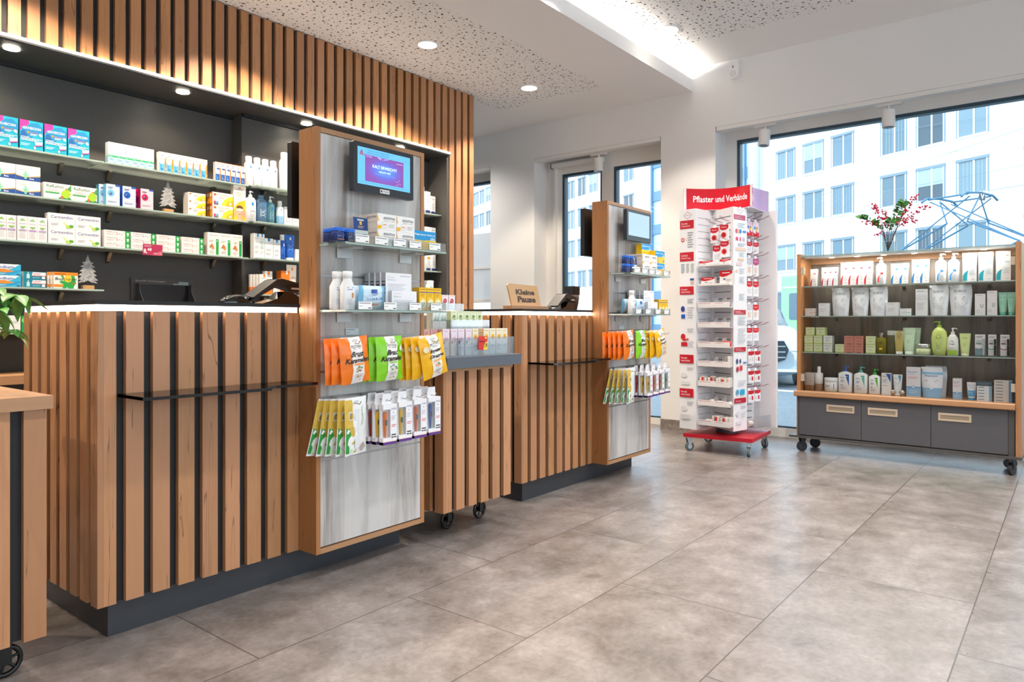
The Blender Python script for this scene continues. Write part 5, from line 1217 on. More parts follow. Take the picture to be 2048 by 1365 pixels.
m = MB(flat('#d92f2a', .4)).box(-.036, .036, 0, .0008, 0, .073)
m.art([('p', [(.55, 0), (.60, .35), (.80, .55), (1, .6), (1, 0)], '#f3d33a'), ('e', .80, .88, .12, .08, '#f3c23a'), ('t', 'Handcreme', .04, .55, .6, .16, '#4a1410', .01, .4), ('t', '1,98', .62, .14, .34, .34, '#3a3420', .012, .3)], FM((-.036, 0, 0), (1, 0, 0), (0, 0, 1), .072, .073, (0, -1, 0)))
o = m.build('price_sign'); tag(o, 'red and yellow handwritten price sign on the acrylic stand', 'price sign'); o.location = (2.893, 2.482, .958)

# ================================================================ things on the counters
def terminal(loc, rz, label):
    t = thing('card_terminal', loc, rz, label, 'card terminal', 'card terminals on the counters')
    m = MB(flat('#2b2b2d', .35))
    # long wedge body tilted on its stand: outline in x-z
    m.prism([(-.155, .030), (-.150, .020), (-.015, .088), (.055, .072), (.115, .055), (.120, .075), (.112, .098), (.0, .118), (-.030, .112)], 'y', -.042, .042, flat('#2b2b2d', .35)); m.build('housing', t)
    m = MB(flat('#1a1a1c', .15)); m.prism([(-.140, .037), (-.028, .1125), (-.026, .1135), (-.142, .036)], 'y', -.036, .036); m.prism([(-.022, .1145), (.108, .1000), (.108, .1012), (-.022, .1157)], 'y', -.037, .037); m.box(.030, .118, -.0430, -.0422, .062, .094); m.build('keypad', t)
    m = MB(flat('#e8e8ea', .4)); m.box(.050, .100, -.0438, -.0431, .070, .079); m.build('sticker', t)
    m = MB(GBLACK); m.prism([(-.115, 0), (-.02, .026), (.02, .060), (.06, .058), (.10, .04), (.125, 0)], 'y', -.035, .035); m.build('stand', t)
    return t
terminal((1.885, 2.86, 1.187), .10, 'black card terminal on the counter nearest the camera')
terminal((4.205, 2.86, 1.187), .10, 'black card terminal on the counter with the wooden sign')
for x in (1.680,):
    t = thing('hand_scanner', (x, 2.84, 1.187), .1, 'glossy black domed scanner lying left of the card terminal', 'scanner')
    m = MB(GBLACK); m.loft([(0, .085, .035), (.010, .088, .036), (.026, .066, .030), (.036, .035, .018), (.039, .01, .006)], n=26); m.build('body', t)
    m = MB(flat('#5c5a56', .2)); m.tube([(-.070, -.028, .018), (-.03, -.028, .034), (.03, -.026, .036), (.075, -.026, .020)], .003, n=6); m.build('chrome_trim', t)
t = thing('computer_mouse', (3.975, 2.83, 1.187), .3, 'small dark mouse on the counter right of the wooden sign', 'mouse')
MB(flat('#3a3c42', .25)).loft([(0, .055, .028), (.008, .058, .030), (.020, .044, .024), (.027, .018, .012)], n=22).build('body', t)
MB(flat('#c9ced4', .2)).loft([(.021, .018, .006), (.026, .016, .005), (.028, .008, .003)], n=12, cx=.02).build('wheel', t)
t = thing('printer_cradle', (4.430, 2.93, 1.187), 0, 'grey device cradle with black box beside the far tower', 'device')
MB(flat('#77766f', .5)).loft([(0, .035, .030, 3), (.05, .045, .040, 3), (.095, .052, .045, 3), (.100, .050, .043, 3)], n=20).build('grey_base', t)
MB(flat('#c9c6bd', .5)).loft([(.1005, .052, .045, 3), (.116, .052, .045, 3)], n=20).build('light_collar', t)
MB(flat('#26272a', .5)).rbox(-.048, .048, -.04, .04, .1165, .180, .006).build('black_box', t)
MB(BLACK).tube([(-.03, -.03, .03), (-.09, -.05, .006), (-.16, -.03, .004), (-.22, .02, .004)], .0035, n=6).build('cable', t)
t = thing('closed_sign', (3.645, 2.76, 1.187), 0, 'wooden sign reading Kleine Pause standing on the far counter', 'sign')
MB(OAKX).box(-.195, .195, -.035, .035, 0, .020).build('sign_foot', t)
m = MB(wood('sign_board', srgb('#cfa577'), srgb('#c39767'), srgb('#a67b4d'), srgb('#cfa577'), 'x', cracks=False))
bp = [(-.155, 0), (.150, 0), (.132, .124), (.122, .134), (-.168, .140), (-.182, .128)]
m.prism(bp, 'y', -.005, .005)
m.art([('t', 'Kleine', .20, .52, .62, .26, '#4a3a2e', .05), ('t', 'Pause', .24, .16, .60, .30, '#4a3a2e', .05)], FM((-.17, -.005, 0), (1, 0, 0), (0, 0, 1), .32, .136, (0, -1, 0)))
o = m.build('sign_board', t); o.location = (0, 0, .020); o.rotation_euler = (-.12, 0, 0)
# robot output hatch on the charcoal wall
t = thing('dispensing_hatch', (0, 5.199, 0), 0, 'black medicine dispensing hatch set in the charcoal wall behind the counter', 'hatch')
m = MB(CHARD); m.box(2.262, 2.735, -.012, 0, 1.10, 1.415, CHAR); m.build('frame', t)
m = MB(flat('#0b0b0d', .25)); m.box(2.302, 2.672, -.0135, -.0121, 1.10, 1.372); m.build('opening', t)
m = MB(flat('#7d8084', .3, .6))
for x0, s_ in ((2.300, 1), (2.674, 1)):
    m.prism([(-.0136, 1.378), (-.0136, 1.10), (-.22, 1.10), (-.22, 1.12), (-.06, 1.325), (-.06, 1.378)], 'x', x0-.002, x0+.002, flat('#4a4b4f', .4))
    m.tube([(x0, -.06, 1.378), (x0, -.06, 1.325), (x0, -.22, 1.12)], .0028, n=5)
m.build('side_plate', t)
m = MB(flat('#cfcfd2', .5)); m.art([('t', 'Rowa® Technologies', .05, .15, .52, .5, '#c8c8cc')], FM((2.275, -.0125, 1.384), (1, 0, 0), (0, 0, 1), .40, .028, (0, -1, 0))); m.build('lettering', t)
m = MB(flat('#9fb0b8', .4)).box(2.56, 2.672, -.0145, -.0125, 1.376, 1.384); m.box(2.60, 2.672, -.0145, -.0125, 1.385, 1.398); m.build('sticker', t)

# ================================================================ foreground unit and plant
t = thing('mobile_counter', (0, 0, 0), 0, 'oak slat unit with thick wood top, cut by the left picture edge', 'counter')
t.location = (.852, 2.540, 0)
m = MB(CHARD); m.box(-1.1, -.02, .022, .47, .125, .838); m.build('counter_body', t)
m = MB(OAK)
for k in range(11): m.box(-.062-.098*k, -.098*k, 0, .0215, .122, .838)
for k in range(5): m.box(-.0195, -.001, .03+.095*k, .085+.095*k, .122, .838)
m.build('slat_cladding', t)
m = MB(OAKX); m.box(-1.1, .012, -.022, .50, .839, .880); m.build('top_board', t)
for x in (-.09, -.95):
    for y in (.08, .40): spoke_wheel(t, x, y)
POT = flat('#d9d6d0', .5)
pl = thing('potted_plant', (.50, 2.80, .8805), 0, 'green leafy plant hanging into the picture at its left edge', 'plant')
m = MB(POT); m.loft([(0, .07, .07), (.01, .075, .075), (.13, .095, .095), (.14, .095, .095), (.14, .085, .085), (.12, .083, .083)], n=28); m.build('pot', pl)
MB(flat('#4a382c', .9)).loft([(.118, .083, .083), (.121, .080, .080)], n=20).build('soil', pl)
LEAF = speck('plant_leaf', srgb('#4f8a3c'), .12, 30, .4); STEM = flat('#7f9a4c', .5)
def leaf_mesh(mb, base, d, nrm, l_, w_, mat=None, droop=.25):
    base = Vector(base); d = Vector(d).normalized(); n = Vector(nrm).normalized(); s_ = d.cross(n).normalized(); n = s_.cross(d)
    vs = []; prof = [0, .5, .85, 1, .92, .66, .3, .02]; q = len(prof)
    for i, pw in enumerate(prof):
        t_ = i/(q-1); c = base+d*l_*t_-n*droop*l_*t_*t_
        for k in (-1, -.5, 0, .5, 1): vs.append(c+s_*w_*.5*pw*k+n*abs(k)*w_*.16*pw)
    mb.add(vs, [(i*5+k, i*5+k+1, i*5+k+6, i*5+k+5) for i in range(q-1) for k in range(4)], mat or LEAF, True)
st_ = MB(STEM); lf = MB(LEAF)
rnd = random.Random(5)
MB(flat('#6f5a42', .7)).tube([(0, 0, .118), (.01, 0, .22), (0, .01, .36)], [.012, .010, .008], n=8).build('trunk', pl)
# whorls of drooping leaflets; local positions
whorls = [((.323, -.08, .318), 9, .105, .0), ((.255, -.10, .335), 7, .10, 1.0), ((.303, -.09, .205), 6, .085, .5), ((.22, -.03, .36), 7, .10, .2), ((.25, -.16, .27), 6, .09, .7), ((-.12, .05, .33), 7, .11, .2), ((.0, -.10, .36), 7, .10, .7), ((-.15, -.02, .20), 6, .10, .1), ((.10, .12, .42), 6, .09, .4)]
for (c, n, l_, ph) in whorls:
    c = Vector(c); st_.tube([(0, .0, .30 if c.z > .2 else .2), (c.x*.5, c.y*.5, max(.3, c.z)*.5+c.z*.5+.03), tuple(c)], [.004, .0032, .0025], n=6)
    for k in range(n):
        a = ph+2*PI*k/n+rnd.uniform(-.2, .2); dz = rnd.uniform(-1.3, .1)
        leaf_mesh(lf, c, (math.cos(a), math.sin(a), dz), (math.cos(a)*.6, math.sin(a)*.6, 1.0), l_*rnd.uniform(.8, 1.15), l_*.42)
st_.build('stems', pl); lv = lf.build('leaves', pl)
# ================================================================ rolling glass display cabinet at the street window
CA = thing('display_cabinet', (6.256, 1.919, 0), math.radians(-91.76), 'oak and graphite rolling glass cabinet in front of the street window', 'cabinet')
GRF = DRAW
m = MB(CHAR); m.box(0, 1.626, 0, .37, .120, .138); m.build('base_board', CA)
m = MB(CHAR); m.box(.064, .0745, .024, .34, .1385, .4695); m.box(1.545, 1.582, .024, .34, .1385, .4695); m.box(.0745, 1.545, .30, .34, .1385, .4695); m.box(.0745, 1.545, .045, .30, .1385, .15); m.build('carcass', CA)
for k, (a, b, h0, h1) in enumerate(((.0765, .565, .300, .515), (.5685, 1.056, .616, .830), (1.0595, 1.543, 1.107, 1.320))):
    d = MB(GRF).box(a, b, .022, .044, .147, .466).build('drawer', CA)
    m = MB(CHAMP); m.box(h0, h1, .0175, .0215, .400, .416); m.box(h0, h1, .0175, .0215, .357, .371); m.box(h0, h0+.014, .0175, .0215, .371, .400); m.box(h1-.014, h1, .0175, .0215, .371, .400)
    m.box(h0+.014, h1-.014, .0205, .0218, .371, .400, flat('#9b8b76', .5)); m.build('handle', d)
m = MB(OAKX); m.rbox(.040, 1.586, -.006, .34, .4705, .518, .010, axis='x'); m.build('wood_board', CA)
m = MB(OAKS); m.box(.056, .0635, .024, .34, .1385, .4695); m.box(.058, .088, .024, .34, .519, 1.678); m.build('side_panel', CA)
m = MB(OAK); m.box(1.588, 1.622, .014, .36, .1385, 1.678); m.build('side_panel', CA)
m = MB(BROWNGREY); m.box(.0885, 1.5875, .318, .336, .519, 1.640); m.build('back_panel', CA)
m = MB(SHELFCLEAR); m.box(.0885, 1.5875, .024, .34, 1.655, 1.663, fm=dict(front=flat('#8fa5a5', .2))); m.build('top_glass', CA)
m = MB(OAKX); m.box(.0885, 1.5875, .300, .317, 1.602, 1.654); m.build('top_rail', CA)
m = MB(flat('#d8d5d0', .4)); m.box(.0885, 1.5875, .120, .200, 1.646, 1.6545); b_ = m.build('lamp_bar', CA)
for x in (.30, .50, .70, .92, 1.15, 1.38): MB(emit('#fff2dc', 12, 'puck')).loft([(0, .020, .020), (.0015, .020, .020)], n=18, cx=x, cy=.16, z0=1.644).build('spotlight_lens', b_)
l = bpy.data.lights.new('cabinet_light', 'AREA'); l.shape = 'RECTANGLE'; l.size = 1.3; l.size_y = .05; l.energy = 7; l.color = (1, .93, .84)
lo = bpy.data.objects.new('cabinet_light', l); COL.objects.link(lo); lo.parent = CA; lo.location = (.84, .075, 1.640)
for k, z in enumerate((1.4045, 1.1525, .8465)):
    g = MB(SHELFCLEAR).box(.090, 1.586, .052, .312, z-.008, z, fm=dict(front=EDGE)).build('glass_shelf', CA)
    for x in (.30, .82, 1.40):
        o = bracket(g, x, z-.0085, .316)
        o.scale = (1, .6, .45)
for k, (a, b, y) in enumerate(((.0890, .850, .036), (.835, 1.5865, .028))):
    g = MB(CABGLASS).box(a, b, y, y+.005, .5185, 1.652).build('glass_door', CA)
m = [MB(flat('#b8a994', .4)).box(x, x+.026, .024, .050, z, z+.06).build('hinge', CA) for x, z in ((.090, 1.505), (1.560, 1.515), (.090, .60), (1.560, .60))]
def caster(parent, x, y, r, top, wc, fc, rz=0, name='caster'):
    t = MB(flat(wc, .5)); t.cyl((-.0, -.011, r), r, .022, axis='y', n=24); t.cyl((0, -.0125, r), r*.55, .025, flat(fc, .35), axis='y', n=16)
    o = t.build(name, parent); o.location = (x, y, 0); o.rotation_euler = (0, 0, rz)
    f = MB(flat(fc, .35, .6)); 
    for s_ in (-1, 1): f.prism([(.018+r*.35, top-.006), (-.020, top-.006), (-.008, r*.9), (.010, r*.9)], 'y', s_*.0145-.0012, s_*.0145+.0012)
    f.box(-.024, .034, -.017, .017, top-.008, top-.0005); f.build('fork', o)
    return o
for x, y, a in ((.090, .052, .9), (1.563, .060, 1.2), (.12, .31, .3), (1.53, .31, .4)): caster(CA, x, y, .043, .1195, '#25262a', '#33353a', a)
# ---- goods in the cabinet: positions given in the cabinet's own directions
CR = CA.rotation_euler[2]
def cloc(s_, d, z): 
    c, q = math.cos(CR), math.sin(CR); return (6.256+s_*c-d*q, 1.919+s_*q+d*c, z)
Z1, Z2, Z3, Z4 = 1.405, 1.153, .847, .5185
def swoosh(c, tagc): return [('p', [(.0, .02), (.0, .22), (.10, .34), (.24, .42), (.36, .46), (.28, .34), (.24, .2), (.22, .02)], c), ('r', .52, .70, .86, .76, tagc), ('l', .15, .72, .45, .68, 1, '#d8a0a8'), ('l', .2, .92, .8, .88, 1, '#b9bcc6'), ('l', .45, .45, .9, .2, 4, '#d3d5da'), ('l', .55, .12, .85, .08, 1, '#8a8a92')]
def cbox(w_, h_, col, art, s_, z, lb, grp=None, d=.045, dep=.12, side=None, nm='cosmetics_box', cat='cosmetics box'):
    o = carton(nm, w_, d, h_, col, art, label=lb, cat=cat, side=side or '#d8d8da', loc=cloc(s_, dep, z), rz=CR)
    if grp: o['group'] = grp
    return o
def cput(o, s_, z, dep=.12): o.location = cloc(s_, dep, z); o.rotation_euler = (0, 0, CR); return o
cbox(.050, .146, '#f2f1f1', swoosh('#d22a3e', '#e04658'), .172, Z1, 'single white carton with red swoosh at the cabinet left end', 'white cartons with a swoosh')
b = cbox(.0415, .155, '#f1eff1', swoosh('#b31f3c', '#7f2550'), .257, Z1, None, d=.04)
row(b, [cloc(.258+.0425*k, .12, Z1) for k in range(3)], 'short white cartons with dark red swoosh', 'in the cabinet', 'short dark red swoosh cartons', CR)
b = cbox(.0590, .190, '#f2f1f1', swoosh('#d92f40', '#e04658'), .42, Z1, None)
row(b, [cloc(.419+.060*k, .12, Z1) for k in range(4)], 'tall white cartons with red swoosh', 'in the cabinet', 'tall red swoosh cartons', CR)
def pumpb(lb, s_, z, w_, h_, art, col='#f2f2f4', pc='#f3f3f4', d=.05, sx=-1, dep=.12, shoulder=.86, e=2.8):
    hb = h_*.78; secs = [(0, w_*.46, d*.46, e), (.005, w_*.5, d*.5, e), (hb*shoulder, w_*.49, d*.5, e), (hb*.95, w_*.36, d*.4, 2.3), (hb, .014, .014, 2)]
    o = vessel('pump_bottle', secs, col, art, (.008, hb*shoulder), pump=(hb, .0135, pc, sx), label=lb, cat='pump bottle', rough=.25)
    return cput(o, s_, z, dep)
sw = lambda c: [('p', [(.08, .05), (.10, .30), (.25, .42), (.55, .50), (.34, .38), (.28, .22), (.26, .05)], c), ('r', .48, .52, .82, .62, c), ('l', .2, .75, .8, .70, 1, '#a9acb6'), ('l', .45, .4, .85, .2, 3, '#d3d5da')]
pumpb('white pump bottle with red swoosh on the cabinet top shelf', .692, Z1, .075, .222, sw('#e2353f'))
b = cbox(.060, .161, '#f2f2f3', swoosh('#1f7fc4', '#3f97d6'), .80, Z1, None)
row(b, [cloc(.797+.062*k, .12, Z1) for k in range(2)], 'shorter white cartons with blue swoosh', 'in the cabinet', 'shorter blue swoosh cartons', CR)
b = cbox(.057, .185, '#f2f2f3', swoosh('#1f7fc4', '#3f97d6'), .94, Z1, None)
row(b, [cloc(.943+.0585*k, .12, Z1) for k in range(2)], 'taller white cartons with blue swoosh', 'in the cabinet', 'taller blue swoosh cartons', CR)
pumpb('left white pump bottle with blue swoosh on the cabinet top shelf', 1.110, Z1, .077, .226, sw('#2f8fd2'), sx=1)
pumpb('right white pump bottle with blue swoosh on the cabinet top shelf', 1.194, Z1, .077, .226, sw('#2f8fd2'), sx=1)
big = lambda n_: [('p', [(.02, .03), (.04, .22), (.16, .32), (.42, .40), (.36, .28), (.33, .14), (.33, .03)], '#1fa8b8'), ('p', [(.42, .40), (.7, .62), (.95, .66), (.9, .3), (.5, .2)], '#e6eef0'), ('t', 'PHYSIOGEL', .12, .83, .76, .05, '#7d8088', .002), ('r', .62, .64, .92, .655, '#2aa9b8'), ('r', .62, .61, .92, .62, '#6ac0c8'), ('l', .12, .78, .7, .75, 1, '#c0c3c8'), ('l', .5, .45, .92, .25, 4, '#cfd2d6'), ('t', 'A.I.', .66, .06, .22, .035, '#5a5a62')]
b = cbox(.090, .216, '#f1f1f0', big(0), 1.30, Z1, None, d=.06)
row(b, [cloc(x, .12, Z1) for x in (1.299, 1.400, 1.508)], 'wide white cartons with teal swoosh', 'in the cabinet', 'wide teal swoosh cartons', CR)
# second shelf
plain = [('l', .12, .9, .6, .84, 1, '#9a9aa2'), ('l', .12, .6, .7, .3, 3, '#cfcfd4')]
cbox(.084, .065, '#efe0d8', [('l', .12, .85, .7, .75, 1, '#a9989a'), ('p', [(.4, .4), (1, .5), (1, .42), (.5, .36)], '#d8a898')], .143, Z2, 'low pinkish white box at the left end, cabinet second shelf')
cbox(.086, .107, '#efeeee', plain, .256, Z2, 'white box left of the three silver refill pouches')
SILVER = flat('#e3e4e8', .25, .12)
def pouch(lb, s_, z, w_, h_, mat, art, dep=.12, spout=True, grp='silver refill pouches', d=.06):
    t = thing('refill_pouch', (0, 0, 0), 0, lb, 'refill pouch', grp); n, q = 10, 14
    def f(u, v, off):
        wv = w_*(.86+.14*min(1, v*1.6))*(1 if v < .84 else 1-(v-.84)*.5); k = (1-abs(2*u-1)**2.4)*(1-v**2.2)
        cr = .0025*math.sin(11*u+7*v)*math.sin(9*v-4*u)
        return Vector((wv*(u-.5), -d*.5*k-cr*k-off-(.0005 if off else 0), h_*v))
    f.sub = 6; m = MB(mat)
    for sg in (1, -1):
        vs = [(f(i/n, j/q, 0)) for j in range(q+1) for i in range(n+1)]; vs = [(p.x, p.y*sg, p.z) for p in vs]
        fs = [(j*(n+1)+i, j*(n+1)+i+1, (j+1)*(n+1)+i+1, (j+1)*(n+1)+i) for j in range(q) for i in range(n)]
        m.add(vs, fs if sg > 0 else [x[::-1] for x in fs], None, True)
    m.art(art, f, .0004, .0012); m.build('body', t)
    if spout: MB(flat('#e9ebee', .3)).tube([(-w_*.40, 0, h_*.90), (-w_*.50, 0, h_*.985)], .0085, n=10).build('spout', t)
    return cput(t, s_, z, dep)
eu = [('t', 'EUBOS', .22, .76, .52, .065, '#6a6e78', .004), ('l', .22, .62, .7, .5, 2, '#9a9da6'), ('l', .22, .42, .8, .2, 4, '#b0b3ba')]
for k, (x, w_) in enumerate(((.385, .138), (.535, .130), (.673, .134))):
    pouch('%s of three silver refill pouches in the left half, second shelf' % nth(k, 3), x, Z2, w_, .233, SILVER, eu)
for k, (x, w_) in enumerate(((1.096, .130), (1.240, .146))):
    pouch('%s of two silver refill pouches in the right half, second shelf' % nth(k, 2), x, Z2, w_, .233, SILVER, eu)
cbox(.094, .106, '#efeeee', plain, .777, Z2, 'white box right of the three silver refill pouches')
cbox(.080, .056, '#f2f2f2', plain+[('e', .8, .4, .14, .08, '#9fd8cf')], .869, Z2, 'low white box below the glass door seam')
cbox(.082, .206, '#f0efef', [('l', .12, .94, .7, .9, 1, '#9a9aa2'), ('r', .0, .62, 1, .8, '#e2e2e6'), ('l', .12, .5, .8, .2, 5, '#cfcfd4')], .981, Z2, 'tall white carton beside the right silver pouches')
for k, (x, w_, h_) in enumerate(((1.365, .066, .160), (1.439, .062, .181))):
    cbox(w_, h_, '#efeceb', [('l', .12, .94, .7, .9, 1, '#9a9aa2'), ('t', 'U', .52, .34, .28, .17, '#9a9a9e', .03), ('l', .12, .25, .5, .12, 2, '#cfcfd4')], x, Z2, ('shorter', 'taller')[k]+' white carton with a grey letter U', 'white cartons with a grey letter U')
for k, x in enumerate((1.503, 1.556)):
    o = cream_tube('cream_tube', .056, .168, .04, '#9fd8c0', [('l', .2, .8, .8, .7, 1, '#5fae94'), ('l', .2, .6, .8, .3, 4, '#7cc4ab')], '#4fae93', '%s mint green cream tube on the cabinet second shelf' % ('left', 'right')[k], 'tube'); cput(o, x, Z2)
# third shelf
gsm = [('l', .15, .85, .85, .72, 1, '#8a9a5a'), ('l', .3, .5, .7, .35, 2, '#a4b478'), ('r', 0, 0, 1, .12, '#b9d06a')]
b = cbox(.0700, .0690, '#dfe8b4', gsm, .14, Z3, None, side='#c3d08a', d=.07, nm='cream_box', cat='cream box')
GP = 'pale green cube boxes'
for k, (x, z, lb) in enumerate(((.135, 0, 'bottom left'), (.212, 0, 'bottom middle'), (.384, 0, 'right-hand floor level'), (.135, .0695, 'middle row left'), (.212, .0695, 'middle row second'), (.146, .139, 'top left'), (.232, .139, 'top right'))):
    o = b if k == 0 else dup(b)
    cput(o, x, Z3+z); tag(o, '%s pale green cube box of the stack in the cabinet' % lb, None, GP)
b = cbox(.070, .0690, '#eef0ea', [('l', .15, .85, .85, .72, 1, '#7a8a6a'), ('l', .25, .6, .75, .3, 3, '#b4bcac'), ('r', 0, 0, 1, .08, '#a9cf5a')], .3, Z3, 'lower white and green cube box in the cabinet stack', side='#cfd2cc', d=.07, nm='cream_box', cat='cream box')
o = dup(b); cput(o, .290, Z3+.0695); cput(b, .290, Z3); o['label'] = 'upper white and green cube box in the cabinet stack'
b = cbox(.072, .0690, '#c98474', [('l', .15, .85, .85, .72, 1, '#8a4a3a'), ('l', .3, .5, .7, .35, 2, '#a45f50'), ('r', .3, .04, .8, .10, '#4a302a')], .46, Z3, None, side='#a9685a', d=.07, nm='cream_box', cat='cream box')
for k, (x, z, lb) in enumerate(((.456, 0, 'lower left'), (.530, 0, 'lower right'), (.456, .0695, 'upper left'), (.530, .0695, 'upper right'))):
    o = b if k == 0 else dup(b)
    cput(o, x, Z3+z); tag(o, '%s terracotta cube box on the cabinet third shelf' % lb, None, 'terracotta cube boxes')
b = cbox(.070, .0690, '#e3eab8', gsm, .62, Z3, None, side='#c3d08a', d=.07, nm='cream_box', cat='cream box')
for k, lb in enumerate(('lower', 'upper')):
    o = b if k == 0 else dup(b)
    cput(o, .620, Z3+.0695*k); tag(o, '%s pale green cube box beside the golden oil bottle' % lb, None, 'pale green cubes beside the oil')
OIL = glass('golden_oil', (.55, .48, .05), .12, .45, (.60, .52, .08)); OIL2 = glass('green_oil', (.50, .52, .25), .12, .4, (.5, .5, .25))
o = vessel('oil_bottle', [(0, .032, .026, 3), (.004, .036, .029, 3), (.120, .036, .029, 3), (.132, .016, .016, 2)], None, [('r', .3, .2, .7, .34, '#f0d03a'), ('l', .25, .8, .75, .6, 3, '#3a3a1c')], (.01, .12), [(.132, .015, .015), (.134, .0165, .0165), (.168, .0165, .0165)], METAL, label='golden oil bottle with silver cap in the cabinet', cat='bottle', mat=OIL); cput(o, .694, Z3)
o = vessel('oil_bottle', [(0, .028, .022, 3), (.004, .031, .024, 3), (.150, .031, .024, 3)], None, [('l', .25, .8, .75, .4, 5, '#5a5f3c')], (.01, .14), [(.150, .026, .021, 3), (.152, .028, .022, 3), (.186, .028, .022, 3)], flat('#dfe3dc', .3), label='tall olive coloured oil bottle with pale cap', cat='bottle', mat=OIL2); cput(o, .762, Z3, .13)
o = cream_tube('cream_tube', .074, .186, .045, '#c2b068', [('p', [(0, .45), (0, 1), (1, 1), (1, .45)], '#e6e2d6'), ('l', .25, .85, .75, .6, 3, '#8a8a6a')], '#efefe6', 'gold and white cream tube behind the glass seam'); cput(o, .822, Z3)
for k, (x, dp) in enumerate(((.893, .115), (.922, .165))):
    o = cream_tube('cream_tube', .088, .210, .045, '#cfe6c4', [('l', .2, .8, .8, .72, 2, '#8ab884'), ('l', .3, .5, .7, .3, 3, '#a4cc9c')], '#d9ecd2', '%s light mint cream tube in the cabinet' % ('front', 'rear')[k]); cput(o, x, Z3, dp)
o = vessel('cream_jar', [(0, .044, .036), (.004, .050, .040), (.046, .050, .040), (.050, .044, .036)], '#d8e6b0', [('l', .25, .8, .75, .2, 3, '#7a8a5a')], (.004, .046), [(.050, .047, .038), (.052, .049, .040), (.084, .049, .040), (.085, .046, .036)], flat('#c9ccca', .15, .9), 'lid', label='pale green cream jar with silver lid in the cabinet', cat='cream jar'); cput(o, .990, Z3)
secs = [(0, .038, .028), (.004, .042, .032), (.06, .052, .036), (.13, .0555, .037), (.18, .048, .034), (.205, .030, .026), (.215, .016, .016)]
o = vessel('pump_bottle', secs, '#d3e07a', [('e', .5, .45, .34, .36, '#b9dca0'), ('l', .3, .7, .7, .6, 2, '#5a7a3c'), ('l', .3, .45, .7, .2, 4, '#8ab06a')], (.01, .20), pump=(.215, .016, '#a9cf3a', -1), label='large lime green rounded pump bottle in the cabinet', cat='pump bottle', rough=.2); cput(o, 1.098, Z3)
secs = [(0, .034, .026), (.004, .038, .029), (.07, .040, .030), (.13, .036, .028), (.155, .022, .020), (.165, .013, .013)]
o = vessel('pump_bottle', secs, '#f1f1ea', [('r', 0, 0, 1, .28, '#a9cf3a'), ('e', .5, .62, .30, .22, '#fafaf6'), ('t', 'change', .26, .56, .46, .10, '#4a4a4a', .0, .3), ('l', .3, .8, .7, .74, 1, '#7a7a7a'), ('l', .3, .45, .7, .38, 2, '#8ab06a')], (.005, .14), pump=(.165, .0135, '#f3f3ee', 1), label='white and green pump bottle beside the lime green one', cat='pump bottle', rough=.2); cput(o, 1.187, Z3)
o = cream_tube('cream_tube', .073, .170, .04, '#d9e69a', [('l', .2, .82, .8, .74, 2, '#8aa05a'), ('l', .3, .5, .7, .3, 3, '#a9bc74')], '#e3ecc0', 'yellow green cream tube left of the mascara cards'); cput(o, 1.267, Z3)
for k, (x, w_, c, c2) in enumerate(((1.362, .064, '#7a9aa0', '#6f8f98'), (1.438, .050, '#3f4a50', '#2f8f80'), (1.515, .056, '#8a3a5a', '#a83a6a'))):
    t = thing('mascara_card', cloc(x, .12, Z3+.008), CR, '%s of three mascara packs on the small glass riser' % nth(k, 3), 'mascara pack', 'mascara packs')
    m = MB(flat('#e9e9ea', .35)).box(-w_/2, w_/2, 0, .012, 0, .155); m.art([('r', 0, 0, 1, .30, c if k == 0 else '#dfe0e2'), ('l', .12, .92, .8, .84, 2, '#5a5a62'), ('p', [(0, .36), (.4, .30), (1, .40), (1, .36), (.4, .26), (0, .32)], c2), ('l', .12, .75, .8, .5, 4, '#a9a9b2'), ('r', .1, .55, .6, .60, c)], FM((-w_/2, 0, 0), (1, 0, 0), (0, 0, 1), w_, .155, (0, -1, 0))); m.build('card', t)
    m = MB(flat('#1c1a1c' if k else '#b9c0c2', .2)); m.cyl((w_*.36, -.012, .001), .0078, .075, n=12); m.cyl((w_*.36, -.012, .078), .0070, .045, n=12); m.build('mascara_tube', t)
rs = MB(CLEARP).box(-.115, .115, -.05, .05, 0, .0075).build('riser'); tag(rs, 'small clear glass riser carrying the mascara packs', 'riser'); cput(rs, 1.437, Z3+.0002, .125)
# wood board level
o = vessel('cream_jar', [(0, .040, .036, 4), (.003, .043, .038, 4), (.045, .043, .038, 4)], '#8f6446', [], (.0, .04), [(.045, .041, .036, 4), (.047, .043, .038, 4), (.150, .043, .038, 4)], '#cfc6bd', 'upper_body', label='beige and brown square pack at the left end of the wood board', cat='cosmetics box', rough=.3); cput(o, .137, Z4)
o = vessel('serum_bottle', [(0, .029, .026), (.003, .032, .029), (.060, .032, .029)], '#a88a70', [], (.0, .06), [(.060, .030, .028), (.062, .032, .029), (.145, .032, .029), (.150, .025, .023), (.155, .014, .014), (.200, .014, .014), (.205, .010, .010)], '#eceae8', 'upper_body', label='slim white and brown dispenser beside the square pack', cat='bottle', rough=.25); cput(o, .211, Z4)
o = vessel('cream_jar', [(0, .048, .046), (.004, .053, .051), (.080, .053, .051), (.083, .050, .048)], '#f0efec', [('t', 'Cera', .10, .50, .40, .2, '#4a4f58', .004), ('p', [(.52, .85), (.90, .85), (.90, .1)], '#1f5fc0')], (.006, .08), [(.083, .054, .052), (.085, .055, .053), (.112, .055, .053), (.115, .052, .050)], '#f3f2ef', 'lid', label='big round white cream jar with blue triangle', cat='cream jar', rough=.3); cput(o, .309, Z4)
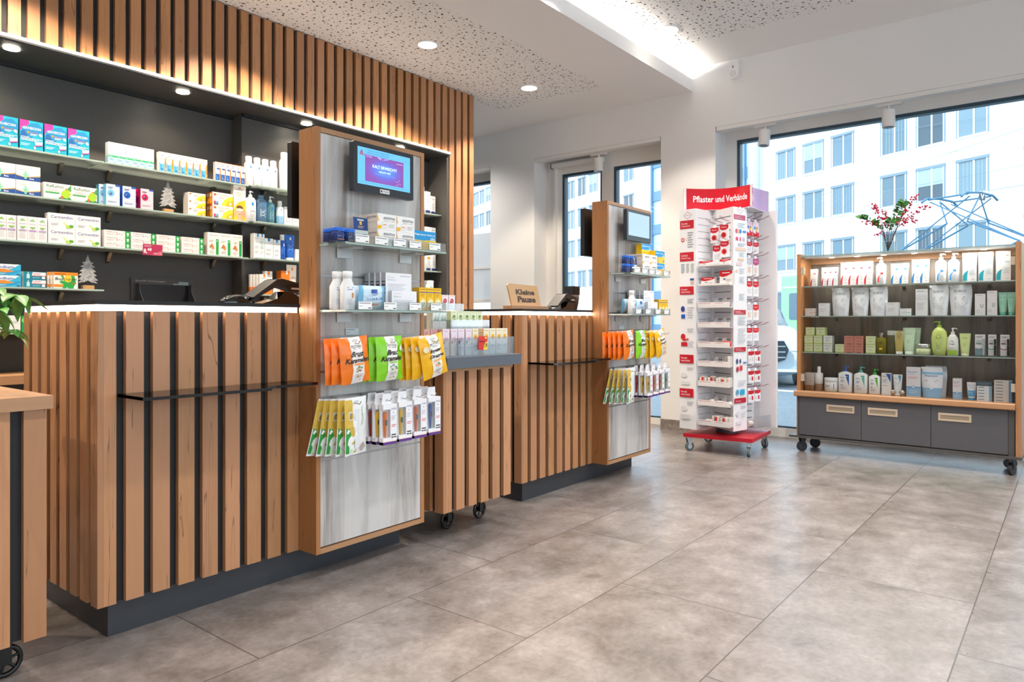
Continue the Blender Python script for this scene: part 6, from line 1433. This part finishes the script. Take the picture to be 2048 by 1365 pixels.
def cera(lb, s_, w_, h_, pc, tri, txt2):
    return pumpb(lb, s_, Z4, w_, h_, [('t', 'Cera', .10, .74, .36, .09, '#4a4f58', .004), ('p', [(.54, .95), (.90, .95), (.90, .30), (.78, .55)], tri), ('t', 'Ve', .58, .80, .2, .08, '#ffffff', .006), ('l', .12, .66, .5, .5, 3, '#7f8fc0'), ('r', .14, .34, .36, .37, '#4a4f58'), ('l', .14, .28, .7, .12, 4, '#b9bcc6')], col='#f1f1f0', pc=pc, d=.055, sx=1, shoulder=.90, e=4)
cera('white pump bottle with blue collar and blue triangle', .421, .108, .222, '#1f66c8', '#1f5fb8', '')
cera('white pump bottle with turquoise collar and triangle', .540, .104, .218, '#4fc8b0', '#5fcab0', '')
cera('smaller white pump bottle with bright green collar', .644, .086, .200, '#3fb83c', '#5fc040', '')
cbox(.070, .174, '#f0f0f0', [('t', 'Cera', .10, .82, .40, .07, '#4a4f58', .004), ('p', [(.45, .97), (.95, .97), (.95, .58)], '#1f5fb8'), ('l', .12, .72, .6, .55, 4, '#a9b0c6'), ('l', .12, .45, .6, .4, 1, '#e08a5a'), ('r', 0, 0, 1, .05, '#dfe3ea')], .733, Z4, 'slim white carton with blue triangle on the wood board')
o = cream_tube('cream_tube', .068, .166, .045, '#f0f2f3', [('p', [(.55, .98), (.92, .98), (.86, .55)], '#5aa0d0'), ('t', 'Cera', .12, .78, .4, .07, '#5f7f98', .004), ('l', .2, .6, .8, .3, 5, '#b4c8d6')], '#e3eaee', 'white cream tube with light blue triangle'); cput(o, .811, Z4)
for k, x in enumerate((.789, .853)):
    t = thing('tester_ball', cloc(x, .060, Z4), CR, '%s small clear ball on a wooden foot before the cream tube' % ('left', 'right')[k], 'decoration', 'small clear balls')
    MB(OAKX).cyl((0, 0, 0), .016, .010, n=18).build('foot', t)
    r = .019; MB(flat('#cdbfae', .05, .6)).loft([(.0105+r-r*math.cos(a), r*math.sin(a)+.0005, r*math.sin(a)+.0005) for a in [PI*i/10 for i in range(11)]], n=18).build('ball', t)
bep = [('t', 'Bepanthol', .10, .80, .70, .06, '#4f5fa8', .008), ('l', .12, .77, .6, .74, 1, '#9aa3c6'), ('l', .12, .68, .8, .6, 2, '#e8a0a0'), ('r', 0, .02, 1, .34, '#8fbce0'), ('r', 0, .30, 1, .34, '#5f9fd6'), ('e', .5, .33, .12, .05, '#9fb8e0'), ('e', .5, .33, .07, .03, '#e6eef8'), ('l', .2, .22, .8, .1, 2, '#c9def0')]
cbox(.098, .230, '#ebe9ee', bep, .925, Z4, 'tall pink-white and blue carton beside the refill pouch')
pouch('front white and blue refill pouch on the wood board', 1.050, Z4, .145, .235, flat('#eaeef4', .25), [('r', 0, .76, 1, .84, '#8fc4e6')]+[('t', 'Bepanthol', .18, .68, .6, .06, '#4f5fa8', .008), ('l', .2, .6, .8, .5, 2, '#e8a0a0'), ('g', 0, 0, 1, .32, '#8fbce0'), ('e', .5, .32, .09, .05, '#e6eef8')], grp='blue refill pouches')
pouch('rear white and blue refill pouch on the wood board', 1.070, Z4, .145, .242, flat('#dfe4ec', .25), [], dep=.175, grp='blue refill pouches')
cbox(.058, .156, '#e9e6ea', bep, 1.219, Z4, 'small pinkish carton with blue foot on the wood board')
o = cream_tube('cream_tube', .062, .132, .035, '#edeef2', [('r', 0, 0, 1, .45, '#5fa8dc'), ('t', 'Bepanthol', .12, .78, .76, .08, '#5f6fb0', .004), ('l', .2, .7, .8, .6, 1, '#a9b0cc')], '#3f9fd8', 'small white and blue cream tube on the wood board'); cput(o, 1.309, Z4)
def lip(s_, z, n, lb, w_=.092, hh=.022, c='#e6e8ea', c2='#8fb0c8', dep=.11):
    g = carton('lip_care_box', w_, .08, hh, c, [('l', .1, .8, .5, .3, 1, '#5a5a62'), ('r', .82, 0, 1, 1, c2)], side='#c9ccd0', top=c); tag(g, None, 'lip care box')
    for k in range(n):
        o = g if k == 0 else dup(g)
        cput(o, s_+.004*((k*3) % 3-1), z+k*(hh+.0004), dep); tag(o, '%s of the %s' % (['lowest', 'second lowest', 'third lowest', 'fourth lowest', 'fifth lowest', 'sixth lowest', 'topmost'][k if k < n-1 else 6], lb), None, lb)
lip(1.398, Z4, 5, 'flat white boxes left of the striped boxes', c='#e4e8ec')
cbox(.100, .030, '#41545e', [('l', .1, .8, .9, .3, 2, '#7f98a4')], 1.392, Z4+.1122, 'dark slate box on top of the flat white boxes', d=.08, dep=.11, side='#33434c')
lip(1.512, Z4, 7, 'striped boxes at the right end of the wood board', w_=.108, c='#d9d2cb', c2='#5f8fb8')
# vase with berry branches
va = thing('glass_vase', cloc(.738, .17, 1.6632), 0, 'clear glass vase with red berry and eucalyptus branches on the cabinet', 'vase')
m = MB(VASEG); secs = [(0, .052, .052), (.003, .056, .056), (.215, .060, .060), (.225, .061, .061)]
n = 32; ring_o = []; 
m.loft(secs, n=n); m.f.pop(); m.m.pop(); m.sm.pop()
m.ring((0, 0, .225), .0605, .0014, flat('#dde8ec', .1), axis='z', n=32, k=6); m.ring((0, 0, .088), .0540, .0008, flat('#e6eef0', .1), axis='z', n=32, k=5); m.build('vase_glass', va)
MB(glass('vase_water', (.93, .96, .95), .05, .03, (.8, .85, .82))).loft([(.004, .050, .050), (.085, .053, .053)], n=24).build('water', va)
sm_ = MB(flat('#5a4336', .6)); be = MB(flat('#c81f3a', .3)); eu_ = MB(flat('#86a884', .55)); rnd = random.Random(11)
def branch(tip, mid, kind, n_, base=None):
    b0 = Vector(base or (-.03*tip[0]/.3, .01, .008)); mid = Vector(mid); tip = Vector(tip)
    pts = [b0.lerp(mid, t)*(1) for t in (0, .5, 1)]+[mid.lerp(tip, t)+Vector((0, 0, .03*math.sin(PI*t))) for t in (.35, .7, 1)]
    sm_.tube(pts, [.0026, .0024, .0022, .0018, .0014, .001], n=6)
    L = pts[2:]
    for k in range(n_):
        t = .15+.85*k/n_; f_ = t*(len(L)-1); i = min(int(f_), len(L)-2); p = L[i].lerp(L[i+1], f_-i)
        if kind == 'b':
            for _ in range(3):
                q = p+Vector((rnd.uniform(-.022, .022), rnd.uniform(-.018, .018), rnd.uniform(-.014, .022))); r = rnd.uniform(.0055, .0085)
                be.loft([(-r, r*.25, r*.25), (-r*.6, r*.8, r*.8), (0, r, r), (r*.6, r*.8, r*.8), (r, r*.25, r*.25)], n=7, cx=q.x, cy=q.y, z0=q.z)
        else:
            for s_ in (-1, 1):
                a = rnd.uniform(0, 6.28); leaf_mesh(eu_, p, (math.cos(a), math.sin(a), .5), (rnd.uniform(-.5, .5), -1, .3), .055, .046, droop=.1)
# vase frame is unrotated: room -y is to the right in the view of the cabinet
X_ = lambda r, z, y=0: (y, -r, z)
branch(X_(-.235, .300, -.03), X_(-.04, .17), 'e', 13); branch(X_(.115, .400, .0), X_(.02, .18), 'e', 13); branch(X_(.03, .26, -.05), X_(.0, .16), 'e', 6)
branch(X_(-.130, .400, .02), X_(-.045, .22), 'b', 12); branch(X_(-.19, .235, -.05), X_(-.05, .19), 'b', 7); branch(X_(-.05, .345, .05), X_(-.02, .2), 'b', 7); branch(X_(-.02, .27, -.04), X_(-.01, .17), 'b', 6)
branch(X_(.215, .455, .03), X_(.06, .21), 'b', 12); branch(X_(.300, .345, -.02), X_(.06, .2), 'b', 10); branch(X_(.205, .235, .0), X_(.05, .19), 'b', 7); branch(X_(-.11, .135, -.02), X_(-.03, .13), 'b', 4); branch(X_(.12, .33, .05), X_(.04, .2), 'b', 7)
sm_.build('branches', va); be.build('berries', va); eu_.build('eucalyptus_leaves', va)

# ================================================================ plaster rack (spinner) in front of the window pillar
SPN = thing('spinner_rack', (6.003, 2.361, 0), 0, 'white revolving plaster rack with curved red header on a red wheeled base', 'display rack')
SO = Vector((6.003, 2.361, 0))
def S(p, z=None): return (p[0]-SO.x, p[1]-SO.y) if z is None else (p[0]-SO.x, p[1]-SO.y, z)
SW_ = flat('#eceaec', .45); RED = flat('#c41e2f', .35)
ba = math.radians(-85.4); bu_ = (math.cos(ba), math.sin(ba)); bv = (-bu_[1], bu_[0])
pc = lambda i, j, r=.291: (bu_[0]*i*r+bv[0]*j*r, bu_[1]*i*r+bv[1]*j*r)
MB(RED).prism([pc(-1, -1), pc(1, -1), pc(1, 1), pc(-1, 1)], 'z', .120, .152).build('base_board', SPN)
for i, j, a in ((-.86, -.86, 2.6), (.86, -.86, .2), (.86, .86, .9), (-.86, .86, 1.9)):
    q = pc(i, j); caster(SPN, q[0], q[1], .038, .1195, '#5a6a70', '#d0d3d4', a)
MB(flat('#5a5e66', .4)).cyl((0, 0, .1525), .10, .035, n=28).build('turntable', SPN)
e1 = Vector((.985, -.174)); e2 = Vector((.174, .985))
L1 = Vector((5.706, 2.668)); R1 = Vector((5.687, 2.512)); C1 = R1+e1*.25; L2 = Vector((5.780, 2.224)); R2 = Vector((5.970, 2.180)); C2 = R2+e2*.12
D2 = Vector((6.262, 2.225)); E2 = Vector((6.222, 2.020)); E2b = E2+e1*.035; D3 = Vector((6.36, 2.34)); E4 = Vector((6.33, 2.62)); C4 = L1+e1*.42; 
poly = [L1, C4, E4, D3, E2b, E2, D2, C2, R2, L2, C1, R1]
m = MB(SW_); m.prism([S(p) for p in poly], 'z', .19, 2.062); m.build('rack_body', SPN)
# slots in the back walls
m = MB(flat('#55585e', .6))
def wall_slots(a, b, u0, u1, zs, h_=.006):
    d = (b-a); n_ = Vector((d.y, -d.x)).normalized()
    for z in zs:
        p = a+d*u0+n_*.001; q = a+d*u1+n_*.001
        m.quad((*S(p), z), (*S(q), z), (*S(q), z+h_), (*S(p), z+h_))
zs = [.26+.0575*k for k in range(31)]
wall_slots(C1, R1, .10, .88, zs, .003) if False else None
def slots2(a, b, u0, u1, zs, h_, out):
    d = (b-a); n_ = Vector((-d.y, d.x)).normalized()*out
    for z in zs:
        p = a+d*u0+n_*.0012; q = a+d*u1+n_*.0012
        m.quad((*S(p), z), (*S(q), z), (*S(q), z+h_), (*S(p), z+h_))
slots2(R1, C1, .12, .85, zs, .003, -1); slots2(C1, L2, .12, .88, zs, .006, -1); slots2(C2, D2, .1, .9, zs, .006, -1)
m.build('wall_slots', SPN)
def strip(a, b, art, nm):
    d = (b-a); w_ = d.length; u = d/w_; n_ = Vector((u.y, -u.x))
    f = FM((*S(a), .19), (u.x, u.y, 0), (0, 0, 1), w_, 1.872, (n_.x, n_.y, 0))
    mm = MB(flat('#f4f4f6', .4)); mm.quad(f(0, 0, .0006), f(1, 0, .0006), f(1, 1, .0006), f(0, 1, .0006)); mm.art(art, f, .0002, .0010)
    return mm.build(nm, SPN)
Y1 = lambda y: (858-y)/(858-417); Y2 = lambda y: (862-y)/(862-413)
RD = '#c4172c'
def block(F, y0, y1, t1, t2=None, c=RD):
    r_ = [('r', .03, F(y1), .88, F(y0), c), ('t', t1, .12, F(y0+(y1-y0)*(.48 if t2 else .68)), .38, (F(y0)-F(y1))*.22, '#f6dfe2', .01)]
    if t2: r_.append(('t', t2, .12, F(y0+(y1-y0)*.80), .55, (F(y0)-F(y1))*.22, '#f6dfe2', .01))
    return r_
def logo(F, y, c='#a9445c'):
    z = F(y); h_ = .018; w_ = .26
    return [('p', [(.5-w_, z), (.5, z+h_), (.5+w_, z), (.5, z-h_)], c), ('p', [(.5-w_*.9, z), (.5, z+h_*.86), (.5+w_*.9, z), (.5, z-h_*.86)], '#f4f4f6'), ('t', 'DRACO', .5-w_*.55, z-.003, w_*1.1, .006, c)]
GL_ = '#9a9ea6'
a1 = logo(Y1, 429)+block(Y1, 439, 456, 'Dracofix', 'Rollenpflaster')+[('e', .20, Y1(478), .10, .010, '#d8322c'), ('e', .20, Y1(478), .05, .005, '#f2e6e6'), ('e', .36, Y1(476), .06, .008, '#f0dadc'), ('l', .50, Y1(462), .85, Y1(495), 7, GL_)]+block(Y1, 503, 521, 'Dracofixiermull', 'Stretch lang')+\
    [('l', .1, Y1(526), .35, Y1(545), 8, '#7f9fb8'), ('l', .42, Y1(526), .62, Y1(545), 8, GL_), ('l', .70, Y1(526), .92, Y1(545), 8, '#8fb0a4'), ('r', .66, Y1(560), .90, Y1(556), '#3f4f9a'), ('r', .70, Y1(568), .88, Y1(562), '#d8b8a8')]+block(Y1, 572, 588, 'Dracolastic', 'kohäsive Fixierbinde')+\
    [('l', .5, Y1(596), .9, Y1(606), 4, GL_), ('e', .22, Y1(617), .12, .013, '#2f3f8f'), ('r', .12, Y1(636), .36, Y1(628), '#1f5fc0'), ('l', .5, Y1(612), .9, Y1(636), 5, '#c9ccd2'), ('l', .5, Y1(656), .9, Y1(664), 4, GL_), ('e', .24, Y1(673), .14, .014, '#cf1f2a'), ('p', [(.2, Y1(679)), (.55, Y1(676)), (.6, Y1(678)), (.25, Y1(682))], '#cf1f2a'), ('r', .12, Y1(692), .50, Y1(684), '#c4172c'), ('l', .56, Y1(680), .9, Y1(694), 4, '#c9ccd2')]+\
    block(Y1, 709, 726, 'Dracoelast', 'elastische Fixierbinde')+[('l', .5, Y1(734), .9, Y1(740), 3, GL_), ('e', .30, Y1(750), .18, .011, '#e2e0e0'), ('r', .14, Y1(769), .62, Y1(762), '#e2e0e0')]+block(Y1, 777, 794, 'Dracofix', 'elastische Fixierbinde')+[('l', .5, Y1(802), .9, Y1(810), 3, GL_), ('e', .30, Y1(817), .18, .011, '#e2e0e0'), ('r', .14, Y1(838), .66, Y1(829), '#e2e0e0')]
strip(L1, R1, a1, 'header_strip')
a2 = logo(Y2, 418, '#c49ab0')+block(Y2, 428, 438, 'Dracoplast', 'Injektion', '#c05a76')+[('l', .3, Y2(444), .85, Y2(454), 4, '#a9c4c4')]+[('e', .22+.14*k, Y2(461), .09, .010, c) for k, c in enumerate(('#d8527a', '#e8c49a', '#3f8fd8'))]+[('r', .68, Y2(463), .92, Y2(459), '#2f8fe0'), ('r', .16, Y2(480), .34, Y2(473), '#e0527a'), ('r', .46, Y2(480), .54, Y2(473), '#e0527a'), ('r', .66, Y2(480), .82, Y2(473), '#d8b8cc'),
    ('r', .15, Y2(500), .90, Y2(494), '#efd3bd'), ('l', .3, Y2(484), .9, Y2(492), 3, '#b9c4cc'), ('r', .32, Y2(520), .74, Y2(515), '#f0d4b4'), ('r', .2, Y2(530), .62, Y2(523), '#ecd6d2'), ('l', .4, Y2(503), .8, Y2(512), 4, '#a9bcc4'), ('l', .4, Y2(535), .8, Y2(546), 5, '#a9bcc4'), ('e', .22, Y2(541), .07, .007, '#f0c8b0'), ('l', .4, Y2(552), .8, Y2(566), 6, '#a9bcc4'), ('l', .4, Y2(586), .8, Y2(600), 6, '#a9bcc4')]+\
    block(Y2, 619, 628, 'Dracofix', 'Verband', '#c03a48')+[('l', .3, Y2(632), .9, Y2(650), 6, '#b4b9c2'), ('l', .3, Y2(655), .9, Y2(688), 8, '#c9cdd4')]+block(Y2, 694, 703, 'Sporttape', 'Tape', '#c0303e')+[('e', .24, Y2(722), .07, .012, '#4a5288'), ('r', .42, Y2(726), .52, Y2(718), '#4a5288'), ('r', .68, Y2(727), .92, Y2(724), '#4f7fc0'), ('e', .26, Y2(738), .09, .012, '#b8384a'), ('r', .42, Y2(741), .62, Y2(731), '#e03a48'), ('e', .26, Y2(784), .11, .012, '#5fa8d0'), ('r', .46, Y2(790), .78, Y2(779), '#1fb0e0'), ('l', .3, Y2(760), .9, Y2(772), 3, '#c9cdd4')]+\
    block(Y2, 796, 806, 'Dracobinde', None, '#c0203a')+[('l', .5, Y2(812), .9, Y2(818), 2, GL_), ('e', .28, Y2(827), .14, .011, '#dfe0e8'), ('l', .5, Y2(824), .9, Y2(836), 3, '#c9ccd2'), ('r', .16, Y2(848), .55, Y2(842), '#e6e6ea')]
strip(L2, R2, a2, 'header_strip')
# curved red headers on top
def header(P, mat, nm, txt=None, pitch=None):
    n = 14; cv = [P[0]*(1-t)**2+P[1]*2*t*(1-t)+P[2]*t*t for t in [i/n for i in range(n+1)]]
    z0, z1 = 2.078, 2.262
    nrm = []
    for i in range(n+1):
        d = cv[min(i+1, n)]-cv[max(i-1, 0)]; nrm.append(Vector((d.y, -d.x)).normalized())
    m = MB(mat); vs = []
    for i in range(n+1):
        p = cv[i]; q = p-nrm[i]*.004
        vs += [S(p, z0), S(p, z1), S(q, z1), S(q, z0)]
    fs = [(i*4, i*4+4, i*4+5, i*4+1) for i in range(n)]+[(i*4+1, i*4+5, i*4+6, i*4+2) for i in range(n)]+[(i*4+2, i*4+6, i*4+7, i*4+3) for i in range(n)]+[(i*4+3, i*4+7, i*4+4, i*4) for i in range(n)]+[(0, 1, 2, 3), (n*4+3, n*4+2, n*4+1, n*4)]
    m.add(vs, fs)
    def f(u, v, off):
        x = min(max(u, 0), 1)*n; i = min(int(x), n-1); p = cv[i].lerp(cv[i+1], x-i); q = nrm[i].lerp(nrm[i+1], x-i)
        p = p+q*off; return Vector((p.x-SO.x, p.y-SO.y, z0+(z1-z0)*v))
    f.sub = 1
    m.art([('r', 0, 0, .033, 1, '#f2f0ee'), ('r', .967, 0, 1, 1, '#f2f0ee')], f)
    if txt: m.art([('t', txt, .115, .36, .80, .30, '#ffffff', .016)], f, .0004, .0012)
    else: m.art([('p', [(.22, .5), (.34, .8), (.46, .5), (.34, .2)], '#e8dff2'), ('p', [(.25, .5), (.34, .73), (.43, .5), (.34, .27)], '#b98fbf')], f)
    return m.build(nm, SPN)
def AT(px, t): 
    u = (px-1024)/1425; a = math.radians(38.3); return Vector(((math.cos(a)+u*math.sin(a))*t, (math.sin(a)-u*math.cos(a))*t))
hA, hM, hB = Vector((5.776, 2.665)), Vector((6.12, 2.42)), Vector((5.940, 2.125))
hC, hN = Vector((6.40, 2.135)), Vector((6.08, 2.20))
header([hA, hM, hB], flat('#cf1b2c', .18), 'header_sign', 'Pflaster und Verbände')
header([hB+Vector((.03, .03)), hN, hC], flat('#b27fb8', .12), 'header_sign')  # glossy red sign; the window reflection is put into its violet base colour
m = MB(SW_); m.prism([S(p) for p in (hA, Vector((5.93, 2.37)), hB, hC, Vector((6.30, 2.55)))], 'z', 2.0655, 2.0685); m.build('top_plate', SPN)
# trays in the left bay
TLp, TRp = Vector((5.692, 2.498)), Vector((5.650, 2.205)); td = TRp-TLp; tn = Vector((td.y, -td.x)).normalized()
TR_IN = Vector((5.790, 2.235)); TL_IN = R1+e1*.235+Vector((0, -.012))
TZ = (1.567, 1.404, 1.219, 1.054, .889, .729, .563, .401, .235)
for k, z in enumerate(TZ):
    h_ = .018 if k < 2 else .047
    m = MB(flat('#ece8e8', .45)); m.prism([S(TLp), S(TL_IN), S(TR_IN), S(TRp)], 'z', z, z+.003)
    a, b = TLp, TRp; q = td.normalized(); nn = Vector((-q.y, q.x))
    pts = [S(a), S(b), S(b+nn*.003), S(a+nn*.003)]; m.prism(pts, 'z', z, z+h_)
    if k >= 2:
        nf = -nn; f = FM((*S(a), z), (q.x, q.y, 0), (0, 0, 1), td.length, h_, (nf.x, nf.y, 0))
        m.art([('l', .03, .92, .42, .70, 1, '#c98a92'), ('l', .55, .92, .80, .70, 1, '#d8a4aa'), ('r', 0, .40, 1, .42, '#d6d0d2')], f)
    tr_ = m.build('tray', SPN)
    if 2 <= k <= 8:
        dv = MB(ACRYLW)
        for j in range(1, 4):
            p0 = a+td*(j/4); w_ = Vector((nn.x, nn.y)); base = p0+w_*.006
            prof = [(0, 0), (0, .045), (.012, .070), (.035, .082), (.075, .080), (.075, 0)]
            vs = [(*S(base+w_*x), z+.003+y) for x, y in prof]; dv.add(vs, [tuple(range(6))])
        dv.build('divider', tr_)
def put(name, mb_, p, z, lb, cat, grp, rz=0):
    o = mb_.build(name); o.location = (p.x, p.y, z); o.rotation_euler = (0, 0, rz); tag(o, lb, cat, grp); return o
SR = math.atan2(td.y, td.x)
def in_tray(k, u, dep=.035): 
    q = td.normalized(); nn = Vector((-q.y, q.x)); return TLp+td*u+nn*dep, TZ[k]+.0035
NT_ = ('top', 'second', 'third', 'fourth', 'fifth', 'sixth', 'seventh', 'eighth', 'bottom')
GT = 'dressings in the rack trays'
def redpack(w_, h_, d): return carton('dressing_pack', w_, d, h_, '#f2efec', [('p', [(0, .62), (0, 1), (1, 1), (1, .80), (.6, .62), (.25, .55)], '#c81626'), ('l', .2, .92, .8, .76, 1, '#f6dfe2'), ('r', .3, .35, .46, .45, '#3f5f9a'), ('l', .5, .4, .9, .15, 3, '#b9b6b4')], side='#dcd6d2')
for k, u, w_, h_, lb in ((0, .22, .13, .045, 'left flat red and white pack'), (0, .82, .10, .050, 'right flat red and white pack'), (1, .27, .125, .068, 'low red and white pack'), (1, .84, .115, .118, 'taller red and white pack')):
    o = redpack(w_, h_, .04); p, z = in_tray(k, u, .045); o.location = (p.x, p.y, z); o.rotation_euler = (0, 0, SR); tag(o, '%s on the %s rack tray' % (lb, NT_[k]), 'dressing pack', GT)
def rollobj(r, l_, c, c2='#efe9e4', name='bandage_roll'):
    m = MB(flat(c, .7)); m.cyl((-l_/2, 0, r), r, l_, axis='x', n=18); m.cyl((-l_/2-.0006, 0, r), r*.45, l_+.0012, flat(c2, .6), axis='x', n=14); return m
for k, u, r, c, lb, rz in ((3, .38, .024, '#2c3a72', 'navy blue bandage roll', 1.2), (3, .55, .018, '#32407a', 'small navy bandage roll', .5), (4, .80, .026, '#d8433c', 'large red bandage roll', 1.5), (4, .62, .016, '#d84a44', 'small red bandage roll', .2), (4, .25, .014, '#e08a84', 'pale red bandage roll', .1), (5, .33, .012, '#f4f2f0', 'thin white bandage roll', .2), (2, .75, .014, '#3a4a8a', 'thin blue bandage roll', .1),
        (7, .22, .013, '#f6f4f2', 'left white bandage roll', .1), (7, .42, .026, '#e4d9cc', 'upright cream bandage roll', 1.3), (7, .66, .022, '#e6ddd2', 'cream bandage roll', 1.2), (7, .86, .020, '#e0d6ca', 'right cream bandage roll', 1.3), (8, .30, .024, '#f4efe9', 'white bandage roll with red ring', .9)):
    m = rollobj(r, .075 if r > .02 else .06, c, '#e9e2da'); p, z = in_tray(k, u, .05); put('bandage_roll', m, p, z, '%s in the %s rack tray' % (lb, NT_[k]), 'bandage roll', 'bandage rolls in the rack trays', SR+rz)
rnd = random.Random(3)
for k, us in ((6, (.07, .15, .23, .33, .42, .58, .66, .75, .84, .93)), (8, (.46, .55, .63, .72, .80, .89, .96)), (5, (.93,))):
    for i, u in enumerate(us):
        h_ = rnd.uniform(.068, .088); c = ('#efe9e4', '#e6dbd0', '#f1edea')[i % 3]; red = i % 3 == 1
        o = carton('gauze_pack', .017, .06, h_, c, [('r', 0, .1, 1, .9, '#d8251f')] if red else [('l', .2, .8, .8, .3, 3, '#d8b8a8')], side='#e2d8ce')
        p, z = in_tray(k, u, .042); o.location = (p.x, p.y, z); o.rotation_euler = (0, rnd.uniform(-.02, .02), SR+rnd.uniform(-.15, .15))
        tag(o, '%s upright gauze pack in the %s rack tray' % ((nth(i, len(us)) if len(us) > 2 else 'only')+(' '+('red' if red else 'cream')), NT_[k]), 'gauze pack', 'upright gauze packs in the rack trays')
# wire hooks and hanging packs
HKM = flat('#8f2a3a', .4)
def wire_hook(p, dr, z, l_=.13):
    m = MB(HKM); q = Vector(dr).normalized(); s_ = Vector((-q.y, q.x))*.006
    for sg in (-1, 1): m.tube([S(p+s_*sg, z), S(p+q*l_*.75+s_*sg, z+.010), S(p+q*l_+s_*sg*1.6, z+.026), S(p+q*(l_+.02), z+.032)], .0014, n=5)
    return m.build('wire_hook', SPN)
def hangpack(w_, h_, art, lb, p, z, rz, col='#f1f0f2', d=.012, grp='packs hanging on the rack'):
    m = MB(flat(col, .35)); m.box(-w_/2, w_/2, -d/2, d/2, -h_, 0); m.box(-w_*.22, w_*.22, -.0008, .0008, 0, .022); m.art(art, FM((-w_/2, -d/2, -h_), (1, 0, 0), (0, 0, 1), w_, h_, (0, -1, 0)))
    o = m.build('plaster_pack'); o.location = (p.x, p.y, z); o.rotation_euler = (0, 0, rz); return tag(o, lb, 'plaster pack', grp)
redtop = [('p', [(0, .72), (0, 1), (1, 1), (1, .78), (.7, .66), (.3, .64)], '#cc1a2a'), ('t', 'Draco', .2, .80, .55, .09, '#f8e8ea', .01)]
left_dir = -e1; wl = (L2-C1)
for r_, z in ((0, 1.925), (1, 1.765)):
    for u in (.18, .48, .82): wire_hook(C1+wl*u, (-.985, .174), z+.02, .13)
for i, (u, z, dep, kind, lb) in enumerate(((.28, 1.905, .05, 'tape', 'upper left red topped tape pack'), (.74, 1.915, .05, 'tape', 'upper right red topped tape pack'), (.40, 1.750, .05, 'plain', 'lower left red topped pack'), (.78, 1.775, .055, 'tape', 'lower right red topped tape pack'))):
    p = C1+wl*u+left_dir*dep; art = list(redtop)
    if kind == 'tape': art += [('e', .45, .34, .30, .18, '#d9221f'), ('e', .45, .34, .13, .08, '#8f1216')]
    else: art += [('l', .15, .5, .85, .2, 4, '#c9c6c8')]
    hangpack(.075, .130 if kind == 'tape' else .15, art, lb+' in the left rack bay', p, z, SR+.1)
rowsz = (1.965, 1.790, 1.650, 1.452, 1.252, 1.050, .850, .682, .515)
wl = D2-C2; rdir = Vector((-.174, -.985)); rr = math.atan2(wl.y, wl.x)
PK = ((('#e7b8d4', 'pink picture'), ('#e05a8a', 'colourful picture')), (('#cc1a2a', 'red top'), ('#cc1a2a', 'small red top')), (('#c9c9d4', 'grey edge'), ('#c0508a', 'magenta and red top')), (('#cc1a2a', 'red top'), ('#cc1a2a', 'rounded red top')), (('#cfcfd8', 'grey edge'), ('#d8222c', 'bright red top and tan plaster')), (('#cc1a2a', 'red top'), ('#d8222c', 'wide red top')), (('#d8cfd0', 'beige side'), ('#b02a34', 'dark red picture')), (('#d8222c', 'red corner'), ('#b02a34', 'dark red roll picture')), (('#d8222c', 'red flap'), ('#c8386a', 'crimson picture')))
for k, z in enumerate(rowsz):
    for u in (.20, .52, .86): wire_hook(C2+wl*u, (-.174, -.985), z+.020, .15)
    for j, (u, dep) in enumerate(((.30, .085), (.68, .075))):
        c, nm = PK[k][j]; p = C2+wl*u+rdir*dep; h_ = (.125, .10, .155, .13, .135, .11, .105, .10, .10)[k]; w_ = .082
        if k == 0: art = [('r', 0, .72, 1, 1, '#f0d8e8'), ('e', .3, .6, .18, .12, '#4f8fd8'), ('e', .55, .5, .2, .10, '#e8c84c'), ('e', .7, .62, .12, .08, '#d8486a'), ('e', .6, .3, .16, .10, '#e0508a'), ('p', [(0, .3), (0, 0), (1, 0), (1, .34), (.6, .22), (.3, .2)], '#d8222c')]
        elif k >= 6: art = [('p', [(0, .70), (0, 1), (1, 1), (1, .76), (.6, .66)], '#cc1a2a'), ('r', .55, .18, .82, .52, c), ('l', .1, .4, .4, .2, 2, '#c9b8b8')]
        else: art = [('p', [(0, .68), (0, 1), (1, 1), (1, .72), (.7, .62), (.3, .62)], c), ('t', 'Draco', .2, .80, .55, .08, '#f8e8ea', .01), ('l', .15, .5, .85, .2, 4, '#cfd0d8')]+([('p', [(.3, .2), (.25, .5), (.45, .55), (.6, .3), (.5, .15)], '#f0c49a')] if k in (2, 4) else [])
        hangpack(w_, h_, art, '%s pack with %s, %s hanging row, right rack bay' % (('left', 'right')[j], nm, ('first', 'second', 'third', 'fourth', 'fifth', 'sixth', 'seventh', 'eighth', 'ninth')[k]), p, z, rr, d=.010 if k < 6 else .045)
# clear bottom tray of the right bay
m = MB(ACRYLW); q0, q1 = Vector((5.985, 2.125)), Vector((6.215, 2.060)); dd = (q1-q0).normalized(); nn = Vector((-dd.y, dd.x))
m.prism([S(q0), S(q1), S(q1+nn*.15), S(q0+nn*.15)], 'z', .20, .203); m.prism([S(q0), S(q1), S(q1+nn*.003), S(q0+nn*.003)], 'z', .203, .30); m.build('tray', SPN)
for i, (u, r, c, lb) in enumerate(((.15, .026, '#e9e0da', 'cream'), (.5, .028, '#d8cfc8', 'grey-beige'), (.85, .018, '#f1eeea', 'white'))):
    p = q0.lerp(q1, u)+nn*.07; put('bandage_roll', rollobj(r, .06, c), p, .2035, '%s bandage roll in the clear bottom tray of the right bay' % lb, 'bandage roll', 'bandage rolls in the clear bottom tray', rr+.3*i)
